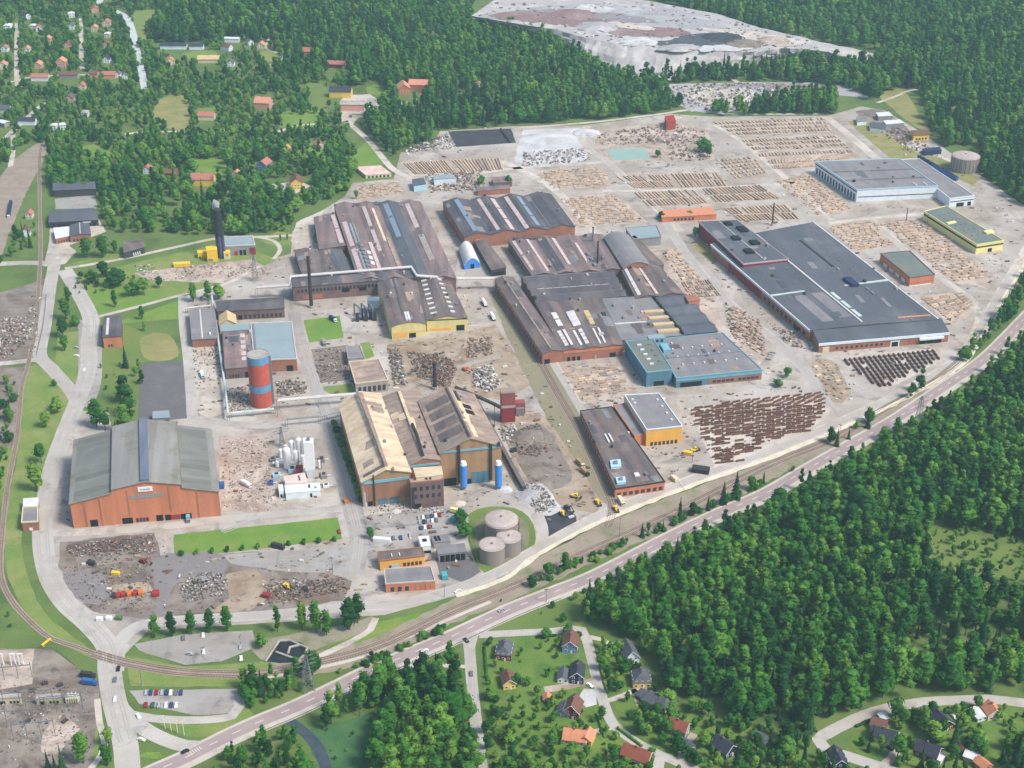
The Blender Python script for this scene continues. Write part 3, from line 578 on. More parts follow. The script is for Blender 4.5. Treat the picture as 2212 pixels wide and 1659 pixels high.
# ---------------------------------------------------------------- buildings
def gab(n, rise, flat0=0.0):
    P = []
    for i in range(n): P += [(i / n, flat0), ((i + .5) / n, rise)]
    return P + [(1, flat0)]
def arc(rise, k=8): return [(i / k, rise * math.sin(math.pi * i / k) ** .8) for i in range(k + 1)]
class Bd: pass
BLQ = []
def bld(name, label, cat, q, h, rm, wm, prof=None, axis='v', ov=.5, thick=.45, parapet=None, feats=(), base=0.0, group=None, fascia=None):
    """q: the roof's corners back-left, back-right, front-right, front-left at height h"""
    BL, BR, FR, FL = [G(x, y, h + base) for x, y in q]
    o = Vector((FL.x, FL.y, base)); d = FR - FL; a = math.atan2(d.y, d.x); inv = Matrix.Rotation(-a, 3, 'Z')
    c = [inv @ (Vector((p.x, p.y, 0)) - Vector((o.x, o.y, 0))) for p in (FL, FR, BR, BL)]
    S = Bd(); S.root = empty(name, o, a, label, cat, group); S.h = h; root = S.root
    prof = prof or [(0, 0), (1, 0)]
    def P(u, v, z): p = (c[0] * (1 - u) + c[1] * u) * (1 - v) + (c[3] * (1 - u) + c[2] * u) * v; return (p.x, p.y, z)
    lu = (c[1] - c[0]).length; lv = (c[3] - c[0]).length; S.P = P; S.lu = lu; S.lv = lv
    def Q(t, s, z): return P(t, s, z) if axis == 'v' else P(s, t, z)
    ls, lt = (lv, lu) if axis == 'v' else (lu, lv); e = ov / ls; et = ov / lt
    def pz(t):
        for (t0, z0), (t1, z1) in zip(prof, prof[1:]):
            if t0 <= t <= t1 and t1 > t0: return z0 + (z1 - z0) * (t - t0) / (t1 - t0)
        return prof[-1][1]
    S.pz = lambda u, v: h + pz(u if axis == 'v' else v)
    # walls
    w = MB(); n = len(prof)
    for s in (0, 1):
        V = [Q(0, s, 0), Q(1, s, 0)] + [Q(t, s, h + z) for t, z in reversed(prof)]
        w.add(V, [tuple(range(len(V)))])
    for t, z in (prof[0], prof[-1]):
        w.add([Q(t, 0, 0), Q(t, 1, 0), Q(t, 1, h + z), Q(t, 0, h + z)], [(0, 1, 2, 3)])
    w.build('wall', wm, root)
    # roof slab
    rp = [(t - (et if i == 0 else 0) + (et if i == n - 1 else 0), z) for i, (t, z) in enumerate(prof)]
    r = MB(); V = []
    for s in (-e, 1 + e):
        for zz in (thick, .02):
            V += [Q(t, s, h + z + zz) for t, z in rp]
    F = []
    for i in range(n - 1):
        F += [(i, i + 1, 2 * n + i + 1, 2 * n + i), (n + i, 3 * n + i, 3 * n + i + 1, n + i + 1), (i, n + i, n + i + 1, i + 1), (2 * n + i, 2 * n + i + 1, 3 * n + i + 1, 3 * n + i)]
    F += [(0, 2 * n, 3 * n, n), (n - 1, 2 * n - 1, 4 * n - 1, 3 * n - 1)]
    r.add(V, F); rf = r.build('roof', rm, root)
    if parapet:
        p = MB(); u_, v_ = .35 / lu, .35 / lv; z0, z1 = h + .1, h + thick + .55; g_ = ov + .02; eu, ev = g_ / lu, g_ / lv
        for (u0, v0, u1, v1) in ((-eu, -ev, 1 + eu, v_), (-eu, 1 - v_, 1 + eu, 1 + ev), (-eu, v_, u_, 1 - v_), (1 - u_, v_, 1 + eu, 1 - v_)):
            p.hexa([P(u0, v0, z0), P(u1, v0, z0), P(u1, v1, z0), P(u0, v1, z0), P(u0, v0, z1), P(u1, v0, z1), P(u1, v1, z1), P(u0, v1, z1)])
        p.build('parapet', parapet, root)
    if fascia:   # (material, side string, depth)
        for sd_ in fascia[1]:
            p = MB(); z0, z1 = h - fascia[2], h + thick + .1; pr = ov + .1
            if sd_ == 'f': p.hexa([P(-ov / lu, -pr / lv, z0), P(1 + ov / lu, -pr / lv, z0), P(1 + ov / lu, 0, z0), P(-ov / lu, 0, z0), P(-ov / lu, -pr / lv, z1), P(1 + ov / lu, -pr / lv, z1), P(1 + ov / lu, 0, z1), P(-ov / lu, 0, z1)])
            else:
                u0, u1 = (-pr / lu, 0) if sd_ == 'l' else (1, 1 + pr / lu)
                p.hexa([P(u0, 0, z0), P(u1, 0, z0), P(u1, 1, z0), P(u0, 1, z0), P(u0, 0, z1), P(u1, 0, z1), P(u1, 1, z1), P(u0, 1, z1)])
            p.build('fascia', fascia[0], root)
    S.roof = rf; BLQ.append([toU(*P(u, v, 0)[:2]) for u, v in ((0, 0), (1, 0), (1, 1), (0, 1))] and [toU(*(Matrix.Rotation(a, 3, 'Z') @ Vector((*P(u, v, 0)[:2], 0)) + Vector((o.x, o.y, 0)))[:2]) for u, v in ((-.03, -.06), (1.03, -.06), (1.03, 1.04), (-.03, 1.04))])
    for f in feats: feat(S, *f)
    return S
def feat(S, kind, *a):
    P = S.P; root = S.root
    if kind == 'roof':       # u0,u1,v0,v1,height,material,name, nu, nv, gap
        u0, u1, v0, v1, hh, m, nm = a[:7]; nu, nv, gap = (list(a[7:]) + [1, 1, 0])[:3] if len(a) > 7 else (1, 1, 0)
        if len(a) == 9: nu, nv, gap = a[7], a[8], .3
        for i in range(nu):
            for j in range(nv):
                du, dv = (u1 - u0) / nu, (v1 - v0) / nv; gu = gap * du / 2 if nu > 1 else 0; gv = gap * dv / 2 if nv > 1 else 0
                A, B, C, D = u0 + i * du + gu, u0 + (i + 1) * du - gu, v0 + j * dv + gv, v0 + (j + 1) * dv - gv
                zz = [S.pz(x, y) for x, y in ((A, C), (B, C), (B, D), (A, D))]
                MB().hexa([P(A, C, zz[0]), P(B, C, zz[1]), P(B, D, zz[2]), P(A, D, zz[3]), P(A, C, zz[0] + .45 + hh), P(B, C, zz[1] + .45 + hh), P(B, D, zz[2] + .45 + hh), P(A, D, zz[3] + .45 + hh)]).build(nm, m, root)
    elif kind == 'mon':      # ridge monitor with its own little gable: u0,u1,v0,v1,height,material,side material
        u0, u1, v0, v1, hh, m, nm = a[:7]; zb = min(S.pz(u0, v0), S.pz(u1, v1)); zt = max(S.pz(u0, v0), S.pz(u1, v1), S.pz((u0 + u1) / 2, (v0 + v1) / 2)) + hh
        MB().hexa([P(u0, v0, zb), P(u1, v0, zb), P(u1, v1, zb), P(u0, v1, zb), P(u0, v0, zt), P(u1, v0, zt), P(u1, v1, zt), P(u0, v1, zt)]).build(nm, m, root)
    elif kind == 'wall':     # side,t0,t1,z0,z1,material,name,n,gap
        sd_, t0, t1, z0, z1, m, nm = a[:7]; n_, gap = (a[7], a[8]) if len(a) > 7 else (1, 0); pr = a[9] if len(a) > 9 else .18
        for i in range(n_):
            dt = (t1 - t0) / n_; A = t0 + i * dt + gap * dt / 2 * (n_ > 1); B = t0 + (i + 1) * dt - gap * dt / 2 * (n_ > 1)
            if sd_ == 'f': q = [(A, -pr / S.lv), (B, -pr / S.lv), (B, .0), (A, .0)]
            elif sd_ == 'b': q = [(A, 1), (B, 1), (B, 1 + pr / S.lv), (A, 1 + pr / S.lv)]
            elif sd_ == 'l': q = [(-pr / S.lu, A), (0, A), (0, B), (-pr / S.lu, B)]
            else: q = [(1, A), (1 + pr / S.lu, A), (1 + pr / S.lu, B), (1, B)]
            MB().hexa([P(x, y, z0) for x, y in q] + [P(x, y, z1) for x, y in q]).build(nm, m, root)
    elif kind == 'pipe':     # on the roof: [(u,v,dz)...], radius, material, name
        pts, r_, m, nm = a
        MB().path([P(u, v, S.pz(u, v) + dz) for u, v, dz in pts], r_, n=8).build(nm, m, root)
# --- the brick hall on the left
h1 = bld('brick_hall', 'wide orange brick gabled hall with grey roof slopes and a white sign', 'factory hall',
    [(161, 952), (455, 929), (472, 1062), (151, 1089)], 18.6, R_HALL, BRICKO,
    prof=[(0, 0), (.283, 5.6), (.285, 8.2), (.515, 12.2), (.755, 8.0), (.757, 5.4), (1, 0)], ov=.8, feats=[
    ('mon', .487, .545, .0, 1.0, 1.6, BLUEMON, 'roof_monitor'),
    ('wall', 'f', .462, .56, 23.6, 27.0, WHITE, 'sign', 1, 0, .5),
    ('wall', 'f', .115, .165, 0, 5.2, OPEN, 'door'), ('wall', 'f', .33, .40, 0, 4.5, OPEN, 'door'), ('wall', 'f', .42, .51, .8, 3.6, GLASS, 'window', 4, .2),
    ('wall', 'f', .56, .605, 0, 4.6, OPEN, 'door'), ('wall', 'f', .62, .66, 0, 4.2, OPEN, 'door'), ('wall', 'f', .66, .72, .2, 3.8, REDP, 'door'), ('wall', 'f', .725, .80, 0, 4, OPEN, 'door'),
    ('wall', 'f', .40, .62, 18.6, 21.4, W_GREY, 'wall_panel'), ('wall', 'f', .085, .095, 0, 18.5, BRICK, 'pilaster'), ('wall', 'f', .19, .2, 0, 20.5, BRICK, 'pilaster'),
    ('wall', 'f', .845, .855, 0, 20, BRICK, 'pilaster'), ('wall', 'f', .38, .388, 6, 25, BRICK, 'pilaster'), ('wall', 'f', .66, .668, 6, 26, BRICK, 'pilaster'),
    ('wall', 'l', .0, .9, 2, 7, GLASS, 'window', 9, .4)])
for u in (.484, .502, .520, .535):
    feat(h1, 'wall', 'f', u - .006, u + .008, 25.0, 25.6, STEEL, 'lettering', 1, 0, .6)
aisl = MB()
for u0, u1 in ((.0, .281), (.759, 1.0)):
    zz = [(u0, h1.pz(u0 + 1e-4, 0)), (u1, h1.pz(u1 - 1e-4, 0))]
    aisl.hexa([h1.P(u0, 0, zz[0][1] + .46), h1.P(u1, 0, zz[1][1] + .46), h1.P(u1, 1, zz[1][1] + .46), h1.P(u0, 1, zz[0][1] + .46)] + [h1.P(u0, 0, zz[0][1] + .6), h1.P(u1, 0, zz[1][1] + .6), h1.P(u1, 1, zz[1][1] + .6), h1.P(u0, 1, zz[0][1] + .6)])
aisl.build('aisle_roof', R_AISL, h1.root)
bld('annex', 'small grey-roofed annex behind the brick hall ridge', 'shed', [(331, 890), (364, 888), (366, 902), (331, 904)], 5, R_BLUE, W_GREY, feats=[('wall', 'f', .4, .95, 0, 3, OPEN, 'door')])
bld('gatehouse', 'small brick gatehouse with grey roof and white rear block beside the western road', 'gatehouse', [(50, 1098), (81, 1096), (82, 1128), (47, 1130)], 6.5, R_GREY, BRICK, parapet=W_CREAM, ov=.3,
    feats=[('wall', 'f', .4, .6, .5, 2.6, WHITE, 'door'), ('wall', 'r', .1, .9, 3, 5, GLASS, 'window', 4, .4)])
bld('site_cabin', 'white cabin joined to the back of the brick gatehouse', 'cabin', [(51, 1078), (83, 1076), (82, 1093), (50, 1095)], 5, R_WHITE, W_CREAM, ov=.2, feats=[('wall', 'r', .2, .8, 1, 3, GLASS, 'window', 2, .4)])
# --- buildings of the western yard
bld('brick_house', 'dark-roofed narrow brick house standing alone on the western yard', 'office', [(226, 684), (262, 682), (262, 726), (222, 729)], 9.6, R_DARK, BRICKO, ov=.5,
    feats=[('roof', .15, .3, .1, .9, .1, PIPEW, 'roof_strip'), ('wall', 'f', .2, .5, 1, 3, GLASS, 'window', 2, .4), ('wall', 'l', .05, .95, 1.5, 7, GLASS, 'window', 6, .4), ('wall', 'r', .05, .95, 1.5, 7, GLASS, 'window', 6, .4)])
bld('long_workshop', 'long dark-roofed brick workshop behind the grey shed', 'workshop', [(466, 651), (612, 643), (614, 666), (470, 673)], 8.5, R_DARK, BRICKD, prof=gab(1, 2.2), axis='u',
    feats=[('wall', 'f', .38, .97, 1, 4.5, GLASS, 'window', 9, .4), ('wall', 'f', .30, .36, 0, 4, OPEN, 'door')])
bld('cream_gable_house', 'small cream gabled building squeezed among the workshop roofs', 'workshop', [(474, 683), (508, 681), (511, 700), (474, 703)], 7, SKYY, W_CREAM, prof=gab(1, 4.5), feats=[('wall', 'f', .1, .3, 1, 4, GLASS, 'window')])
bld('grey_shed', 'old grey sheet-roofed shed with brick front by the north-south road', 'shed', [(410, 670), (463, 667), (470, 731), (415, 734)], 7, R_GREY, BRICK,
    feats=[('roof', .38, .44, .02, .98, .25, PIPEW, 'roof_strip'), ('roof', .7, .76, .1, .16, 1.2, WHITE, 'roof_vent')])
bld('rusty_shop', 'purple-brown roofed brick workshop left of the striped tower', 'workshop', [(482, 718), (540, 715), (546, 792), (487, 797)], 9, R_RED, BRICKD, prof=gab(3, 1.6), axis='u',
    feats=[('roof', .62, .8, .1, .9, .5, SKYP, 'skylight', 1, 5, .4), ('wall', 'f', .7, .95, 0, 5, OPEN, 'door'), ('wall', 'f', .1, .5, 1, 3.6, GLASS, 'window', 4, .4)])
bld('blue_roof_shop', 'workshop with broad blue-grey flat roof and brick front behind the striped tower', 'workshop', [(542, 700), (630, 696), (641, 776), (549, 780)], 10, R_BLUE, BRICK, parapet=PIPEW, ov=.3,
    feats=[('wall', 'f', .75, .90, 0, 5, OPEN, 'door'), ('roof', .03, .08, .02, .98, .4, STEEL, 'roof_strip')])
bld('link_roof', 'low blue-grey roof strip joining the workshops behind the cream gable', 'workshop', [(478, 703), (540, 700), (541, 712), (480, 716)], 9.5, R_BLUE, BRICKD)
# striped tower
ty = empty('striped_tower', G(566, 872), 0, 'round tower in wide red and blue bands standing before the blue-grey roof', 'tower')
for z0, z1, m, nm in ((0, 12.6, TWR_R, 'red_band'), (12.6, 18.4, TWR_B, 'blue_band'), (18.4, 35.6, TWR_R, 'red_band'), (35.6, 41.5, TWR_B, 'blue_band')):
    MB().cyl(0, 0, z0, z1, 7.9 if 'red' in nm else 8.05, 32, cap=False).build(nm, m, ty)
MB().cyl(0, 0, 41.2, 41.4, 7.9, 32).build('roof', CONC, ty)
pm = MB()
for k in range(12): a = k * math.pi / 6; pm.bar((7.6 * math.cos(a), 7.6 * math.sin(a), 41.4), (7.6 * math.cos(a), 7.6 * math.sin(a), 42.5), .08); a2 = a + math.pi / 6; pm.bar((7.6 * math.cos(a), 7.6 * math.sin(a), 42.5), (7.6 * math.cos(a2), 7.6 * math.sin(a2), 42.5), .07)
pm.build('railing', STEEL, ty)
MB().box(7.7, -.8, 0, 9.4, .8, 40, 0).build('ladder_cage', STEEL, ty)
# pipe racks
def rack(name, label, pts, z, r, m, leg=18):
    P = [G(x, y, zz) for (x, y), zz in zip(pts, z if isinstance(z, list) else [z] * len(pts))]; o = P[0].copy(); o.z = 0
    t = empty(name, o, 0, label, 'pipe'); Q = [p - o for p in P]
    MB().path(Q, r, n=8).build('pipe', m, t)
    MB().path([q + Vector((0, 2.2 * r, 0)) for q in Q], r * .7, n=8).build('pipe', m, t)
    acc = 0
    for a, b in zip(Q, Q[1:]):
        k = max(1, int((b - a).length / leg))
        for i in range(k + 1 if b is Q[-1] else k):
            p = a.lerp(b, i / k); lm = MB()
            if p.z > .6: lm.bar((p.x - .8, p.y, 0), (p.x - .8, p.y, p.z - r), .18); lm.bar((p.x + .8, p.y, 0), (p.x + .8, p.y, p.z - r), .18); lm.build('trestle', STEEL, t)
    return t
rack('pipe_rack', 'pale green pipe rack running south past the striped tower', [(457, 640), (470, 725), (486, 838), (492, 893)], 6, .8, PIPEG)
rack('pipe_rack', 'pale green pipe at the foot of the striped tower', [(497, 893), (545, 889), (592, 884)], 4, .7, PIPEG)
rack('pipe_bridge', 'white pipe bridge crossing the road from the striped tower to the melt shop', [(600, 866), (690, 858), (768, 852)], 8, .9, PIPEW)
rack('pipe_bridge', 'pale pipe bridge above the road north of the white gas tanks', [(618, 906), (690, 900), (760, 882)], 6, .5, STEEL, 26)
rack('pipe_bridge', 'white pipe run stepping over the long windowed roof', [(553, 622), (626, 617), (627, 598), (888, 577), (900, 596), (985, 602), (1068, 602)], [10, 12, 17, 17, 17, 12, 10], .9, PIPEW, 30)
rack('pipe_rack', 'pale pipes along the old grey shed north side', [(402, 666), (430, 663), (462, 660)], 5, .6, PIPEW)
# --- heating plant with black chimney
bld('heating_plant', 'blue-green roofed heating plant beside the tall black chimney', 'power plant', [(484, 513), (545, 511), (551, 530), (486, 533)], 9, R_BLUE, W_GREY, parapet=PIPEW, ov=.3,
    feats=[('wall', 'f', .3, .4, 0, 4, REDP, 'door'), ('wall', 'f', .45, .7, 0, 5, OPEN, 'door', 2, .3), ('wall', 'f', .8, 1, 0, 7, W_RED, 'wall_panel')])
bld('yellow_boiler_house', 'bright yellow block at the left foot of the black chimney', 'boiler house', [(445, 533), (468, 531), (469, 540), (446, 542)], 11, YELLOW, YELLOW, ov=.1, feats=[('wall', 'f', .1, .5, 1, 3, STEEL, 'door')])
bld('yellow_hopper', 'small yellow feed hopper left of the yellow boiler block', 'hopper', [(426, 541), (444, 540), (445, 546), (427, 548)], 5, YELLOW, YELLOW, ov=.1, feats=[('wall', 'f', .1, .3, 0, 2, OPEN, 'door')])
bld('yellow_silo_house', 'small tan and yellow house right of the chimney base', 'shed', [(483, 541), (497, 540), (497, 546), (483, 547)], 6, YELLOW, W_CREAM, ov=.1, feats=[('wall', 'f', .3, .7, 3, 5, ORANGE, 'window')])
bld('yellow_container', 'long yellow container on the dirt left of the heating plant', 'container', [(374, 567), (410, 565), (411, 570), (375, 572)], 3, YELLOW, YELLOW, ov=.05, feats=[('wall', 'f', .02, .98, .2, .5, STEEL, 'door')])
ch = empty('chimney', G(479, 556), 0, 'tall black chimney with blue-grey flues rising behind the yellow boiler block', 'chimney')
for dx, dy in ((-2.6, 0), (0, .8), (2.6, 0), (0, -2.2)):
    MB().cyl(dx, dy, 0, 25, 1.5, 14).build('flue', mat('flue_blue', (84, 88, 112), (70, 74, 98), .3), ch)
MB().cyl(0, 0, 22, 46, 4.0, 20, 3.2).build('stack', mat('stack_black', (38, 40, 46), (48, 50, 56), .3), ch)
MB().cyl(0, 0, 46, 46.6, 3.5, 20).build('rim', DSTEEL, ch)
# smoke
sm = bpy.data.materials.new('smoke'); sm.use_nodes = True; sn = sm.node_tree.nodes; sn.clear()
pv = sn.new("ShaderNodeVolumePrincipled"); pv.inputs['Color'].default_value = (.98, .98, .98, 1); pv.inputs['Density'].default_value = .9; pv.inputs['Anisotropy'].default_value = 0
so_ = sn.new("ShaderNodeOutputMaterial"); sm.node_tree.links.new(pv.outputs[0], so_.inputs[1])
b2 = MB(); P = [G(463, 462, 36) + Vector((2.2 * math.sin(k / 8 * 2.6), 0, k * 1.7)) for k in range(9)]
ring = []; n_ = 12
for k, p in enumerate(P):
    r_ = [.5, 1.5, 2.0, 2.4, 2.8, 2.9, 2.7, 2.0, .8][k] * 1.15
    for i in range(n_): a = 2 * math.pi * i / n_; j = 1 + .18 * math.sin(3 * a + k); ring.append((p.x + r_ * j * math.cos(a), p.y + r_ * j * math.sin(a), p.z))
F = [(k * n_ + i, k * n_ + (i + 1) % n_, (k + 1) * n_ + (i + 1) % n_, (k + 1) * n_ + i) for k in range(8) for i in range(n_)] + [tuple(range(n_ - 1, -1, -1)), tuple(range(8 * n_, 9 * n_))]
tag(MB().add(ring, F).build('smoke', sm), 'small white plume of smoke beside the black chimney top', 'smoke', kind='stuff')
# --- upper central mills
W = 'factory hall'
m1 = bld('rolling_mill', 'big mill of parallel dark rusty roofs, left of the white and blue tent hall', W, [(722, 443), (908, 437), (985, 602), (775, 605)], 13, R_RED, BRICKD, prof=gab(4, 2.8), feats=[
    ('roof', .02, .07, .02, .75, .4, SKYP, 'skylight', 1, 2, .1), ('roof', .09, .14, .0, .75, .3, R_BLUE, 'roof_sheet', 1, 2, .3), ('roof', .23, .27, .02, .45, .8, SKYP, 'skylight'), ('roof', .30, .34, .3, .96, .5, SKYP, 'skylight', 1, 2, .15),
    ('roof', .555, .61, .5, .96, .3, SKYB, 'skylight'), ('roof', .80, .85, .62, .95, .4, SKYP, 'skylight'), ('roof', .8, .86, .2, .52, .4, CONC, 'roof_sheet'),
    ('roof', .44, .48, .1, .5, .6, R_TAN2, 'roof_sheet'), ('roof', .12, .16, .1, .4, 1.5, STEEL, 'roof_vent', 1, 6, .5), ('roof', .18, .22, .15, .35, .4, SKYL, 'skylight', 1, 3, .4),
    ('roof', .4, .43, .45, .9, .5, R_TAN, 'roof_sheet'), ('roof', .0, .7, .965, 1.0, .6, R_SLATE, 'roof_sheet')])
fl = MB(); fl.hexa([m1.P(u, v, m1.pz(u, v) + .5) for u, v in ((.51, 0), (.62, 0), (.62, 1), (.51, 1))] + [m1.P(u, v, m1.pz(u, v) + .7) for u, v in ((.51, 0), (.62, 0), (.62, 1), (.51, 1))])
fl.hexa([m1.P(u, v, m1.pz(u, v) + .5) for u, v in ((.625, 0), (.74, 0), (.74, 1), (.625, 1))] + [m1.P(u, v, m1.pz(u, v) + .7) for u, v in ((.625, 0), (.74, 0), (.74, 1), (.625, 1))])
fl.build('dark_roof', R_SLATE, m1.root)
bld('mill_annex', 'purple-brown lean-to on the left flank of the big mill, above the forked lane', W, [(678, 470), (722, 466), (746, 537), (690, 539)], 9, R_RED, BRICKD, prof=[(0, 0), (1, 3)],
    feats=[('roof', .8, .98, .05, .95, .6, SKYP, 'skylight', 1, 2, .1), ('wall', 'l', 0, 1, 1, 3, GLASS, 'window', 8, .5)])
bld('mill_annex', 'square brown roof with dark right half, behind the thin dark chimney', W, [(636, 541), (735, 537), (768, 590), (655, 598)], 8, R_BROWN, BRICKD, prof=gab(2, 1.6),
    feats=[('roof', .66, .98, .03, .97, .15, R_SLATE, 'roof_sheet', 3, 1, .15), ('roof', .12, .3, .35, .65, .8, R_RED, 'roof_vent', 2, 2, .5)])
bld('windowed_mill', 'long dark transverse building with a row of windows under the white pipe run', W, [(629, 601), (892, 583), (895, 600), (632, 621)], 13, R_DARK, BRICKD, prof=[(0, 0), (.55, 2.6), (1, 0)], axis='u', feats=[
    ('wall', 'f', .03, .7, 7.5, 10.5, GLASS, 'window', 22, .35), ('wall', 'f', .40, .46, 5, 9, OPEN, 'door'), ('wall', 'f', .54, .60, 5, 9, OPEN, 'door'), ('wall', 'f', .70, .78, 5, 9.5, OPEN, 'door'), ('wall', 'f', .08, .24, 1, 5, BRICK, 'wall_panel')])
bld('yellow_front_hall', 'hall with rounded pale yellow front, left one of the yellow pair', W, [(815, 611), (898, 603), (920, 700), (846, 707)], 11, R_BROWN, W_YELL, prof=[(0, 0), (.18, 2), (.5, 3.2), (.82, 2.2), (1, 0)], feats=[
    ('roof', .43, .58, .03, .2, .8, SKYL, 'skylight', 2, 1, .2), ('roof', .38, .44, .15, .98, .5, R_DARK, 'roof_strip'), ('wall', 'f', .5, .7, 0, 4.2, OPEN, 'door'), ('wall', 'f', .02, .98, 5.2, 5.6, W_ORNG, 'band'), ('wall', 'f', .05, .45, 1, 4.6, W_ORNG, 'wall_panel')])
bld('yellow_gable_hall', 'yellow gabled hall with two rows of white roof vents, right of the pair', W, [(899, 602), (968, 601), (1010, 688), (922, 692)], 10.5, R_BROWN, W_YELL, prof=gab(1, 3.2), feats=[
    ('roof', .12, .28, .05, .95, .8, SKYL, 'roof_vent', 1, 8, .75), ('roof', .62, .74, .05, .95, .8, SKYL, 'roof_vent', 1, 8, .75), ('wall', 'f', .72, .92, 0, 5, OPEN, 'door'), ('wall', 'f', .05, .6, 1, 3, W_ORNG, 'wall_panel'), ('wall', 'f', .02, .98, 10.0, 10.8, DSTEEL, 'fascia')])
tn = bld('tent_hall', 'white arched tent hall with bright blue front standing alone in the yard', 'tent hall', [(991, 538), (1021, 534), (1037, 570), (1003, 575)], 3.5, R_WHITE, SILO_B, prof=arc(6.5), ov=.2,
    feats=[('wall', 'f', .4, .62, 0, 4.5, OPEN, 'door')])
bld('brown_shed', 'narrow brown-roofed shed right of the white tent hall', 'shed', [(1024, 520), (1047, 519), (1093, 580), (1062, 584)], 6, R_BROWN, W_DARK, prof=[(0, 0), (1, 1.5)], feats=[('wall', 'f', .1, .9, .5, 4, OPEN, 'door')])
bld('ridged_mill', 'mill with four parallel dark gables and brick ends, right of the big mill', W, [(957, 437), (1190, 420), (1242, 490), (1003, 513)], 11, R_DARK, BRICK, prof=gab(4, 3.6), feats=[
    ('roof', .09, .13, .05, .95, .4, SKYB, 'skylight'), ('roof', .30, .33, .05, .95, .4, SKYP, 'skylight'), ('roof', .42, .46, .02, .95, .4, SKYP, 'skylight', 1, 3, .1), ('roof', .55, .585, .02, .95, .5, SKYP, 'skylight'), ('roof', .66, .70, .05, .95, .4, SKYB, 'skylight', 1, 3, .1),
    ('roof', .78, .98, .05, .95, .15, R_GREY, 'roof_sheet'), ('wall', 'f', .41, .47, 0, 5, OPEN, 'door'), ('wall', 'f', .01, .05, 0, 8, W_GREY, 'wall_panel'), ('wall', 'f', .10, .2, 1, 8, BRICKO, 'wall_panel')])
bld('rusty_mill', 'low rusty-brown ribbed roofs with pale skylight strips behind the transverse dark bays', W, [(1098, 519), (1302, 508), (1346, 583), (1150, 596)], 9, R_RED, BRICKD, prof=gab(4, 2.2), feats=[
    ('roof', .02, .05, .1, .95, .5, SKYP, 'skylight', 1, 2, .1), ('roof', .17, .20, .05, .95, .5, SKYP, 'skylight'), ('roof', .28, .38, .05, .98, .2, R_DARK, 'roof_sheet'), ('roof', .44, .475, .2, .95, .6, SKYP, 'skylight'), ('roof', .64, .67, .2, .75, .6, SKYP, 'skylight'),
    ('roof', .7, .74, .05, .5, 2, STEEL, 'roof_vent', 1, 3, .5), ('roof', .05, .5, .955, .995, 1.5, R_DARK, 'roof_monitor'), ('roof', .55, .64, .3, .6, .2, R_TAN2, 'roof_sheet')])
bld('arched_mill', 'grey curved corrugated roof with brick gable, right of the rusty ribbed roofs', W, [(1305, 513), (1357, 509), (1404, 574), (1347, 580)], 12, R_GREY, BRICK, prof=arc(4.5), feats=[('wall', 'f', .1, .9, 10, 11.5, GLASS, 'window', 6, .4)])
bld('flat_shed', 'plain grey roof behind the curved corrugated mill roof', 'shed', [(1352, 494), (1418, 488), (1428, 512), (1368, 518)], 8, R_BLUE, W_GREY, parapet=W_GREY)
bld('mill_lean_to', 'brown lean-to along the right side of the curved corrugated roof', W, [(1358, 512), (1372, 510), (1434, 572), (1406, 577)], 8, R_BROWN, BRICKD)
bld('transverse_mill', 'dark bays with bright window strips running across, behind the skylit main mill', W, [(1126, 600), (1322, 588), (1352, 640), (1158, 655)], 10, R_DARK, BRICKD, prof=[(0, 0), (.12, 3), (.25, 0), (.25, 0), (.37, 3), (.5, 0), (.62, 3), (.75, 0), (.88, 3), (1, 0)], axis='u', feats=[
    ('roof', .08, .88, .42, .49, .6, SKYL, 'skylight', 9, 1, .15), ('roof', .02, .93, .13, .17, .8, R_GREY, 'roof_strip'), ('roof', .02, .93, .66, .70, .8, R_GREY, 'roof_strip'), ('roof', .02, .93, .92, .95, .8, R_BLUE, 'roof_strip')])
bld('brown_mill', 'brown roof with two pale skylight strips right of the transverse dark bays', W, [(1343, 583), (1425, 576), (1478, 636), (1374, 645)], 10, R_BROWN, BRICKD, prof=gab(2, 2.5), feats=[
    ('roof', .05, .12, .05, .97, .6, SKYL, 'skylight', 1, 4, .08), ('roof', .42, .49, .05, .97, .6, SKYP, 'skylight', 1, 4, .08)])
bld('long_aisle', 'long narrow rust-brown roof along the railway spur, brick end facing front', W, [(1068, 604), (1108, 601), (1217, 759), (1172, 765)], 9, R_BROWN, BRICK, prof=[(0, 0), (.45, 2.5), (1, .5)], feats=[
    ('roof', .4, .48, .02, .98, .5, R_TAN2, 'roof_strip'), ('wall', 'f', .1, .35, 0, 4, OPEN, 'door'), ('wall', 'l', .02, .98, 2, 5, GLASS, 'window', 22, .5)])
bld('skylit_mill', 'main mill roof with bright white skylight strips and a brick front', W, [(1158, 656), (1300, 646), (1346, 746), (1217, 758)], 9.5, R_BROWN, BRICK, prof=gab(3, 1.6), feats=[
    ('roof', .12, .2, .44, .75, .5, SKYL, 'skylight', 1, 2, .15), ('roof', .36, .48, .44, .75, .5, SKYL, 'skylight'), ('roof', .63, .71, .45, .76, .5, SKYY, 'skylight', 1, 2, .12),
    ('roof', .06, .12, .06, .37, .5, SKYL, 'skylight', 1, 5, .2), ('roof', .15, .19, .06, .37, .5, SKYL, 'skylight'), ('roof', .31, .35, .06, .37, .5, SKYL, 'skylight', 1, 2, .1), ('roof', .4, .46, .06, .37, .5, SKYL, 'skylight', 1, 4, .2), ('roof', .63, .66, .06, .37, .5, SKYL, 'skylight'), ('roof', .71, .74, .06, .37, .5, SKYL, 'skylight'),
    ('roof', 0, 1, .395, .415, .5, R_TAN2, 'roof_strip'), ('wall', 'f', .0, 1, 7, 9, BRICKO, 'band'), ('wall', 'f', .05, .3, 0, 3.5, OPEN, 'door', 3, .4), ('wall', 'f', .78, .88, 0, 4, OPEN, 'door')])
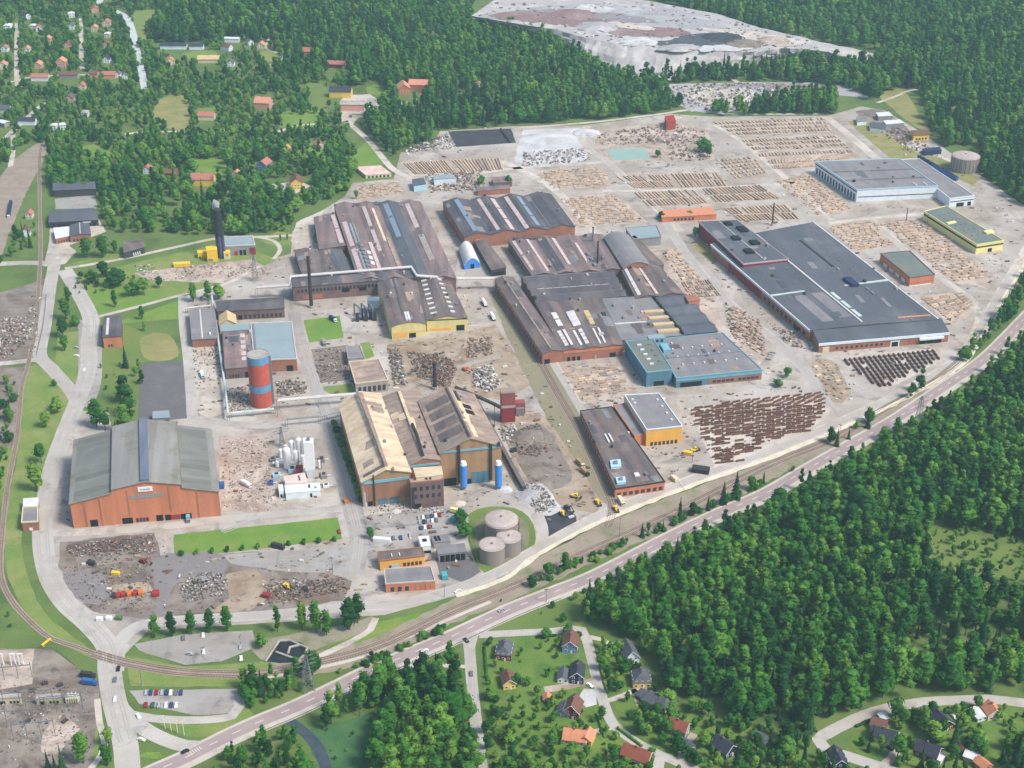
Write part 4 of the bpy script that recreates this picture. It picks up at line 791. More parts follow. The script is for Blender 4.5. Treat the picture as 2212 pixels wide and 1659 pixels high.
bld('flat_mill', 'flat grey-brown mill roof with four tan light boxes beside the thin black wall', W, [(1300, 646), (1410, 640), (1478, 724), (1344, 735)], 9.5, R_GREY, BRICKD, feats=[
    ('roof', .62, .97, .56, .62, 1.2, SKYY, 'skylight'), ('roof', .62, .97, .40, .46, 1.2, SKYY, 'skylight'), ('roof', .62, .97, .24, .30, 1.2, SKYY, 'skylight'), ('roof', .62, .97, .08, .14, 1.2, SKYY, 'skylight'), ('roof', .97, 1.0, .0, 1, 1.5, OPEN, 'parapet'), ('roof', .0, .55, .35, .375, .6, PIPEW, 'roof_strip'), ('roof', -.15, -.08, .55, .62, 2, NAVY, 'roof_vent')])
bld('ribbed_mill', 'dark slate roof with four shallow wave ribs, right of the tan light boxes', W, [(1412, 642), (1480, 636), (1550, 716), (1480, 723)], 9, R_SLATE, BRICKD, prof=gab(4, 1.8), axis='u')
bld('brick_tower_house', 'round-cornered red brick block at the back corner of the ribbed slate roof', 'brick block', [(1480, 640), (1502, 638), (1512, 648), (1488, 652)], 12, BRICK, BRICKO, feats=[('wall', 'f', .2, .8, 3, 6, GLASS, 'window', 2, .4)])
bld('teal_block', 'tall teal-walled block with stained green-grey roof, front of the central mills', W, [(1351, 738), (1410, 732), (1452, 800), (1397, 806)], 12, R_GREEN, W_TEAL, parapet=W_TEALL, ov=.2, feats=[
    ('roof', .3, .45, .15, .9, 1, SKYL, 'roof_vent', 1, 5, .8), ('roof', .7, .8, .2, .9, 1, STEEL, 'roof_vent', 1, 4, .8), ('wall', 'f', .3, .7, 0, 4, OPEN, 'door')])
bld('teal_front_hall', 'broad grey flat roof with light teal front fascia over brick, beside the teal block', W, [(1412, 735), (1560, 720), (1646, 800), (1461, 818)], 8, R_GREY, W_TEAL, parapet=W_TEALL, ov=.3, feats=[
    ('wall', 'f', 0, 1, 5.5, 7.6, W_TEALL, 'band'), ('wall', 'f', .38, 1, .3, 4.6, BRICK, 'wall_panel'), ('wall', 'f', .42, .68, 1.5, 3.5, GLASS, 'window', 5, .2, .3), ('wall', 'f', .72, .97, 1.5, 3.5, GLASS, 'window', 5, .2, .3), ('wall', 'f', .05, .3, 0, 4, OPEN, 'door'),
    ('roof', .1, .9, .2, .8, 1.0, SKYL, 'roof_vent', 6, 3, .88), ('roof', .0, 1, .48, .52, .5, STEEL, 'roof_strip'), ('roof', .02, .12, .62, .8, 3, W_TEALL, 'roof_house')])
bld('teal_roof_house', 'small light teal plant room on the roofs behind the teal block', 'plant room', [(1398, 725), (1432, 722), (1438, 730), (1402, 733)], 13, R_BLUE, W_TEALL, ov=.1, feats=[('wall', 'f', .1, .9, 10, 12, GLASS, 'window', 3, .4)])
# --- the melt shop
ms = 'melt shop'
bld('melt_shop_hall', 'dusty tan gabled melt hall, leftmost of the three tall bays', ms, [(733, 875), (822, 861), (887, 1030), (782, 1043)], 19, R_TAN, W_TANW, prof=[(0, 0), (.5, 8), (1, 3.5)], ov=.8, feats=[
    ('mon', .47, .56, .03, .98, 1.2, R_TAN2, 'roof_monitor'), ('wall', 'f', .03, .97, 17.6, 19.6, W_TEALL, 'fascia', 1, 0, .5), ('wall', 'f', .05, .95, 3.5, 17, mat('wall_rust_brown', (158, 116, 88), (138, 100, 80), .2, stretch=(1, 1, .15), dirt=((124, 96, 80), .15, .7), lines=(0, 3, .06)), 'wall_panel'), ('wall', 'f', .22, .25, 0, 24, DSTEEL, 'downpipe', 1, 0, .8), ('wall', 'f', .3, .75, 0, 5, W_TEAL, 'door', 2, .2), ('wall', 'f', .1, .2, 0, 4, OPEN, 'door'),
    ('wall', 'l', .05, .95, 5, 9, GLASS, 'window', 14, .4), ('roof', .05, .45, .03, .06, .5, R_BROWN, 'roof_patch'), ('pipe', [(.5, .02, 2), (.49, .25, 2.6), (.47, .6, 2.8), (.44, .98, 2.6)], .7, R_TAN2, 'duct')])
bld('melt_shop_hall', 'dusty brown middle melt bay with a dark ridge duct, between two taller bays', ms, [(822, 861), (905, 853), (951, 1000), (880, 1008)], 22, R_TAN2, BRICK, prof=[(0, 0), (.5, 5), (1, 2)], ov=.5, feats=[
    ('mon', .44, .52, .25, .98, 1.2, R_TAN, 'roof_monitor'), ('pipe', [(.5, .02, 1), (.52, .3, 2.5), (.5, .45, 2.2)], 1.0, DSTEEL, 'duct'), ('wall', 'f', .02, .98, 21, 22.6, W_TEALL, 'fascia', 1, 0, .5), ('wall', 'f', .2, .8, 16, 20, GLASS, 'window', 4, .4)])
bld('melt_shop_hall', 'tallest melt bay with tan front between dark pipes and holes in its stained roof', ms, [(905, 868), (1023, 856), (1083, 967), (951, 980)], 26, R_TAN2, W_TANW, prof=[(0, 0), (.5, 9.5), (1, 1)], ov=.8, feats=[
    ('roof', .06, .44, .12, .9, .5, R_BROWN, 'roof_sheet', 1, 4, .3), ('roof', .58, .98, .05, .95, .08, R_TAN, 'roof_sheet'), ('roof', .66, .8, .5, .72, .3, OPEN, 'roof_hole', 1, 2, .3), ('roof', .6, .66, .75, .95, .4, DSTEEL, 'roof_hole'),
    ('pipe', [(.5, .02, .8), (.5, .98, .8)], .9, R_BROWN, 'ridge_duct'), ('wall', 'f', .28, .32, 2, 31, DSTEEL, 'downpipe', 1, 0, 1.2), ('wall', 'f', .80, .84, 2, 30, DSTEEL, 'downpipe', 1, 0, 1.2), ('wall', 'f', .03, .97, 26.2, 27.6, W_TEALL, 'fascia', 1, 0, .5),
    ('wall', 'f', .5, .8, 0, 9, W_TEAL, 'wall_panel', 3, .06), ('wall', 'f', .05, .25, 0, 6, OPEN, 'door'), ('wall', 'f', .33, .5, 0, 4, OPEN, 'door')])
bld('transformer_house', 'square brown brick annex with flat roof at the front of the melt shop', 'annex', [(884, 1036), (954, 1030), (958, 1038), (887, 1045)], 20, R_TAN2, BRICKD, parapet=BRICK, ov=.2, feats=[
    ('wall', 'f', .05, .95, 14, 17, GLASS, 'window', 5, .5), ('wall', 'f', .05, .95, 8, 11, GLASS, 'window', 5, .5), ('wall', 'f', .1, .3, 0, 4, OPEN, 'door'), ('wall', 'f', .02, .1, 0, 17, DSTEEL, 'downpipe')])
bld('roof_plant_room', 'pale flat plant room perched above the brick annex of the melt shop', 'plant room', [(893, 1012), (953, 1008), (957, 1027), (899, 1032)], 22.6, R_TAN, W_CREAM, ov=.2, feats=[('wall', 'f', .3, .6, 20.6, 22, GLASS, 'window', 2, .4)])
for i, (x, y) in enumerate(((1002, 1057), (1077, 1056))):
    t = empty('silo', G(x, y), 0, ('left' if i == 0 else 'right') + ' bright blue slender silo with white cap before the tan melt shop front', 'silo', 'blue silos by the melt shop')
    MB().cyl(0, 0, 3, 19.5, 2.4, 20).build('shell', SILO_B, t); MB().cyl(0, 0, .6, 3, .8, 16, 2.4).build('cone', SILO_B, t)
    MB().cyl(0, 0, 19.5, 22, 2.3, 20, 1.6).build('cap', WHITE, t)
    for k in range(4): a = math.pi / 4 + k * math.pi / 2; MB().bar((2 * math.cos(a), 2 * math.sin(a), 0), (2 * math.cos(a), 2 * math.sin(a), 3.2), .2).build('leg', STEEL, t)
t = empty('gas_cylinder', G(790, 1093), 0, 'slim pale blue tank upright at the front left corner of the melt shop', 'tank')
MB().cyl(0, 0, .5, 11, 1.3, 14).build('shell', W_BLUEL, t); MB().dome(0, 0, 11, 1.3, 1, 14, 3).build('cap', WHITE, t)
t = empty('red_cooling_tower', G(1097, 908), aim(1080, 908, 1120, 905), 'dull red sheet-clad tower with pale band behind the tallest melt bay', 'tower')
MB().box(-5, -3, 0, 5, 4, 12).build('lower_block', W_RED, t); MB().box(-5.1, -3.1, 12, 5.1, 4.1, 14).build('band', CONC, t); MB().box(-5, -3, 14, 5, 4, 24).build('upper_block', mat('dull_red', (150, 82, 76), (136, 74, 70), .2), t); MB().box(-5.3, -3.3, 24, 5.3, 4.3, 24.6).build('roof', R_TAN2, t)
t = empty('red_filter_box', G(1122, 890), .1, 'red filter boxes right of the dull red tower', 'filter'); MB().box(-4, -3, 0, 4, 3, 9).build('housing', mat('dull_red', (150, 82, 76)), t); MB().box(-3, -6, 0, 3, -3.2, 6).build('hopper', STEEL, t)
P = [G(982, 836, 31), G(1030, 856, 25), G(1068, 873, 19), G(1082, 880, 17)]; o = Vector((P[0].x, P[0].y, 0))
t = empty('conveyor', o, 0, 'dark covered conveyor slanting from the tallest melt bay to the red tower', 'conveyor')
MB().path([p - o for p in P], 1.5).build('gallery', DSTEEL, t)
for p in P[1:3]: q = p - o; MB().bar((q.x, q.y, 0), (q.x, q.y, q.z), .3).build('leg', DSTEEL, t)
bld('slag_wall', 'long low dark wall beside the right flank of the melt shop', 'wall', [(1024, 860), (1030, 858), (1136, 1050), (1128, 1052)], 4, R_BROWN, W_DARK, ov=.05)
def stack(name, x, y, hgt, r, m, label, cat='chimney'):
    t = empty(name, G(x, y), 0, label, cat); MB().cyl(0, 0, 0, hgt, r, 12, r * .75).build('shaft', m, t); MB().cyl(0, 0, hgt, hgt + .6, r * .95, 12).build('rim', DSTEEL, t); MB().cyl(0, 0, 0, 2, r * 1.5, 8).build('base', CONC, t)
stack('chimney', 673, 664, 46, 1.6, DSTEEL, 'thin dark chimney in front of the long windowed building')
stack('chimney', 940, 840, 22, 1.7, DSTEEL, 'short black stack rising from the scrap behind the melt shop')
stack('chimney', 1290, 590, 30, .9, mat('stack_black', (38, 40, 46)), 'thin black stack between the transverse bays and curved roof')
stack('chimney', 1280, 545, 24, 1.0, STEEL, 'grey stack among the roof equipment of the rusty mill')
stack('chimney', 1668, 487, 22, .8, DSTEEL, 'thin dark stack at the back edge of the big slate roof')
stack('chimney', 2238 - 281, 480, 14, .5, DSTEEL, 'slim dark mast stack in the field left of the yellow building')
# dust plant beside the yellow halls
t = empty('dust_filter', G(790, 690), .1, 'tangle of dark filter ducts left of the yellow-fronted halls', 'filter')
for k in range(5): MB().box(-8 + k * 3.6, -4 + (k % 2) * 3, 0, -5.4 + k * 3.6, 1 + (k % 2) * 3, 6 + (k * 37 % 5)).build('hopper', NAVY if k % 2 else DSTEEL, t)
for k in range(3): MB().path([(-9 + k * 6, 8, 1), (-9 + k * 6, 8, 11), (-4 + k * 5, -3, 12), (-4 + k * 5, -3, 3)], .7, n=8).build('duct', STEEL, t)
MB().box(2, 10, 5, 12, 18, 12).build('housing', mat('filter_blue', (112, 128, 140), (98, 114, 128), .2), t)
# --- offices and low blocks
bld('brown_office', 'square flat-roofed pale office block at the scrap yard edge', 'office', [(754, 783), (818, 777), (838, 822), (768, 830)], 9, R_TAN2, CONC, parapet=W_CREAM, ov=.2, feats=[('wall', 'l', .05, .95, 1.5, 6.5, GLASS, 'window', 6, .4), ('wall', 'f', .05, .95, 1.5, 6, GLASS, 'window', 6, .4)])
bld('brown_office', 'small grey flat roof directly behind the square pale office block', 'office', [(748, 750), (777, 748), (787, 773), (752, 776)], 6, R_GREY, CONC, parapet=CONC, ov=.2)
bld('ochre_office', 'ochre-fronted office with dark flat roof beside the works entrance', 'office', [(815, 1194), (912, 1184), (917, 1202), (821, 1213)], 7, R_BROWN, W_ORNG, parapet=BRICK, ov=.2, feats=[('wall', 'f', .25, .42, 0, 3.6, W_BLUEL, 'window'), ('wall', 'f', .2, .24, 0, 3, OPEN, 'door'), ('wall', 'f', .5, .95, 1.5, 4, GLASS, 'window', 5, .35), ('roof', .2, .55, .3, .6, .8, WHITE, 'roof_vent', 2, 1, .9)])
bld('brick_office', 'low red brick office in front of the ochre office, dark windows at left', 'office', [(830, 1231), (930, 1225), (940, 1256), (833, 1263)], 6, R_GREY, BRICKO, parapet=SKYP, ov=.2, feats=[('wall', 'f', .06, .5, .8, 3.8, GLASS, 'window', 3, .5), ('wall', 'f', .55, .95, 1, 4.5, BRICK, 'pilaster', 4, .8)])
bld('open_garage', 'flat-roofed open garage with dark bays left of the round tanks', 'garage', [(942, 1181), (1002, 1175), (1007, 1192), (948, 1198)], 6, R_GREY, CONC, ov=.4, feats=[('wall', 'f', .03, .98, 0, 5, OPEN, 'bay', 5, .12)])
bld('white_hut', 'white flat-topped hut with a dark base between ochre office and open garage', 'hut', [(903, 1160), (926, 1158), (931, 1180), (910, 1182)], 5, R_WHITE, W_WHITE, ov=.1, feats=[('roof', .3, .7, .4, .7, .5, OPEN, 'roof_vent', 1, 2, .4), ('wall', 'f', .02, .98, 0, 2, OPEN, 'door')])
bld('grey_hut', 'low grey hut with pale dormers behind the open garage', 'hut', [(930, 1158), (968, 1155), (973, 1170), (938, 1174)], 4, R_GREY, CONC, ov=.1, feats=[('roof', .1, .5, .2, .8, .5, OPEN, 'roof_vent', 2, 1, .4)])
bld('low_shop', 'long low purple-brown roof with brick end pointing at the corner junction', 'workshop', [(1253, 889), (1322, 880), (1436, 1042), (1329, 1058)], 6.5, R_BROWN, BRICKO, parapet=DSTEEL, ov=.2, feats=[
    ('wall', 'f', .02, .98, 1, 3.6, GLASS, 'window', 8, .4), ('roof', .3, .5, .55, .65, 1, SKYL, 'roof_vent', 2, 1, .6), ('roof', .5, .6, .1, .14, 1, SKYL, 'roof_vent'), ('wall', 'l', .02, .98, 1.5, 4.5, GLASS, 'window', 18, .5), ('wall', 'r', .02, .9, 1.5, 4.5, GLASS, 'window', 14, .5)])
for k, q in enumerate((((1318, 995), (1340, 993), (1342, 1008), (1320, 1010)), ((1330, 1032), (1350, 1030), (1352, 1042), (1333, 1044)))):
    bld('filter_unit', ('rear' if k == 0 else 'front') + ' light blue filter unit at the left edge of the long purple-brown roof', 'filter', q, 8, W_BLUEL, W_BLUEL, ov=.05, feats=[('roof', .3, .7, .3, .7, 1, STEEL, 'roof_vent'), ('wall', 'f', .1, .9, 5, 7, W_WHITE, 'panel')])
bld('brick_link', 'narrow grey roof and brick link along the left of the ochre block', 'workshop', [(1325, 877), (1349, 873), (1394, 938), (1371, 944)], 8, R_GREY, BRICKO, parapet=BRICKO, ov=.2)
bld('ochre_block', 'boxy ochre-fronted building with white roof edge above the rusty billet yard', 'workshop', [(1349, 855), (1423, 851), (1474, 922), (1397, 930)], 13, R_GREY, W_ORNG, parapet=W_WHITE, ov=.2, feats=[
    ('roof', .8, .86, .1, .9, 1, SKYL, 'roof_vent', 1, 4, .85), ('roof', .1, .18, .7, .9, 1, SKYL, 'roof_vent', 1, 2, .8), ('wall', 'f', .1, .9, 0, 3, GLASS, 'window', 7, .4), ('wall', 'l', 0, 1, 9, 13, W_CREAM, 'wall_panel')])
# --- the slate-roofed hall on the right
bld('slate_hall', 'huge dark slate roofed hall with white-edged brick flank on the right', W, [(1536, 528), (1757, 481), (2026, 690), (1750, 714)], 10, R_SLATE, BRICK, prof=[(0, 0), (.42, 1.2), (1, 0)], ov=.6, fascia=(W_WHITE, 'lr', 1.4), feats=[
    ('roof', .41, .425, .02, .98, .7, PIPEW, 'roof_strip'), ('roof', -.01, 1.0, .36, .372, .8, PIPEG, 'roof_strip'), ('roof', .30, .40, .08, .33, .15, R_GREY, 'roof_sheet'), ('roof', .15, .24, .06, .33, .15, R_GREY, 'roof_sheet'), ('roof', .44, .47, .06, .32, .6, PIPEG, 'skylight', 1, 3, .2),
    ('roof', .66, .72, .34, .42, 2.5, NAVY, 'roof_vent'), ('roof', .75, .77, .25, .33, .8, STEEL, 'roof_vent', 1, 2, .3), ('roof', .7, .72, .55, .85, .4, DSTEEL, 'roof_strip'), ('roof', .72, .98, .03, .04, .3, T_ORG, 'roof_strip'),
    ('roof', .1, .9, .45, .85, .7, STEEL, 'roof_vent', 5, 4, .93), ('wall', 'l', .03, .44, 2, 5, GLASS, 'window', 10, .5), ('wall', 'l', .1, .14, 0, 4, OPEN, 'door'), ('wall', 'l', .46, .8, 0, 8.6, W_RED, 'wall_panel')])
bld('slate_lean_to', 'lower slate roof strip with white fascia and brick front before the huge slate hall', W, [(1755, 716), (2032, 693), (2050, 719), (1770, 743)], 8, R_SLATE, BRICK, prof=[(0, 0), (1, 1.8)], axis='u', ov=.5, fascia=(W_WHITE, 'f', 1.6), feats=[
    ('wall', 'f', .55, .62, 0, 5, W_WHITE, 'door_frame'), ('wall', 'f', .56, .61, 0, 4.2, OPEN, 'door', 1, 0, .3), ('wall', 'f', .77, .96, 4.4, 6, W_WHITE, 'canopy', 1, 0, 2.5), ('wall', 'f', .77, .95, 0, 4, OPEN, 'door', 3, .1), ('wall', 'f', .03, .08, 0, 5, W_CREAM, 'door'), ('wall', 'f', .12, .5, 2, 4, GLASS, 'window', 10, .5)])
bld('red_hall', 'dark red clad hall with black roof ventilators left of the slate hall', W, [(1510, 480), (1592, 476), (1702, 560), (1606, 570)], 14, R_SLATE, W_RED, fascia=(mat('fascia_pink', (196, 170, 176), (182, 156, 162), .3), 'lfr', .9), ov=.3, feats=[
    ('roof', .28, .46, .18, .27, 2, OPEN, 'roof_ventilator'), ('roof', .62, .8, .36, .45, 2, OPEN, 'roof_ventilator'), ('roof', .33, .5, .50, .58, 2, OPEN, 'roof_ventilator'), ('roof', .72, .9, .68, .8, 2, OPEN, 'roof_ventilator'), ('roof', .55, .72, .86, .93, 2, OPEN, 'roof_ventilator'), ('roof', .5, .515, .02, .98, .3, PIPEW, 'roof_strip')])
bld('white_hall', 'large white-walled hall with flat grey roof at the back of the bar yard', 'warehouse', [(1762, 350), (1943, 344), (2026, 403), (1852, 411)], 12, R_GREY, W_WHITE, parapet=W_BLUEL, ov=.3, feats=[
    ('wall', 'f', .02, .98, 4.5, 5.2, OPEN, 'window_band'), ('wall', 'l', .02, .98, .5, 7, GLASS, 'bay', 14, .5), ('wall', 'l', 0, 1, 9.5, 10.6, DSTEEL, 'band'), ('roof', .02, .98, .3, .33, .2, R_BROWN, 'roof_strip'), ('roof', .02, .98, .6, .63, .2, R_BROWN, 'roof_strip'), ('roof', .7, .95, .05, .15, .6, SKYL, 'roof_vent', 2, 1, .9)])
bld('white_hall_wing', 'lower grey-roofed wing on the right flank of the large white hall', 'warehouse', [(1945, 346), (1985, 344), (2105, 424), (2052, 430)], 9, R_GREY, W_WHITE, parapet=W_WHITE, ov=.3, feats=[('wall', 'f', .3, .6, 0, 4, OPEN, 'door'), ('wall', 'f', .75, .9, 0, 4, OPEN, 'door'), ('wall', 'f', .02, .98, 5.5, 6.3, DSTEEL, 'band')])
bld('yellow_warehouse', 'long pale yellow warehouse with green-grey flat roof at the right edge of the yard', 'warehouse', [(1996, 458), (2044, 446), (2168, 521), (2110, 530)], 8.5, R_GREEN, W_PALEY, parapet=W_PALEY, ov=.2, feats=[
    ('wall', 'l', .0, 1, 5.6, 7.2, OPEN, 'window_band'), ('wall', 'f', .0, 1, 5.6, 7.0, GLASS, 'window_band'), ('wall', 'f', .45, .6, 0, 3.5, OPEN, 'door'), ('roof', .1, .45, .58, .62, 1, W_PALEY, 'roof_house'), ('roof', .8, 1.1, .2, .26, 1.5, W_PALEY, 'roof_house'), ('roof', .2, .8, .15, .9, .6, STEEL, 'roof_vent', 3, 5, .9)])
bld('brick_warehouse', 'low brick warehouse with flat grey roof between slate hall and striped bar field', 'warehouse', [(1902, 549), (1965, 543), (2019, 594), (1966, 601)], 8, R_GREEN, BRICKO, parapet=BRICKD, ov=.2, feats=[('wall', 'f', .0, 1, 2.8, 3.3, BRICK, 'band'), ('wall', 'l', .1, .9, 0, 3, W_WHITE, 'door', 4, .4), ('wall', 'f', .0, .9, .1, .8, W_WHITE, 'plinth')])
bld('orange_canteen', 'low orange-roofed building with a planted forecourt at the bar yard crossing', 'office', [(1426, 455), (1534, 448), (1548, 463), (1430, 470)], 5, T_ORG, BRICKO, ov=.4, feats=[('wall', 'f', .2, .6, 1, 3.5, GLASS, 'window', 6, .4)])
bld('white_store', 'rear one of two white-roofed sheds in the far corner yard', 'shed', [(2172 - 280, 244), (2212 - 292, 242), (2220 - 292, 250), (2180 - 282, 252)], 5, R_WHITE, W_GREY, ov=.2)
bld('white_store', 'front one of two white-roofed sheds in the far corner yard', 'shed', [(1908, 261), (1944, 259), (1953, 266), (1914, 269)], 5, R_WHITE, W_GREY, ov=.2)
bld('grey_store', 'small grey shed with white front left of the two white-roofed sheds', 'shed', [(1850, 253), (1868, 251), (1872, 262), (1852, 264)], 4, R_GREY, W_WHITE, ov=.2)
bld('grey_store', 'dark slate shed below the front white-roofed shed in the far corner', 'shed', [(1878, 266), (1912, 266), (1914, 280), (1880, 276)], 4, R_SLATE, W_WHITE, ov=.2)
bld('yellow_villa', 'yellow house ringed by a drive at the forest edge in the far corner', 'house', [(1968, 283), (2000, 282), (2008, 291), (1974, 293)], 6, T_BRWN, H_YEL, prof=gab(1, 3), axis='u', feats=[('wall', 'f', .1, .9, 1, 3, GLASS, 'window', 4, .5)])
bld('blue_store', 'low dark blue roofed store left of the round grey tank', 'shed', [(1993, 322), (2030, 318), (2034, 325), (1997, 329)], 4, NAVY, NAVY, ov=.2)
# tanks
def tank(x, y, r, hgt, dome, label, m=TANKC, group=None, pil=0):
    t = empty('tank', G(x, y), 0, label, 'tank', group)
    MB().cyl(0, 0, 0, hgt, r, 40, cap=False).build('shell', m, t)
    MB().dome(0, 0, hgt, r + .25, dome, 40, 4).build('roof', mat('tank_roof', (186, 172, 164), (166, 152, 144), .12, dirt=((150, 138, 130), .2, .7)), t)
    k = MB()
    for i in range(24): a = 2 * math.pi * i / 24; k.bar((math.cos(a) * r, math.sin(a) * r, hgt + .9), (math.cos(a + .2618) * r, math.sin(a + .2618) * r, hgt + .9), .07)
    k.build('railing', STEEL, t); MB().box(r, -.5, 0, r + .8, .5, hgt + .5).build('ladder', STEEL, t); MB().cyl(0, 0, hgt + dome - .3, hgt + dome + .8, .7, 10).build('hatch', STEEL, t)
    for i in range(pil): a = 2 * math.pi * i / pil; MB().obox((math.cos(a) * r, math.sin(a) * r, hgt / 2), .7, .7, hgt, a).build('rib', CONC, t)
tank(1083, 1160, 10.8, 13.5, 2.2, 'largest of the three round concrete tanks, rearmost on the grassy mound', group='round concrete tanks')
tank(1099, 1190, 7.7, 11, .7, 'middle round concrete tank with pale flat top, right of the others', group='round concrete tanks')
tank(1063, 1207, 8.0, 11, .5, 'front round concrete tank nearest the perimeter road', group='round concrete tanks')
tank(2082, 366, 14, 15, 2.0, 'broad round grey ribbed tank at the forest edge beyond the white hall', TANKC, None, 22)
# air separation plant
for i, (x, y, r, hh) in enumerate(((632, 992, 1.9, 14), (648, 995, 1.9, 17), (662, 998, 1.9, 18), (618, 985, 1.5, 8), (622, 1012, 2.6, 15), (600, 1010, 1.3, 5))):
    t = empty('gas_tank', G(x, y), 0, ['white upright gas tank, left of the tallest pair', 'tall white gas tank, left one of the tallest pair', 'tall white gas tank, right one of the tallest pair beside the white column', 'short white tank at the back of the gas plant', 'stout white gas tank in front of the tall ones', 'smallest white tank at the left end of the gas plant'][i], 'gas tank', 'white gas tanks of the gas plant')
    MB().cyl(0, 0, .8, hh, r, 18).build('shell', WHITE, t); MB().dome(0, 0, hh, r, r * .7, 18, 3).build('dome', WHITE, t)
    for k in range(4): a = k * math.pi / 2; MB().bar((r * .8 * math.cos(a), r * .8 * math.sin(a), 0), (r * .8 * math.cos(a), r * .8 * math.sin(a), 1), .2).build('leg', STEEL, t)
t = empty('cold_box', G(672, 1030), .05, 'tall white square column tapering at its foot, tallest part of the gas plant', 'column')
MB().box(-3.2, -3, 7, 3.2, 3, 29).build('casing', WHITE, t); MB().hexa([(-1.8, -1.8, 0), (1.8, -1.8, 0), (1.8, 1.8, 0), (-1.8, 1.8, 0), (-3.2, -3, 7), (3.2, -3, 7), (3.2, 3, 7), (-3.2, 3, 7)]).build('foot', W_WHITE, t); MB().box(-1, -1, 29, 1, 1, 31).build('cap', STEEL, t)
t = empty('pipe_manifold', G(615, 1008), 0, 'white horizontal pipe with dark supports left of the stout gas tank', 'pipe'); MB().bar((-8, 0, 3), (3, 1, 3), .9, n=8).build('pipe', WHITE, t); MB().bar((-7, 0, 0), (-7, 0, 3), .3).build('leg', STEEL, t); MB().bar((0, 1, 0), (0, 1, 3), .3).build('leg', STEEL, t)
for i, (x, y, r, hh) in enumerate(((607, 990, 1.2, 7), (640, 1008, 1.7, 12), (655, 1012, 1.5, 10), (690, 1012, 1.0, 6))):
    t = empty('gas_tank', G(x, y), 0, ['thin white tank between the short tank and the left pipe end', 'middling white tank, left of two in the second row of the gas plant', 'middling white tank, right of two in the second row of the gas plant', 'thin low white tank right of the white square column'][i], 'gas tank', 'white gas tanks of the gas plant')
    MB().cyl(0, 0, .6, hh, r, 16).build('shell', WHITE, t); MB().dome(0, 0, hh, r, r * .7, 16, 3).build('dome', W_WHITE, t); MB().box(r * .9, -.3, 0, r + .5, .3, hh).build('ladder', STEEL, t)
for i, (x, y, w_, l_, h_, m, lb) in enumerate(((632, 1018, 5, 6, 3, W_WHITE, 'white low machine box before the tall gas tank pair'), (700, 1030, 4, 5, 2.5, W_GREY, 'grey box at the right edge of the gas plant'), (598, 1030, 5, 4, 2.5, W_BLUEL, 'pale blue box at the left edge of the gas plant'), (586, 1046, 3, 4, 2.5, BLUEP, 'blue box on the rubble left of the gas plant hut'), (705, 1052, 4, 3, 2, WHITE, 'white box right of the mint-white building'), (695, 995, 4, 6, 2, STEEL, 'grey cooler behind the white square column'), (590, 995, 4, 5, 2, STEEL, 'grey cooler at the upper left of the gas plant'))):
    t = empty('plant_module', G(x, y), .12, lb, 'machine'); MB().box(-w_ / 2, -l_ / 2, .2, w_ / 2, l_ / 2, h_).build('housing', m, t); MB().box(-w_ / 4, -l_ / 4, h_, w_ / 4, l_ / 4, h_ + .6).build('fan_cowl', DSTEEL, t); MB().bar((w_ / 2, 0, 1), (w_ / 2 + 2.5, .5, 1), .25, n=6).build('pipe', WHITE, t)
bld('gas_plant_building', 'pinkish flat-roofed building of the gas plant below the white tanks', 'plant building', [(613, 1030), (658, 1022), (664, 1043), (617, 1046)], 5.5, mat('roof_pink', (214, 196, 188), (200, 182, 174), .1), W_CREAM, ov=.2, feats=[('roof', .65, .72, .2, .8, .6, OPEN, 'roof_vent', 1, 3, .6)])
bld('gas_control_building', 'pale mint-white low building at the front of the gas plant', 'plant building', [(615, 1048), (690, 1044), (692, 1060), (617, 1066)], 4.5, mat('roof_mint', (216, 226, 222), (204, 216, 212), .1), W_WHITE, ov=.2, feats=[('wall', 'f', .7, .76, 0, 3, OPEN, 'door'), ('roof', .68, .72, .4, .8, .6, OPEN, 'roof_vent'), ('roof', .85, .9, .3, .5, .5, STEEL, 'roof_vent')])
bld('gas_plant_hut', 'narrow white hut left of the mint-white gas plant building', 'hut', [(601, 1048), (611, 1047), (613, 1062), (603, 1064)], 4, R_WHITE, W_WHITE, ov=.1, feats=[('wall', 'f', .2, .6, 0, 2.4, OPEN, 'door')])
t = empty('red_compressor', G(647, 1024), .1, 'dull red machine between the white gas tanks', 'machine'); MB().box(-2.4, -4, 0, 2.4, 4, 5).build('housing', W_RED, t); MB().box(-1.5, -5.5, 0, 1.5, -4.1, 3).build('motor', STEEL, t)
# --- left edge: old industrial lots
bld('slate_store', 'long dark slate store, rearmost of three on the lot by the western tracks', 'store', [(116, 392), (204, 390), (206, 408), (115, 412)], 7, R_SLATE, W_DARK, prof=gab(1, 2.5), axis='u')
bld('slate_store', 'long dark slate store with black door openings, middle of three by the western tracks', 'store', [(110, 456), (202, 450), (212, 475), (106, 481)], 6, R_SLATE, W_DARK, prof=gab(1, 2.5), axis='u', feats=[('wall', 'f', .04, .96, 0, 4, OPEN, 'door', 9, .35), ('wall', 'f', .68, .84, 3, 5, WHITE, 'sign')])
bld('blue_roof_store', 'steel-blue roofed store with a brick front, front right of the western lot', 'store', [(152, 487), (192, 483), (196, 507), (151, 511)], 6, R_SLATE, BRICK, prof=gab(1, 1.6), feats=[('roof', .49, .53, 0, 1, .2, PIPEW, 'roof_strip'), ('wall', 'f', .1, .9, 1, 3, GLASS, 'window', 5, .5)])
bld('white_roof_store', 'white-roofed brick store, front left of the western lot', 'store', [(116, 493), (149, 490), (149, 510), (120, 516)], 5.5, R_WHITE, BRICK, ov=.3, feats=[('wall', 'f', .1, .9, 1, 3, GLASS, 'window', 4, .5)])
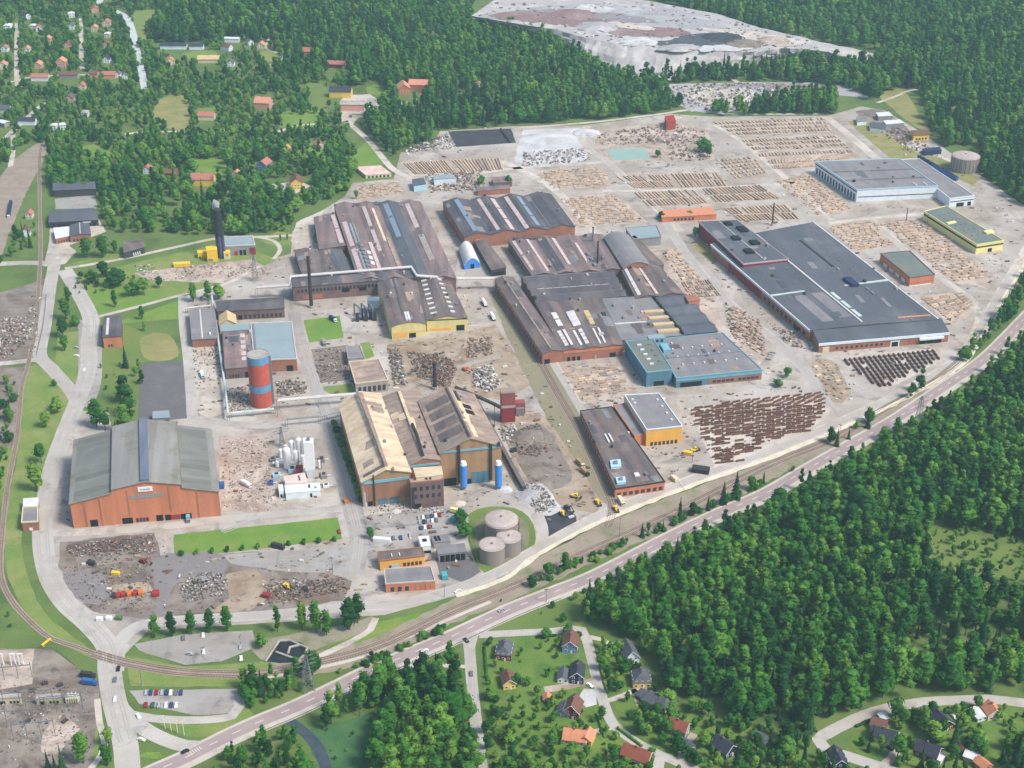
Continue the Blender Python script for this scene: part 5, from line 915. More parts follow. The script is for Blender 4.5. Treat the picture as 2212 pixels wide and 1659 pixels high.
bld('dark_barn', 'dark brown barn beside the thin lane and round bushes', 'barn', [(267, 524), (309, 516), (312, 534), (268, 546)], 6, R_BROWN, W_DARK, prof=gab(1, 2), axis='u', feats=[('wall', 'f', .4, .8, .5, 3.5, W_WHITE, 'window', 4, .6)])
bld('red_crusher', 'rust-red crusher building with pale chutes at the back of the bar yard', 'crusher', [(1436, 252), (1455, 249), (1460, 262), (1440, 265)], 9, REDP, mat('crusher_red', (158, 72, 62), (140, 64, 56), .3), ov=.2, feats=[('roof', .9, 1.8, .3, .6, -2, SKYP, 'chute')])
bld('yard_hall', 'small blue and white workshop, left one of the cluster on the mid yard', 'shed', [(890, 388), (915, 384), (920, 398), (894, 402)], 6, R_SLATE, W_BLUEL, ov=.2)
bld('yard_hall', 'blue-roofed shed among cluttered machines of the mid yard', 'shed', [(935, 380), (975, 376), (985, 385), (938, 388)], 6, R_BLUE, W_WHITE, ov=.2)
bld('yard_hall', 'long red-brown shed right of the cluttered machines on the mid yard', 'shed', [(1030, 405), (1100, 400), (1102, 408), (1032, 413)], 5, R_RED, BRICK, ov=.2)
bld('yard_hall', 'square rusty roof behind two dark trees on the mid yard', 'shed', [(1062, 384), (1100, 381), (1106, 393), (1066, 396)], 5, R_RED, BRICKD, ov=.2)
bld('grandstand_shed', 'cream and pink row of sheds by the lane at the forest corner', 'shed', [(768, 361), (822, 358), (845, 375), (790, 379)], 3.5, mat('roof_pale_pink', (200, 164, 156), (216, 196, 184), .15), W_CREAM, ov=.2, feats=[('wall', 'f', .05, .95, .4, 2.6, GLASS, 'bay', 6, .5)])

# small plant on the big roofs
for nm, cnt in (('rolling_mill', 10), ('ridged_mill', 8), ('rusty_mill', 8), ('transverse_mill', 6), ('skylit_mill', 6), ('flat_mill', 7), ('brown_mill', 4), ('melt_shop_hall', 5), ('slate_hall', 8), ('white_hall', 6), ('teal_front_hall', 6), ('low_shop', 6), ('yellow_front_hall', 4), ('yellow_gable_hall', 4), ('mill_annex', 4), ('rusty_shop', 4), ('red_hall', 4), ('windowed_mill', 4), ('long_aisle', 4)):
    for o in [q for q in bpy.data.objects if q.parent is None and q.name.split('.')[0] == nm]:
        rf = [q for q in o.children if q.name.split('.')[0] == 'roof'][0]; vs_ = [v.co for v in rf.data.vertices]; x0, x1 = min(v.x for v in vs_), max(v.x for v in vs_); y0, y1 = min(v.y for v in vs_), max(v.y for v in vs_); zt = max(v.z for v in vs_)
        me = rf.data; k = 0; tries = 0
        from mathutils.bvhtree import BVHTree
        bt = BVHTree.FromPolygons([v.co.copy() for v in me.vertices], [tuple(p.vertices) for p in me.polygons])
        kk = 0
        while kk < cnt * 1.4 and tries < 60:
            tries += 1; x, y = R.uniform(x0, x1), R.uniform(y0, y1); w, l_ = R.uniform(1.5, 4.5), R.uniform(2.5, 9); q = [(x - w, y - l_), (x + w, y - l_), (x + w, y + l_), (x - w, y + l_)]; hz_ = [bt.ray_cast(Vector((a, b_, zt + 20)), Vector((0, 0, -1)))[0] for a, b_ in q]; mid = bt.ray_cast(Vector((x, y, zt + 20)), Vector((0, 0, -1)))[0]
            if mid is None or any(h_ is None for h_ in hz_) or abs(sum(h_.z for h_ in hz_) / 4 - mid.z) > .12: continue
            kk += 1; MB().hexa([(a, b_, h_.z - .1) for (a, b_), h_ in zip(q, hz_)] + [(a, b_, h_.z + .07 + .012 * kk) for (a, b_), h_ in zip(q, hz_)]).build('roof_sheet', R.choice((R_BROWN, R_RED, R_GREY, R_TAN2, R_DARK) if nm not in ('slate_hall', 'white_hall', 'melt_shop_hall') else (R_TAN, R_TAN2) if nm == 'melt_shop_hall' else (R_SLATE, R_DARK, R_GREY)), o)
        tries = 0
        while k < cnt and tries < 80:
            tries += 1; x, y = R.uniform(x0, x1), R.uniform(y0, y1); hit = bt.ray_cast(Vector((x, y, zt + 20)), Vector((0, 0, -1)))
            if hit[0] is None: continue
            k += 1; w = R.uniform(.8, 2.0); MB().box(x - w / 2, y - w * .8, hit[0].z - .4, x + w / 2, y + w * .8, hit[0].z + R.uniform(.8, 2.2)).build('roof_vent', R.choice((STEEL, DSTEEL, W_GREY, SKYP)), o)
# ---------------------------------------------------------------- houses
def house(x, y, w, l, h, rz, rm, wm, label, rise=None, cat='house', name='house', hip=0.0, group=None, detail=2, trim=WHITE, chim=True):
    """gable runs along local y (length l); gable end of width w faces the viewer when rz = 0"""
    t = empty(name, G(x, y), math.radians(rz), label, cat, group); rise = rise or w * .42
    b = MB(); X, Y = w / 2, l / 2
    if hip: b.add([(-X, -Y, 0), (X, -Y, 0), (X, Y, 0), (-X, Y, 0), (-X, -Y, h), (X, -Y, h), (X, Y, h), (-X, Y, h)], [(0, 1, 5, 4), (1, 2, 6, 5), (2, 3, 7, 6), (3, 0, 4, 7)])
    else: b.add([(-X, -Y, 0), (X, -Y, 0), (X, Y, 0), (-X, Y, 0), (-X, -Y, h), (X, -Y, h), (X, Y, h), (-X, Y, h), (0, -Y, h + rise), (0, Y, h + rise)], [(0, 1, 5, 8, 4), (1, 2, 6, 5), (2, 3, 7, 9, 6), (3, 0, 4, 7)])
    b.build('wall', wm, t)
    e = .55; q = rise / X * e; r = MB(); hp = hip * l / 2
    for s in (-1, 1):
        A = [(s * (X + e), -Y - e, h - q), (s * (X + e), Y + e, h - q), (0, Y + e - hp, h + rise), (0, -Y - e + hp, h + rise)]
        r.hexa([(p[0], p[1], p[2] + .05) for p in A] + [(p[0], p[1], p[2] + .3) for p in A])
    if hip:
        for s in (-1, 1): r.add([(-X - e, s * (Y + e), h - q + .25), (X + e, s * (Y + e), h - q + .25), (0, s * (Y + e - hp), h + rise + .3)], [(0, 1, 2)])
    rf = r.build('roof', rm, t)
    if chim: MB().box(-.5, .4, h + rise * .5, .5, 1.3, h + rise + 1.2).build('chimney', BRICKD, rf)
    if detail:
        nf = max(2, int(w / 3)); ns = max(2, int(l / 3.2)); fl = 2 if h > 4.2 else 1
        for k in range(fl):
            z = 1.0 + k * 2.7
            for i in range(nf):
                c = -X + (i + .5) * w / nf; wd = MB().box(c - .75, -Y - .08, z, c + .75, -Y, z + 1.5).build('window', trim, t); MB().box(c - .55, -Y - .12, z + .2, c + .55, -Y - .07, z + 1.3).build('pane', GLASS, wd)
            if detail > 1:
                for s in (-1, 1):
                    for i in range(ns):
                        c = -Y + (i + .5) * l / ns; wd = MB().box(s * X - .08, c - .7, z, s * X + .08, c + .7, z + 1.5).build('window', trim, t); MB().box(s * X - .12, c - .5, z + .2, s * X + .12, c + .5, z + 1.3).build('pane', GLASS, wd)
        if detail > 1: MB().box(X * .1, -Y - .12, 0, X * .1 + 1, -Y - .06, 2.1).build('door', trim, t)
        if not hip and detail > 1:
            k = MB()
            for s in (-1, 1): k.bar((s * (X + e * .9), -Y - e - .05, h - q * .8), (0, -Y - e - .05, h + rise + .1), .16)
            k.build('bargeboard', trim, t)
    return t
HS = [  # x, y, w, l, h, rz, roof, wall, label, kw
    (1090, 1414, 9, 11, 4.5, -8, T_GREY, H_RED, 'dark red house with grey hipped roof nearest the highway side street', dict(hip=.5)),
    (1098, 1478, 7, 9, 4, 10, T_BRWN, H_YEL, 'small yellow house with brown roof below the dark red hipped house', {}),
    (1232, 1398, 8.5, 11, 5, -6, T_BRWN, H_BLUE, 'blue house with brown roof at the bend of the residential lane', {}),
    (1247, 1464, 7.5, 11, 5, -6, T_DARK, H_NAVY, 'navy gabled house with white trim left of the residential lane', {}),
    (1358, 1422, 8.5, 12, 5, 14, T_GREY, W_WHITE, 'white house with steep grey roof at the edge of the wood', dict(rise=4.6)),
    (1384, 1474, 10, 10, 4.5, 4, T_GREY, H_YEL, 'yellow house with grey hipped roof below the white house', dict(hip=.7)),
    (1420, 1525, 9, 15, 4, 52, T_GREY, H_GREY, 'long grey-roofed house with pale front beside the yellow hipped house', dict(hip=.4)),
    (1238, 1540, 8.5, 10, 5, -16, T_BRWN, H_RED, 'red house with white-trimmed gable and brown roof, centre of the gardens', dict(rise=4.4)),
    (1243, 1598, 9, 12, 3.4, 78, T_ORG, W_CREAM, 'cream bungalow with broad orange tiled roof', {}),
    (1466, 1580, 8, 10, 4.2, 62, T_RED, H_GREY, 'grey-walled house with red tiled roof right of the lane', {}),
    (1376, 1640, 9, 15, 4, 62, T_RED, H_RED, 'red house with long red-brown roof at the lower lane bend', {}),
    (1563, 1622, 9, 11, 4, 40, T_DARK, H_NAVY, 'dark navy house half hidden by trees at the lower edge', {}),
    (1909, 1597, 8, 13, 4, 66, T_DARK, W_YELL, 'yellow house with dark roof inside the bend of the right lane', {}),
    (2027, 1563, 9, 13, 3.8, 24, T_DARK, H_RED, 'red house with dark blue roof beside tall garden trees', {}),
    (2140, 1545, 8, 8, 4, 12, T_ORG, W_CREAM, 'house with bright orange roof at the far right lane', {}),
    (2003, 1630, 9, 12, 4, 55, T_DARK, H_RED, 'dark red house with dark roof low on the right', {}),
    (1806, 1652, 9, 11, 4.5, 8, T_DARK, H_NAVY, 'navy roofed house at the bottom edge beside the lane fork', {})]
for x, y, w, l, h, rz, rm, wm, lb, kw in HS: house(x, y, w, l, h, rz, rm, wm, lb, **kw)
# wings that belong to those houses are small buildings of their own
for x, y, w, l, h, rz, rm, wm, lb, nm, ct_ in [
    (1217, 1466, 6, 8, 3, -6, T_GREY, W_WHITE, 'low white annex joined to the navy gabled house', 'annex', 'annex'),
    (1219, 1540, 7, 8, 3, -16, T_GREY, H_GREY, 'grey lean-to on the left of the white-trimmed red house', 'annex', 'annex'),
    (1268, 1600, 7, 8, 3.6, -20, T_ORG, H_YEL, 'pale yellow cross wing of the orange-roofed bungalow', 'annex', 'annex'),
    (1386, 1648, 7, 9, 3, 62, T_GREY, H_RED, 'grey-roofed lower half of the long red house at the lane bend', 'annex', 'annex'),
    (1394, 1510, 6, 7, 3, 40, T_GREY, W_WHITE, 'white-fronted garage beside the long grey-roofed house', 'garage', 'garage'),
    (1182, 1513, 4, 4, 2.4, 0, T_ORG, H_RED, 'small red shed with orange roof in the gardens', 'garden_shed', 'shed'),
    (1398, 1393, 5, 5, 2.6, 20, T_GREY, W_GREY, 'small grey shed between the white house and the wood', 'garden_shed', 'shed'),
    (1484, 1617, 6, 7, 2.8, 40, T_GREY, W_GREY, 'grey garage at the end of the pinkish drive', 'garage', 'garage'),
    (1644, 1602, 6, 8, 3, 50, T_GREY, W_WHITE, 'white and grey outbuilding alone among trees at the lower middle', 'garage', 'garage'),
    (1898, 1570, 7, 8, 3, 66, T_BRWN, W_WHITE, 'brown-roofed white annex behind the yellow lane-bend house', 'annex', 'annex'),
    (1908, 1555, 4, 5, 2.5, 20, R_WHITE, H_RED, 'little red shed with white roof by the right lane', 'garden_shed', 'shed'),
    (2112, 1548, 6, 8, 2.6, 20, R_WHITE, W_WHITE, 'white flat garage left of the bright orange roof', 'garage', 'garage'),
    (2025, 1640, 6, 6, 2.6, 50, R_WHITE, W_WHITE, 'white-roofed garage beside the low dark red house', 'garage', 'garage'),
    (2098, 1640, 6, 7, 3, 60, R_WHITE, H_PINK, 'white-roofed shed standing alone at the lower right', 'garden_shed', 'shed'),
    (2122, 1658, 6, 7, 3, 30, T_ORG, BRICKO, 'orange-roofed shed at the lower right corner', 'garden_shed', 'shed'),
    (2075, 1622, 3, 4, 2.4, 10, T_BRWN, H_RED, 'tiny brown shed between dark red house and white-roofed shed', 'garden_shed', 'shed')]:
    house(x, y, w, l, h, rz, rm, wm, lb, name=nm, cat=ct_, chim=False, detail=1, rise=w * (.12 if rm is R_WHITE else .35))
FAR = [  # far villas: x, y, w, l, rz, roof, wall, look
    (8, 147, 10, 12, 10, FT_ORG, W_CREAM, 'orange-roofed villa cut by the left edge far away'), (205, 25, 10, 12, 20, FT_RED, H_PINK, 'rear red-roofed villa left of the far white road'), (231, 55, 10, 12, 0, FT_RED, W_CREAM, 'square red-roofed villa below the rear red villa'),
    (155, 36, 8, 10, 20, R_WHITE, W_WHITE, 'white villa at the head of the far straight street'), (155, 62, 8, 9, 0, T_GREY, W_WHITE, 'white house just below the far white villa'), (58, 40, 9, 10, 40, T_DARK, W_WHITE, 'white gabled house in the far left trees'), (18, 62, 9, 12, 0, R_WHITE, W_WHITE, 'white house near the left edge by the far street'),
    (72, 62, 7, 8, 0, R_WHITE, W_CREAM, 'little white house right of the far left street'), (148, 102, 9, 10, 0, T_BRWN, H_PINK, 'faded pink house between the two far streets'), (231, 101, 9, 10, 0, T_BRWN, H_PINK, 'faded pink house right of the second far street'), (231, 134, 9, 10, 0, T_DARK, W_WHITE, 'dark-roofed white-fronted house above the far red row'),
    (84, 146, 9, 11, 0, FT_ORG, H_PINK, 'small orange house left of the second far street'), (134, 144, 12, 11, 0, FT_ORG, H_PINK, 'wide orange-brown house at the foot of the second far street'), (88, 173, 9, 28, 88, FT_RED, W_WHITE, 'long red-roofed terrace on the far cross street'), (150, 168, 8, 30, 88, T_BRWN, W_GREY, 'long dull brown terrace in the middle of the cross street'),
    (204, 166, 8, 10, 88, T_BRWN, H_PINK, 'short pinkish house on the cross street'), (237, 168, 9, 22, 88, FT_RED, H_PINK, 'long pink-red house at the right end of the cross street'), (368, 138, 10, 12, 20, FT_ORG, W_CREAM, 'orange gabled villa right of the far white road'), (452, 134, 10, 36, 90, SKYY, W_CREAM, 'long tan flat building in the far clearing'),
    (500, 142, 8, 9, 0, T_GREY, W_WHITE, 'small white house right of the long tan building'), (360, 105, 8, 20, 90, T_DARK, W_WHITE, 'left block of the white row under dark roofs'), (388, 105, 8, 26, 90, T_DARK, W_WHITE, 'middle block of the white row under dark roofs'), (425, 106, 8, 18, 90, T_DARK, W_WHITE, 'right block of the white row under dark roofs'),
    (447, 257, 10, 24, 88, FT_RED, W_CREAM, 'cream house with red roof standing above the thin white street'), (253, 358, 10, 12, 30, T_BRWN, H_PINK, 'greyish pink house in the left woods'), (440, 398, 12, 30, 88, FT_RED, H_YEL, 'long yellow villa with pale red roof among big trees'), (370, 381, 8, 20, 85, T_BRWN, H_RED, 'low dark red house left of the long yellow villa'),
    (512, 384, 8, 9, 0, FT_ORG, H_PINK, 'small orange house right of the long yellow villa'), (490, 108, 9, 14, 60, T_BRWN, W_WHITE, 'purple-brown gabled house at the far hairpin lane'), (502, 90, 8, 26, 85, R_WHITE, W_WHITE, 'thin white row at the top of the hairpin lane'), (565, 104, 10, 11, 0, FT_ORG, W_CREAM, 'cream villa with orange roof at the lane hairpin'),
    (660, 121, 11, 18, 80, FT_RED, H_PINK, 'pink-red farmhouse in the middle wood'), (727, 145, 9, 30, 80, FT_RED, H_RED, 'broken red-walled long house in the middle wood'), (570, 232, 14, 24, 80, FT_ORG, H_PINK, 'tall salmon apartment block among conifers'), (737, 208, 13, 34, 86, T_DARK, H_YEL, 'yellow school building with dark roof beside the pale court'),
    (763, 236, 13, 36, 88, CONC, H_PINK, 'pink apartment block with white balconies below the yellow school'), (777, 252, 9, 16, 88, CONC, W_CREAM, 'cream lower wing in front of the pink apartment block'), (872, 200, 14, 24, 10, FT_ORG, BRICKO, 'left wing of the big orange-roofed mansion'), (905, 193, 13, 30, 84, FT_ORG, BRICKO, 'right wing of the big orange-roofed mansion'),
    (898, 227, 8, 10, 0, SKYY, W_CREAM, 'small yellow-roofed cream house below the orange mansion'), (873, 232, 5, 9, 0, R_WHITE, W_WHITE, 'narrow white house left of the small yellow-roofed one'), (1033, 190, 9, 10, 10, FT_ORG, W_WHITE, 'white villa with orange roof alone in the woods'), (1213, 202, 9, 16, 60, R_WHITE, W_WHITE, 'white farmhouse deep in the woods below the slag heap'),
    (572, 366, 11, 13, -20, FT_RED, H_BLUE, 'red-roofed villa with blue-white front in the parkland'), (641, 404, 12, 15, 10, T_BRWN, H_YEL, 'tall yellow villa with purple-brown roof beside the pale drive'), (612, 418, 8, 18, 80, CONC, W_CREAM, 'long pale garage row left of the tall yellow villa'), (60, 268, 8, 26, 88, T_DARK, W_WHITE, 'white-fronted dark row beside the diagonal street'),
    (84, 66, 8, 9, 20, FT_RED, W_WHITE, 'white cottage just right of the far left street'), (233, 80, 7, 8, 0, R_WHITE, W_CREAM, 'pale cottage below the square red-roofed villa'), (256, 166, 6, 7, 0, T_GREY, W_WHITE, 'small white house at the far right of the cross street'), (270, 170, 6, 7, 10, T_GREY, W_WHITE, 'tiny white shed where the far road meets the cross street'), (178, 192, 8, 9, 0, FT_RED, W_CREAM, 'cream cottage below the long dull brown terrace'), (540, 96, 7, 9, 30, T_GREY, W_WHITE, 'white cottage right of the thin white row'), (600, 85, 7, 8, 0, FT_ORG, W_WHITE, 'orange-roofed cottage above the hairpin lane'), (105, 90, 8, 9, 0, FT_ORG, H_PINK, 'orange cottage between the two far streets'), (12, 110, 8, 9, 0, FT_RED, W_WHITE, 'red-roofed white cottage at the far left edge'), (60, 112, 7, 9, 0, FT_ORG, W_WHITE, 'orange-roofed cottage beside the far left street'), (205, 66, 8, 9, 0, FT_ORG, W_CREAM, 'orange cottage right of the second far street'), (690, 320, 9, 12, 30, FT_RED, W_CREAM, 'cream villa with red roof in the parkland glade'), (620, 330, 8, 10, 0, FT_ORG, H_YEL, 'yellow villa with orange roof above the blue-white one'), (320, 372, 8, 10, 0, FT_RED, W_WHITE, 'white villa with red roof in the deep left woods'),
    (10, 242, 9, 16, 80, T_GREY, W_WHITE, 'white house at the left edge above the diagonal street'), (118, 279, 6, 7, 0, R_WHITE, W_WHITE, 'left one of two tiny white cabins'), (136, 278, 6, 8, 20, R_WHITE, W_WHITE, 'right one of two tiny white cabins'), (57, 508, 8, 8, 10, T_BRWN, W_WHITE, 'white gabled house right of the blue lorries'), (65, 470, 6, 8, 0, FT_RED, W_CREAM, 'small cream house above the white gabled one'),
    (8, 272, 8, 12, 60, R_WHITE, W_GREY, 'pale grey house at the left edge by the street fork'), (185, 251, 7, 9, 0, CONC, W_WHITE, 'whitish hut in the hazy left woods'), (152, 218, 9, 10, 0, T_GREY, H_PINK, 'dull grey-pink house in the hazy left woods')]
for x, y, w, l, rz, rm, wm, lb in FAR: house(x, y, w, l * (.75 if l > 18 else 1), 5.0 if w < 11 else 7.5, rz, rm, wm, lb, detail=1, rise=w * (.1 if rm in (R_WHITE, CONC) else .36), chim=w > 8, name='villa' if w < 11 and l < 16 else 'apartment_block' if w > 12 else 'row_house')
# ---------------------------------------------------------------- trees
def crown_broad(seed, rx, h, z0, n, lf, conic=.0):
    r = random.Random(seed); b = MB(); cl = []
    k = 9
    for i in range(k):
        t = r.random(); zz = z0 + (h - z0) * (.12 + .8 * t); env = math.sin(math.pi * min(.98, (.10 + .84 * t) ** (.8 + conic * .2))) * (1 - conic * t * .6)
        a = r.uniform(0, 6.283); q = rx * env * r.uniform(.2, .62); cl.append((q * math.cos(a), q * math.sin(a), zz, rx * env * r.uniform(.42, .62) + .25))
    cl.append((0, 0, h - rx * .5, rx * .5)); cl.append((0, 0, (z0 + h) / 2, rx * .62))
    for cx, cy_, cz, cr in cl:
        V = []; m = 5
        for j, (zz, rr) in enumerate(((-.8, .5), (-.1, .95), (.55, .75))):
            for i in range(m):
                a = 6.283 * i / m + j * .6; w = rr * cr * r.uniform(.75, 1.12); V.append((cx + w * math.cos(a), cy_ + w * math.sin(a), cz + zz * cr * 1.15 * r.uniform(.85, 1.1)))
        V.append((cx + r.uniform(-.2, .2) * cr, cy_, cz + cr * 1.15))
        F = [(j * m + i, j * m + (i + 1) % m, (j + 1) * m + (i + 1) % m, (j + 1) * m + i) for j in range(2) for i in range(m)] + [(10 + i, 10 + (i + 1) % m, 15) for i in range(m)]
        b.add(V, F)
    for i in range(n):
        cx, cy_, cz, cr = r.choice(cl); a = r.uniform(0, 6.283); u = r.uniform(-.5, 1); s = math.sqrt(1 - u * u); d = Vector((s * math.cos(a), s * math.sin(a), u)); p = Vector((cx, cy_, cz)) + d * cr * r.uniform(.92, 1.16)
        t = d.orthogonal().normalized(); t.rotate(Matrix.Rotation(r.uniform(0, 6.28), 3, d)); e = d.cross(t); t = (t + d * r.uniform(-.6, .6)).normalized(); sz = lf * r.uniform(.6, 1.2)
        b.add([p - t * sz - e * sz * .5, p + e * sz * .7, p + t * sz, p - e * sz * .6 + d * .3], [(0, 1, 2, 3)])
    return b
def crown_spruce(seed, rx, h):
    r = random.Random(seed); b = MB(); L = 8
    b.cyl(0, 0, h * .1, h * .97, rx * .34, 6, .05, cap=False)
    for j in range(L):
        t = j / (L - 1); z = h * (.08 + .82 * t); rr = rx * (1 - t * .9) * r.uniform(.88, 1.1); n = 9 if t < .6 else 6
        for i in range(n):
            a = 6.283 * (i + r.uniform(-.3, .3)) / n; q = rr * r.uniform(.72, 1.12); da = 6.283 / n * .62; dz = rr * .34 + .5
            b.add([(0, 0, z + h * .13), (q * .75 * math.cos(a - da), q * .75 * math.sin(a - da), z - dz * .35), (q * math.cos(a), q * math.sin(a), z - dz), (q * .75 * math.cos(a + da), q * .75 * math.sin(a + da), z - dz * .35)], [(0, 1, 2), (0, 2, 3)])
    return b
def trunk_mesh(h, r0, limbs, seed, rx=2.5):
    r = random.Random(seed); b = MB(); b.cyl(0, 0, -.3, h, r0, 7, r0 * .35)
    for k in range(limbs): a = r.uniform(0, 6.28); z = h * r.uniform(.45, .85); b.bar((0, 0, z), (rx * .6 * math.cos(a), rx * .6 * math.sin(a), z + rx * .7), r0 * .32, w2=.04)
    return b.mesh('trunk', BARK)
def proto(kind, name, crown_mb, lm, th, r0, limbs, seed):
    me = crown_mb.mesh('crown', lm); return (kind, name, me, trunk_mesh(th, r0, limbs, seed))
PT = []
for s in range(8): PT.append(proto('b', 'broadleaf_tree', crown_broad(11 + s, (3.6, 4.2, 4.8, 5.4)[s % 4], (18.5, 17, 16, 15)[s % 4] + (s > 3) * 1.6, 1.8, 190, .62), LEAF, 12, .26, 5, s))
for s in range(3): PT.append(proto('s', 'spruce_tree', crown_spruce(31 + s, 3.0 + .3 * s, 19 + s), NEED, 17, .28, 0, 50 + s))
for s in range(2): PT.append(proto('p', 'poplar_tree', crown_broad(41 + s, 3.9, 17, 1.0, 170, .7, .15), LEAF, 13, .3, 4, 60 + s))
for s in range(3): PT.append(proto('g', 'round_tree', crown_broad(51 + s, 4.3, 11.5, 1.6, 150, .7), GARD, 8, .3, 5, 70 + s))
for s in range(2): PT.append(proto('u', 'shrub', crown_broad(61 + s, 1.7, 3.4, .1, 60, .5), GARD, 2, .1, 3, 80 + s))
by = {k: [i for i, p in enumerate(PT) if p[0] == k] for k in 'bspgu'}
first_crown = {}
def tree(i, loc, sc, label, cat='tree', group=None, rz=None):
    k, nm, cm, tm = PT[i]
    t = empty(nm, loc, R.uniform(0, 6.28) if rz is None else rz, label, cat, group); t.scale = sc if isinstance(sc, tuple) else (sc, sc, sc)
    link('trunk', tm, t); c = link('crown', cm, t); first_crown.setdefault(i, c); return t
def spot(k, x, y, hpx, label, group=None, wide=1.0, cat='tree'):
    """a free-standing tree whose foot is seen at x, y and which is hpx survey pixels tall"""
    i = R.choice(by[k]); p = G(x, y); hh = max(v.co.z for v in PT[i][2].vertices) if i not in hgt else hgt[i]; hgt[i] = hh
    s = .877 * (y + 920) / 540 * math.cos(TH + math.atan((y - 829.5) / FPX)); z = hpx / s / hh
    return tree(i, p, (z * wide, z * wide, z), label, cat, group)
hgt = {}
ORD = ['first', 'second', 'third', 'fourth', 'fifth', 'sixth', 'seventh', 'eighth', 'ninth', 'tenth']
for i, (x, y, h) in enumerate(((336, 1377, 48), (372, 1374, 52), (414, 1370, 50), (454, 1366, 50), (491, 1364, 54))):
    spot('p', x, y, h, ORD[i] + ' poplar from the left in the row of five above the pale car park', 'poplars in a row by the pale car park', 1.05)
for x, y, h, w, lb in ((600, 1364, 54, .8, 'slim dark poplar alone just left of the pond clump'), (653, 1360, 58, 1.05, 'tall poplar at the left of the clump behind the pond'), (683, 1367, 68, .95, 'tallest poplar in the middle of the clump behind the pond'), (706, 1371, 52, 1.2, 'broad lower poplar at the front of the pond clump'), (755, 1360, 66, 1.25, 'broad poplar, left of the last pair before the gate road'), (773, 1346, 62, 1.1, 'poplar, right of the last pair before the gate road')):
    spot('p', x, y, h, lb, 'poplars around the settling pond', w)
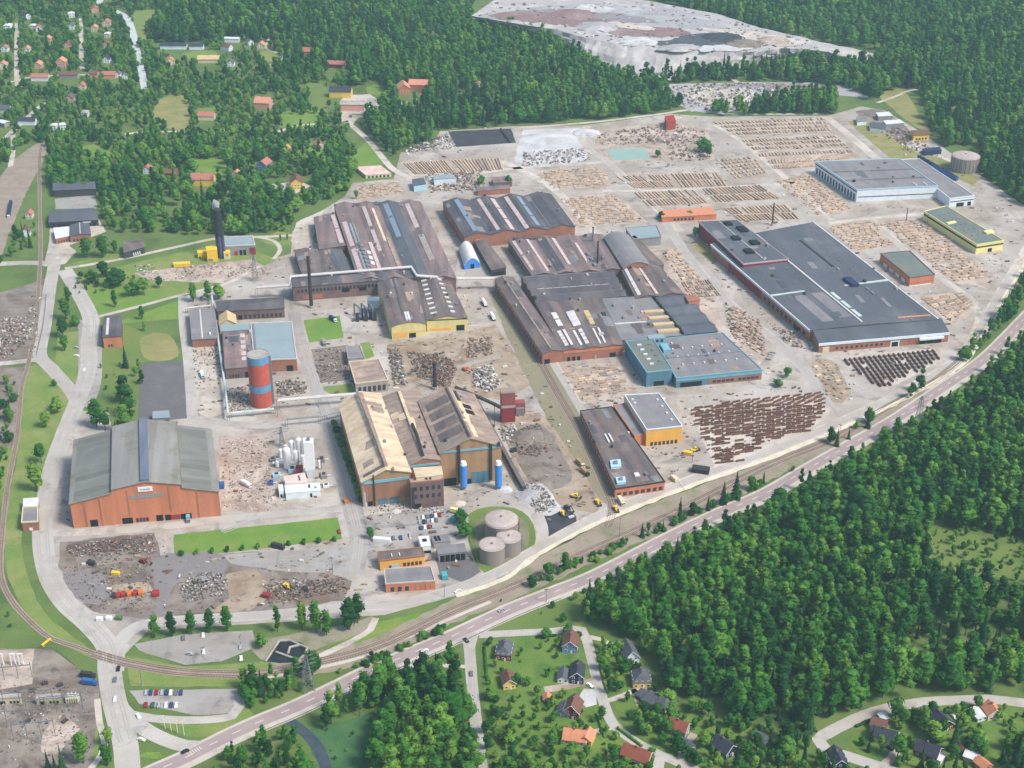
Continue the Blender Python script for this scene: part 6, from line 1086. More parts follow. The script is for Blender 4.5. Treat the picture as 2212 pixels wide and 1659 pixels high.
for k, x, y, h, w, lb in (
    ('g', 566, 1398, 30, 1.0, 'round bush-like tree left of the settling pond'), ('g', 125, 890, 34, 1.2, 'dark round tree, upper one of the pair left of the main road'), ('g', 100, 922, 34, 1.3, 'dark round tree, lower one of the pair left of the main road'),
    ('g', 90, 1000, 42, 1.0, 'big dark tree, upper of the two beside the gatehouse road'), ('g', 80, 1062, 62, 1.0, 'biggest dark tree directly above the white cabin'), ('g', 140, 757, 34, 1.1, 'dark round tree on the grass island by the upper road'), ('g', 118, 835, 16, 1.0, 'small round bush beside the fork in the main road'),
    ('g', 137, 728, 42, 1.0, 'bushy tree at the top of the grass island'), ('g', 143, 690, 46, 1.0, 'bushy tree beside the upper road bend'), ('p', 148, 655, 36, 1.3, 'narrow dark tree below the lane junction'), ('b', 162, 705, 26, 1.3, 'small tree on the lane side of the grass island'),
    ('p', 209, 922, 60, 1.3, 'tall dark tree, left one of the pair in front of the brick hall'), ('g', 228, 930, 40, 1.0, 'lower tree, right one of the pair in front of the brick hall'), ('p', 270, 870, 60, 1.4, 'upper tree in the dark column beside the black asphalt lot'), ('p', 282, 900, 62, 1.4, 'middle tree in the dark column beside the black asphalt lot'), ('p', 270, 935, 62, 1.4, 'lowest tree in the dark column beside the black asphalt lot'), ('g', 266, 958, 40, 1.0, 'round tree at the foot of the dark column by the brick hall'),
    ('p', 249, 663, 38, 1.0, 'slim dark tree alone on the sloping lawn'), ('p', 307, 690, 30, 1.1, 'small slim tree between the thin lane and the brick house'), ('p', 300, 798, 24, 1.0, 'little dark conifer in the dry meadow'), ('p', 312, 715, 22, 1.0, 'small dark conifer at the top of the dry meadow'), ('p', 307, 830, 32, 1.0, 'dark conifer just above the black asphalt lot'),
    ('g', 190, 556, 44, 1.3, 'large round dark tree at the lane junction, left of the barn'), ('g', 222, 556, 46, 1.3, 'largest round tree beside the dark barn'), ('g', 250, 548, 30, 1.0, 'round bush touching the dark barn'), ('g', 290, 640, 36, 1.2, 'bushy tree, left one of the two on the lawn below the tracks'), ('g', 312, 638, 38, 1.2, 'bushy tree, right one of the two on the lawn below the tracks'), ('g', 345, 622, 26, 1.0, 'round bush by the dirt field edge'),
    ('g', 250, 618, 40, 1.4, 'wide thicket tree in the middle of the upper lawn'), ('g', 225, 600, 36, 1.4, 'wide thicket tree at the upper edge of the lawn'), ('g', 200, 612, 30, 1.2, 'thicket tree at the left of the upper lawn'), ('p', 418, 652, 42, 1.3, 'dark tree at the corner of the pipe rack lane'), ('p', 450, 650, 44, 1.1, 'slim dark tree touching the pale green pipe rack'), ('g', 472, 646, 34, 1.1, 'round tree behind the long brick workshop'),
    ('g', 181, 1648, 62, 1.0, 'large dark round tree at the foot of the substation'), ('g', 237, 1612, 40, 1.0, 'dark round tree, upper of the pair along the footpath'), ('g', 232, 1655, 44, 1.0, 'dark round tree, lower of the pair along the footpath'), ('s', 105, 1662, 44, 1.0, 'left one of three spruces at the bottom of the substation'), ('s', 120, 1666, 40, 1.0, 'middle one of three spruces at the bottom of the substation'), ('s', 136, 1664, 56, 1.0, 'right and tallest of three spruces at the bottom of the substation'),
    ('s', 1468, 1124, 52, 1.1, 'tall spruce standing alone on the verge of the highway'), ('g', 1497, 1113, 28, 1.0, 'round tree right of the lone verge spruce'), ('s', 1529, 1102, 34, 1.1, 'short spruce before the two big verge trees'), ('s', 1562, 1088, 50, 1.5, 'left one of two big dark verge trees below the brick end'), ('s', 1589, 1076, 60, 1.5, 'right and bigger of two dark verge trees below the brick end'), ('g', 1622, 1058, 30, 1.1, 'round verge tree right of the big pair'), ('s', 1649, 1044, 28, 1.1, 'small verge spruce at the pale bank'),
    ('s', 1432, 1148, 26, 1.2, 'small spruce left of the lone tall verge spruce'), ('s', 1387, 1160, 34, 1.2, 'spruce on the verge below the corner road'), ('g', 1220, 1232, 38, 1.0, 'round tree between railway and highway near the tanks'), ('g', 1184, 1248, 32, 1.2, 'broad tree beside the tracks below the round tanks'), ('g', 1150, 1268, 26, 1.3, 'low tree beside the tracks left of the broad one'),
    ('s', 1807, 964, 40, 1.2, 'dark spruce by the tracks below the rusty billets'), ('s', 1874, 924, 34, 1.4, 'dark spruce by the tracks right of the rusty billets'), ('s', 1833, 948, 26, 1.2, 'smaller spruce between two verge spruces'), ('g', 1713, 1018, 12, 1.0, 'tiny bush on the verge below the rusty billets'),
    ('g', 1040, 400, 22, 1.0, 'dark tree, left one of two on the mid yard'), ('g', 1098, 400, 22, 1.0, 'dark tree, right one of two on the mid yard'), ('g', 1518, 328, 30, 1.5, 'dark round tree, upper of the clump below the crusher'), ('g', 1528, 340, 26, 1.2, 'dark round tree, lower of the clump below the crusher'), ('g', 1420, 340, 16, 1.6, 'low bush beside the turquoise basin'),
    ('g', 1700, 815, 22, 1.6, 'round bush at the right end of the teal front hall'), ('g', 1680, 835, 16, 1.8, 'low bush in front of the teal hall corner'), ('g', 993, 1132, 34, 1.0, 'dark tree on the left rim of the tank mound'), ('g', 1003, 1160, 34, 1.1, 'dark tree beside the tank mound fence'), ('g', 800, 1165, 26, 1.2, 'dark bush at the corner of the staff car park'),
    ('s', 690, 500, 24, 1.2, 'lone conifer on the little green island left of the big mill'), ('p', 606, 520, 14, 1.0, 'left one of two tiny conifers by the curving lane'), ('p', 621, 518, 14, 1.0, 'right one of two tiny conifers by the curving lane'), ('g', 770, 430, 20, 1.0, 'dark bush at the corner of the scrap lot'), ('g', 1428, 474, 18, 1.2, 'bush at the left of the orange-roofed building'), ('g', 1490, 470, 16, 1.4, 'bush before the orange-roofed building'), ('g', 1502, 512, 22, 1.3, 'light green bush left of the dark red hall')):
    spot(k, x, y, h, lb, None, w)
for i in range(11):
    x = 392 + i * 33; spot('u', x, 1200 - i * 3.1, 12, ORD[i % 10] + ' shrub from the left along the lawn edge' if i < 10 else 'last shrub at the right end of the lawn edge', 'shrubs along the lawn below the brick hall', 1.0, 'shrub')
# ---- the woods
def inpoly(x, y, P):
    P = np.array(P); r = np.zeros(x.shape, bool); j = len(P) - 1
    for i in range(len(P)):
        xi, yi = P[i]; xj, yj = P[j]
        c = ((yi > y) != (yj > y)) & (x < (xj - xi) * (y - yi) / (yj - yi + 1e-9) + xi); r ^= c; j = i
    return r
def near(x, y, pts, d):
    r = np.zeros(x.shape, bool)
    for (ax, ay), (bx, by_) in zip(pts, pts[1:]):
        vx, vy = bx - ax, by_ - ay; L = vx * vx + vy * vy + 1e-9; t = np.clip(((x - ax) * vx + (y - ay) * vy) / L, 0, 1)
        r |= np.hypot(x - ax - t * vx, y - ay - t * vy) < d
    return r
WOODS = [  # polygon, metres between trees, conifer share, height scale, min keep
    ([(1268, 1310), (1290, 1275), (1430, 1196), (1545, 1140), (1660, 1090), (1755, 1036), (1850, 983), (1945, 928), (2045, 862), (2140, 790), (2225, 700), (2330, 600), (2330, 1540), (2212, 1506), (2140, 1499), (2071, 1500), (2000, 1502), (1905, 1520), (1820, 1552), (1752, 1590), (1700, 1572), (1600, 1566), (1555, 1532), (1470, 1520), (1440, 1480), (1410, 1420), (1378, 1392), (1340, 1376), (1262, 1352)], 6.0, .12, 1.0),
    ([(655, 1590), (720, 1545), (800, 1500), (860, 1470), (960, 1450), (1004, 1446), (1012, 1560), (1024, 1659), (1030, 1720), (800, 1720), (812, 1610), (840, 1540), (760, 1560)], 6.0, .15, .95),
    ([(430, 1720), (480, 1640), (560, 1602), (625, 1580), (650, 1620), (680, 1720)], 6.5, .1, .55),
    ([(520, 1490), (600, 1468), (700, 1440), (690, 1482), (620, 1512), (545, 1540), (522, 1530)], 6, .2, .7),
    ([(700, 1446), (860, 1396), (960, 1352), (1060, 1308), (1200, 1240), (1420, 1130), (1420, 1165), (1200, 1270), (1000, 1365), (860, 1425), (740, 1474)], 13, .3, .4),
    ([(1660, 1018), (1800, 952), (1930, 880), (2050, 806), (2130, 732), (2190, 640), (2260, 540), (2290, 590), (2210, 682), (2125, 765), (2040, 828), (1936, 894), (1840, 950)], 6.5, .25, .75),
    ([(-60, -30), (1050, -30), (1012, 30), (1012, 52), (1075, 68), (1195, 100), (1262, 140), (1330, 170), (1418, 186), (1440, 215), (1480, 236), (1420, 246), (1275, 262), (1100, 270), (945, 282), (925, 308), (862, 326), (848, 340), (800, 290), (765, 268), (740, 300), (800, 330), (845, 362), (770, 372), (745, 418), (640, 466), (628, 498), (560, 508), (480, 508), (420, 508), (300, 505), (236, 502), (216, 460), (208, 415), (110, 418), (105, 310), (72, 306), (20, 345), (-60, 420)], 6.8, .22, .95),
    ([(1330, -30), (2330, -30), (2330, 560), (2250, 470), (2165, 415), (2118, 372), (2060, 325), (2010, 288), (1975, 240), (1935, 205), (1880, 215), (1820, 185), (1640, 175), (1425, 182), (1430, 170), (1620, 158), (1700, 140), (1780, 152), (1890, 150), (1895, 112), (1740, 86), (1650, 70), (1560, 40), (1480, 22)], 7.2, .35, 1.05),
    ([(1525, 244), (1600, 236), (1700, 216), (1800, 206), (1808, 248), (1560, 250)], 6.5, .3, .9),
    ([(-60, 560), (25, 550), (30, 570), (-60, 575)], 7, .1, .7), ([(30, 500), (75, 490), (78, 540), (30, 545)], 8, .1, .7),
    ([(-60, 850), (40, 820), (38, 900), (20, 1000), (10, 1080), (-60, 1100)], 8, .1, .6), ([(-60, 1330), (30, 1330), (50, 1360), (60, 1395), (-60, 1395)], 9, .1, .4)]
GARDENS = [([(1050, 1390), (1100, 1378), (1255, 1366), (1275, 1440), (1310, 1560), (1420, 1640), (1420, 1720), (1050, 1720)], 5.6, .1, .52), ([(1290, 1390), (1345, 1405), (1440, 1520), (1560, 1545), (1700, 1580), (1760, 1625), (1900, 1680), (1900, 1720), (1500, 1720), (1430, 1622), (1370, 1590), (1315, 1520)], 5.6, .1, .58), ([(1845, 1590), (1920, 1545), (2010, 1524), (2212, 1530), (2330, 1550), (2330, 1720), (1930, 1720)], 6.6, .12, .7),
           ([(1030, 1366), (1115, 1328), (1262, 1262), (1280, 1300), (1255, 1350), (1110, 1366)], 14, 0, .4), ([(690, 1572), (770, 1552), (830, 1560), (805, 1620), (790, 1720), (725, 1720), (700, 1620)], 9, 0, .22), ([(1960, 1160), (2050, 1138), (2240, 1160), (2280, 1260), (2150, 1292), (2030, 1245)], 7, 0, .42),
           ([(300, 600), (150, 600), (170, 640), (230, 630)], 8, .1, .5), ([(215, 790), (300, 790), (300, 905), (235, 900)], 13, .2, .5), ([(1530, 535), (1500, 490), (1520, 480), (1560, 560)], 9, 0, .3)]
NO = [ [(1955, 1165), (2050, 1138), (2140, 1155), (2240, 1170), (2280, 1262), (2150, 1292), (2035, 1245)], [(1745, 255), (1000, 0), (1000, 0)], [(1895, 202), (1990, 190), (2000, 262), (1960, 262)], [(2030, 130), (2090, 140), (2085, 158), (2030, 152)],
      [(345, 212), (400, 205), (412, 280), (370, 284), (330, 256)], [(425, 233), (470, 232), (470, 262), (425, 262)], [(175, 318), (200, 312), (245, 330), (240, 347), (185, 337)], [(418, 345), (482, 345), (490, 400), (424, 400)], [(285, 28), (345, 18), (352, 37), (316, 62), (320, 92), (300, 97)], [(395, 113), (480, 108), (480, 138), (400, 132)],
      [(665, 182), (705, 180), (708, 245), (672, 240)], [(600, 250), (690, 246), (690, 272), (620, 280)], [(758, 322), (800, 298), (848, 358), (768, 366)], [(704, 192), (830, 182), (835, 222), (815, 245), (762, 280), (738, 262), (730, 222), (704, 212)], [(850, 186), (930, 180), (930, 206), (885, 236), (850, 210)], [(672, 305), (720, 312), (700, 342), (655, 347)], [(555, 110), (602, 112), (612, 137), (578, 152)], [(560, 388), (675, 385), (675, 422), (575, 424)], [(548, 208), (592, 206), (592, 240), (548, 240)], [(770, 350), (850, 352), (850, 384), (770, 384)], [(330, 95), (445, 95), (445, 112), (330, 112)], [(100, 420), (215, 415), (230, 500), (100, 500)], [(2050, 318), (2115, 318), (2118, 372), (2050, 372)], [(545, 350), (600, 345), (600, 380), (545, 380)], [(1300, 142), (1440, 150), (1440, 170), (1330, 168)]]
LINES = [([(267, -10), (215, 5), (267, 32), (284, 60), (293, 100), (303, 140), (313, 195)], 8), ([(37, 30), (36, 190)], 6), ([(175, 40), (178, 155)], 5), ([(15, 182), (60, 171), (120, 166), (270, 163)], 7), ([(270, 291), (320, 287), (520, 281)], 4.5), ([(-20, 325), (20, 290), (55, 260), (95, 222)], 6), ([(28, 290), (22, 360)], 5), ([(553, 150), (605, 132), (610, 118), (580, 108), (575, 95), (600, 62)], 4), ([(600, 287), (680, 270)], 4), ([(765, 272), (800, 308), (845, 362)], 7), ([(745, 265), (748, 212), (800, 205)], 8), ([(1895, 224), (1990, 192)], 5), (HW, 22), ([(1270, 1376), (1331, 1398), (1345, 1420)], 8), ([(1490, 238), (1540, 228), (1600, 185)], 7), ([(622, 1555), (665, 1588), (690, 1622), (712, 1700)], 13), ([(1268, 1384), (1301, 1507), (1321, 1559), (1356, 1592), (1427, 1630), (1421, 1662)], 15), ([(1106, 1368), (1256, 1359), (1268, 1384)], 9), ([(1430, 1633), (1540, 1690)], 14), ([(2290, 1530), (2140, 1511), (2004, 1516), (1909, 1532), (1830, 1562), (1768, 1598), (1782, 1618), (1904, 1658), (1990, 1690)], 16), ([(1905, 1656), (1942, 1612)], 14), ([(1176, 1490), (1285, 1470)], 14), ([(1470, 1640), (1500, 1585)], 8), ([(1308, 1516), (1375, 1490)], 8)]
rng = np.random.default_rng(5); TX = []; TY = []; TK = []; TS = []
ALLB = [(x, y, 13 if y > 1300 else 5, y > 1300) for x, y, *_ in HS] + [(x, y, max(7, l * .45), False) for x, y, w, l, *_ in FAR] + [(1217, 1466, 10, True), (1219, 1540, 12, True), (1268, 1600, 12, True), (1394, 1510, 10, True), (1182, 1513, 7, True), (1398, 1393, 9, True), (1484, 1617, 11, True), (1644, 1602, 10, True), (1898, 1570, 11, True), (1908, 1555, 8, True), (2112, 1548, 12, True), (2025, 1640, 12, True), (2098, 1640, 12, True), (2122, 1658, 10, True), (1268, 1508, 18, True), (57, 505, 8, False)]
for gi, (Pg, sp, con, hs) in enumerate(WOODS + GARDENS):
    W_ = np.array([[*G(min(max(x, -60), 2330), max(y, -30))][:2] for x, y in Pg]); x0, y0 = W_.min(0); x1, y1 = W_.max(0)
    X, Y = np.meshgrid(np.arange(x0, x1, sp), np.arange(y0, y1, sp)); X[1::2] += sp / 2
    X = X.ravel() + rng.uniform(-.42, .42, X.size) * sp; Y = Y.ravel() + rng.uniform(-.42, .42, Y.size) * sp
    ux, uy = toU(X, Y); ok = inpoly(ux, uy, Pg)
    for q in NO:
        if len(q) > 3 and not (gi >= len(WOODS)): ok &= ~inpoly(ux, uy, q)
    for pts, d in LINES: ok &= ~near(ux, uy, pts, d)
    for hx, hy, d, nr in ALLB: ok &= ~((np.abs(ux - hx) < d * (1.3 if nr else 1.6)) & (uy > hy - d * .8) & (uy < hy + d * (1.75 if nr else 2.0)))
    keep = rng.random(X.size)
    # thinner canopy and glades by slow noise
    nz = np.sin(X * .021 + 1.3 * np.sin(Y * .017)) + np.sin(Y * .026 + 1.7 * np.sin(X * .013)); ok &= keep < np.clip(1.0 + .3 * nz, .35, 1)
    town = (gi == 6) & (uy > 12) & (ux < 760) & ((ux < 560) | (uy > 170)) & ~((ux > 330) & (uy < 95))
    if gi == 6: ok &= keep < np.where(town, .8, .95)
    town = town[ok] if gi == 6 else np.zeros(int(ok.sum()), bool); X, Y, ux, uy = X[ok], Y[ok], ux[ok], uy[ok]; n = X.size
    cf = rng.random(n) < np.clip(con * .5 + .2 * np.sin(X * .011 + 2) * np.sin(Y * .009), 0, .9)
    K = np.where(cf, rng.choice(by['s'], n), rng.choice(by['g'] if gi >= len(WOODS) or gi in (4, 9, 10, 11, 12) else by['b'], n))
    K = np.where(town & (rng.random(n) < .8), rng.choice(by['g'], n), K)
    edge = near(ux, uy, HW, 60) & (gi == 0)
    S = hs * rng.choice([.55, .8, 1.0, 1.0, 1.15, 1.35], n) * rng.uniform(.85, 1.15, n) * np.where(edge, .55, 1) * np.where(town, np.where(uy > 330, 1.0, .72), 1) * np.where(gi >= len(WOODS), rng.uniform(.55, 1.5, n), 1)
    TX.append(X); TY.append(Y); TK.append(K); TS.append(S)
TX = np.concatenate(TX); TY = np.concatenate(TY); TK = np.concatenate(TK); TS = np.concatenate(TS)
ux, uy = toU(TX, TY); inside = (ux > 5) & (ux < 2207) & (uy < 1690) & (uy > 20)
size = np.array([{'b': 17, 's': 20, 'g': 12}.get(PT[k][0], 10) for k in TK]) * TS * (uy + 920)
indiv = np.zeros(TX.size, bool)
for kind, cap in (('b', 290), ('s', 250), ('g', 200)):
    c = np.where(inside & np.isin(TK, by[kind]) & (uy > 1000))[0]; indiv[c[np.argsort(-size[c])][:cap]] = True
lab = {'b': ('leafy green tree in the dense wood beside the highway', 'leafy trees of the near woods'), 's': ('dark pointed spruce among the leafy trees of the near wood', 'spruces of the near woods'), 'g': ('rounded garden tree among the houses and verges near the bottom', 'garden trees near the houses')}
for i in np.where(indiv)[0]:
    k = PT[TK[i]][0]; s = float(TS[i]); w = s * R.uniform(.85, 1.3); tree(int(TK[i]), (float(TX[i]), float(TY[i]), 0), (w, w, s), lab[k][0], 'tree', lab[k][1])
for k in range(len(PT)):
    if k not in first_crown and PT[k][0] in 'bsg': tree(k, G(1500 + 12 * k, 1400), 1, lab[PT[k][0]][0], 'tree', lab[PT[k][0]][1])
rest = np.where(~indiv)[0]; N = rest.size
me = bpy.data.meshes.new('woodland'); me.vertices.add(N)
me.vertices.foreach_set('co', np.stack([TX[rest], TY[rest], np.zeros(N)], 1).astype(np.float32).ravel())
a = me.attributes.new('kind', 'INT', 'POINT'); a.data.foreach_set('value', TK[rest].astype(np.int32))
a = me.attributes.new('turn', 'FLOAT_VECTOR', 'POINT'); a.data.foreach_set('vector', np.stack([np.zeros(N), np.zeros(N), rng.uniform(0, 6.28, N)], 1).astype(np.float32).ravel())
wj = rng.uniform(.85, 1.35, N); a = me.attributes.new('grow', 'FLOAT_VECTOR', 'POINT'); a.data.foreach_set('vector', np.stack([TS[rest] * wj, TS[rest] * wj, TS[rest]], 1).astype(np.float32).ravel())
wood = tag(link('woodland', me), kind='stuff')
ng = bpy.data.node_groups.new('woodland', 'GeometryNodeTree'); ng.interface.new_socket('Geometry', in_out='INPUT', socket_type='NodeSocketGeometry'); ng.interface.new_socket('Geometry', in_out='OUTPUT', socket_type='NodeSocketGeometry')
gi_ = ng.nodes.new('NodeGroupInput'); go = ng.nodes.new('NodeGroupOutput'); jn = ng.nodes.new('GeometryNodeJoinGeometry'); ng.links.new(jn.outputs[0], go.inputs[0])
mp_ = ng.nodes.new('GeometryNodeMeshToPoints'); ng.links.new(gi_.outputs[0], mp_.inputs[0])
def attr(nm, ty):
    n = ng.nodes.new('GeometryNodeInputNamedAttribute'); n.data_type = ty; n.inputs['Name'].default_value = nm; return n
ak = attr('kind', 'INT'); at_ = attr('turn', 'FLOAT_VECTOR'); ag = attr('grow', 'FLOAT_VECTOR')
for k in sorted(set(int(v) for v in TK[rest])):
    ob = ng.nodes.new('GeometryNodeObjectInfo'); ob.inputs['Object'].default_value = first_crown[k]; ob.inputs['As Instance'].default_value = True; ob.transform_space = 'ORIGINAL'
    cp = ng.nodes.new('FunctionNodeCompare'); cp.data_type = 'INT'; cp.operation = 'EQUAL'; ng.links.new(ak.outputs[0], cp.inputs[2]); cp.inputs[3].default_value = k
    ip = ng.nodes.new('GeometryNodeInstanceOnPoints'); ng.links.new(mp_.outputs[0], ip.inputs['Points']); ng.links.new(cp.outputs[0], ip.inputs['Selection']); ng.links.new(ob.outputs['Geometry'], ip.inputs['Instance'])
    ng.links.new(at_.outputs[0], ip.inputs['Rotation']); ng.links.new(ag.outputs[0], ip.inputs['Scale']); ng.links.new(ip.outputs[0], jn.inputs[0])
md = wood.modifiers.new('woodland', 'NODES'); md.node_group = ng
print('trees', TX.size, 'individual', int(indiv.sum()))

# hedges of the gardens
def hedge(x0, y0, x1, y1, label):
    a, b_ = G(x0, y0), G(x1, y1); d = b_ - a; n = max(3, int(d.length / 1.1)); h_ = MB(); r = random.Random(int(x0))
    for i in range(n):
        p = d * (i / (n - 1)); h_.dome(p.x, p.y, .5, r.uniform(.7, 1.1), r.uniform(.9, 1.5), 7, 3); h_.cyl(p.x, p.y, 0, .5, .8, 7, 1.0, cap=False)
    tag(h_.build('hedge', GARD, None, loc=a), label, 'hedge')
for q in ((1180, 1448, 1232, 1440, 'dark hedge behind the navy gabled house'), (1160, 1378, 1200, 1374, 'hedge along the top lane left of the blue house'), (1296, 1440, 1310, 1490, 'hedge along the right side of the residential lane'), (1290, 1545, 1306, 1592, 'hedge at the lane side of the red gabled house garden'), (1335, 1575, 1385, 1612, 'hedge along the lower lane curve'), (1046, 1400, 1052, 1470, 'hedge beside the straight residential street'), (1900, 1548, 1850, 1570, 'hedge along the inside of the right lane'), (2050, 1530, 2100, 1528, 'hedge along the far right lane'), (1150, 1570, 1225, 1572, 'hedge behind the orange-roofed bungalow'), (1440, 1600, 1475, 1610, 'hedge below the grey-walled red-roofed house')): hedge(*q)
# ---------------------------------------------------------------- slag heap and far workings
arr = np.array
def hpatch(name, pts, m, z, wob=0.0, sm=True):
    wob *= 4.5; z = z * 1.0
    P = [G(x, y, z) for x, y in pts]; P = smooth(P, 7, True) if sm else lin(P, 7)
    V = [(p.x + R.uniform(-wob, wob), p.y + R.uniform(-wob, wob), z) for p in P]
    A = sum(a[0] * b[1] - b[0] * a[1] for a, b in zip(V, V[1:] + V[:1]))
    if A < 0: V.reverse()
    return tag(MB().add(V, [tuple(range(len(V)))]).build(name, m), kind='structure')
SLOPE = mat('slag_slope', (178, 172, 168), (156, 151, 150), .05, stretch=(1, 1, .3), dirt=((200, 195, 190), .03, .8), fine=.1)
TOE = [(1008, 50), (1080, 68), (1195, 102), (1262, 140), (1330, 168), (1440, 174), (1560, 164), (1640, 148), (1700, 136), (1780, 152), (1894, 148), (1898, 118), (1740, 86), (1650, 68), (1560, 40), (1400, 12), (1280, -10), (1080, -4)]
TOP = [(1018, 34), (1085, 46), (1200, 64), (1265, 82), (1330, 94), (1430, 104), (1555, 113), (1640, 112), (1690, 104), (1735, 106), (1790, 112), (1800, 108), (1720, 78), (1640, 60), (1550, 30), (1400, 2), (1280, -18), (1085, -12)]
Pt = smooth([G(*p) for p in TOE], 12, True); b = MB(); HZ = 22; nseg = 8
def ringpts(TT, z): return [G(x, y, z) for x, y in TT]
A_ = ringpts(TOE, 0); B_ = ringpts(TOP, HZ); rows = 7; V = []; n = len(TOE) * nseg
for k in range(rows + 1):
    t = k / rows
    for i in range(n):
        a, f = divmod(i, nseg); f /= nseg; p = A_[a].lerp(A_[(a + 1) % len(TOE)], f); q = B_[a].lerp(B_[(a + 1) % len(TOE)], f); v = p.lerp(q, t)
        j = 2.2 if 0 < k < rows else .6; V.append((v.x + R.uniform(-j, j), v.y + R.uniform(-j, j), HZ * (t + .06 * math.sin(t * 12.6)) + (R.uniform(-.9, .9) if 0 < k < rows else 0)))
b.add(V, [(k * n + i, k * n + (i + 1) % n, (k + 1) * n + (i + 1) % n, (k + 1) * n + i) for k in range(rows) for i in range(n)] + [tuple(range(rows * n, rows * n + n))])
tag(b.build('slag_heap', [SLOPE]), kind='structure')
hpatch('slag_top', [(1030, 34), (1100, 20), (1250, 8), (1400, 14), (1540, 38), (1560, 60), (1440, 60), (1300, 46), (1150, 44), (1080, 42)], GREYS, HZ + .3, 1)
hpatch('slag_top', [(1060, 32), (1110, 26), (1220, 28), (1310, 38), (1335, 50), (1440, 60), (1486, 66), (1470, 76), (1400, 80), (1340, 76), (1280, 62), (1180, 50), (1100, 43)], REDS, HZ + .5, 1)
hpatch('slag_top', [(1110, 25), (1200, 20), (1360, 32), (1420, 48), (1330, 46), (1220, 30)], mat('mauve_slag', (150, 140, 142), (134, 124, 128), .03, fine=.1), HZ + .7, 1)
hpatch('slag_top', [(1423, 92), (1470, 80), (1531, 70), (1598, 84), (1560, 95), (1500, 100), (1443, 101)], mat('black_slag', (86, 86, 94), (72, 74, 80), .06, fine=.12), HZ + .8, 1)
hpatch('slag_top', [(1490, 103), (1540, 98), (1600, 96), (1625, 106), (1560, 111), (1510, 110)], WHITEG, HZ + .9, 1)
hpatch('slag_top', [(1340, 80), (1420, 84), (1410, 98), (1350, 92)], WHITEG, HZ + .6, 1)
hpatch('slag_top', [(1255, 10), (1330, 18), (1300, 28), (1250, 24)], WHITEG, HZ + .9, 1)
hpatch('slag_top', [(1310, 49), (1345, 49), (1420, 62), (1400, 66), (1340, 58)], PALE, HZ + 1.0, .8)
hpatch('slag_top', [(1475, 60), (1540, 62), (1660, 74), (1740, 92), (1690, 100), (1600, 84), (1540, 68)], PALE, HZ + .4, 1)
patch('slag_field', [(1398, 188), (1440, 182), (1600, 178), (1760, 178), (1836, 186), (1884, 214), (1800, 205), (1700, 214), (1600, 234), (1562, 248), (1492, 240), (1430, 206)], GREYS, .2, 1.2)
patch('slag_field', [(1480, 200), (1560, 190), (1640, 205), (1600, 226), (1530, 228)], PALE, .24, 1, True)
patch('slag_field', [(1560, 182), (1700, 180), (1800, 188), (1740, 200), (1640, 196)], mat('mauve_slag', (150, 140, 142)), .24, 1.2, True)
for i, (x, y, rx, ry, hh, m, lb) in enumerate(((1290, 60, 30, 30, 6, GREYS, 'grey spoil mound, left on the slag heap front'), (1380, 92, 26, 16, 5, WHITEG, 'white spoil mound, middle of the slag heap front'), (1470, 104, 30, 14, 5, GREYS, 'grey spoil mound left of the white rim'), (1610, 96, 26, 20, 6, SOIL, 'brown spoil mound at the right of the slag heap'), (1670, 88, 22, 20, 5, PINK, 'tan spoil mound at the right end of the slag heap'), (1240, 32, 34, 30, 5, REDS, 'reddish spoil mound at the back of the slag heap'), (1560, 82, 30, 24, 5, BLACK, 'black spoil mound on the dark patch of the slag heap'))):
    c = G(x, y, HZ); b = MB(); r = random.Random(40 + i); n = 26; V = []
    for k in range(5):
        for q in range(n): a = 6.283 * q / n; f = (1 - k / 5) ** .75 * r.uniform(.85, 1.15); V.append((rx * f * math.cos(a), ry * f * math.sin(a), hh * k / 5 + r.uniform(0, .5) * (k > 0) - (k == 0) * .5))
    V.append((0, 0, hh)); b.add(V, [(k * n + q, k * n + (q + 1) % n, (k + 1) * n + (q + 1) % n, (k + 1) * n + q) for k in range(4) for q in range(n)] + [(4 * n + q, 4 * n + (q + 1) % n, 5 * n) for q in range(n)])
    tag(b.build('spoil_mound', m, None, loc=c), lb, 'mound')
b = MB(); o = G(1400, 60, HZ)
for k in range(650):
    x, y = R.uniform(1030, 1790), R.uniform(5, 125)
    if inpoly(arr([x]), arr([y]), TOP)[0]: p = G(x, y, HZ) - o; s_ = R.uniform(.8, 3.2); b.obox((p.x, p.y, .3 + s_ * .15), s_ * R.uniform(.7, 2), s_, s_ * .5, R.uniform(0, 3), R.uniform(-.3, .3), R.choice((0, 1, 1, 2, 3, 5)))
tag(b.build('slag_boulders', SCR, None, loc=o), 'loose boulders and spoil lumps strewn over the slag heap top', 'boulders', kind='stuff')
patch('slag_field', [(1776, 118), (1840, 122), (1897, 132), (1884, 152), (1820, 142), (1780, 135)], PINK, .2, 1)
def mound(name, x, y, rx, ry, h, m, label, cat='mound', seed=0):
    r = random.Random(seed); b = MB(); c = G(x, y); V = []; n = 26; rows = 6
    for k in range(rows):
        t = k / rows
        for i in range(n): a = 6.283 * i / n; j = r.uniform(.88, 1.12); q = (1 - t) ** .8; V.append((rx * q * j * math.cos(a), ry * q * j * math.sin(a), h * t + r.uniform(0, .06) * h - (.2 if k == 0 else 0)))
    V.append((0, 0, h)); F = [(k * n + i, k * n + (i + 1) % n, (k + 1) * n + (i + 1) % n, (k + 1) * n + i) for k in range(rows - 1) for i in range(n)] + [((rows - 1) * n + i, (rows - 1) * n + (i + 1) % n, rows * n) for i in range(n)]
    return tag(b.add(V, F).build(name, m, None, loc=c), label, cat)
mound('gravel_mound', 1704, 134, 28, 34, 11, mat('sand_mound', (190, 172, 148), (172, 154, 132), .08, fine=.1), 'tan sand mound at the right foot of the slag heap', seed=1)
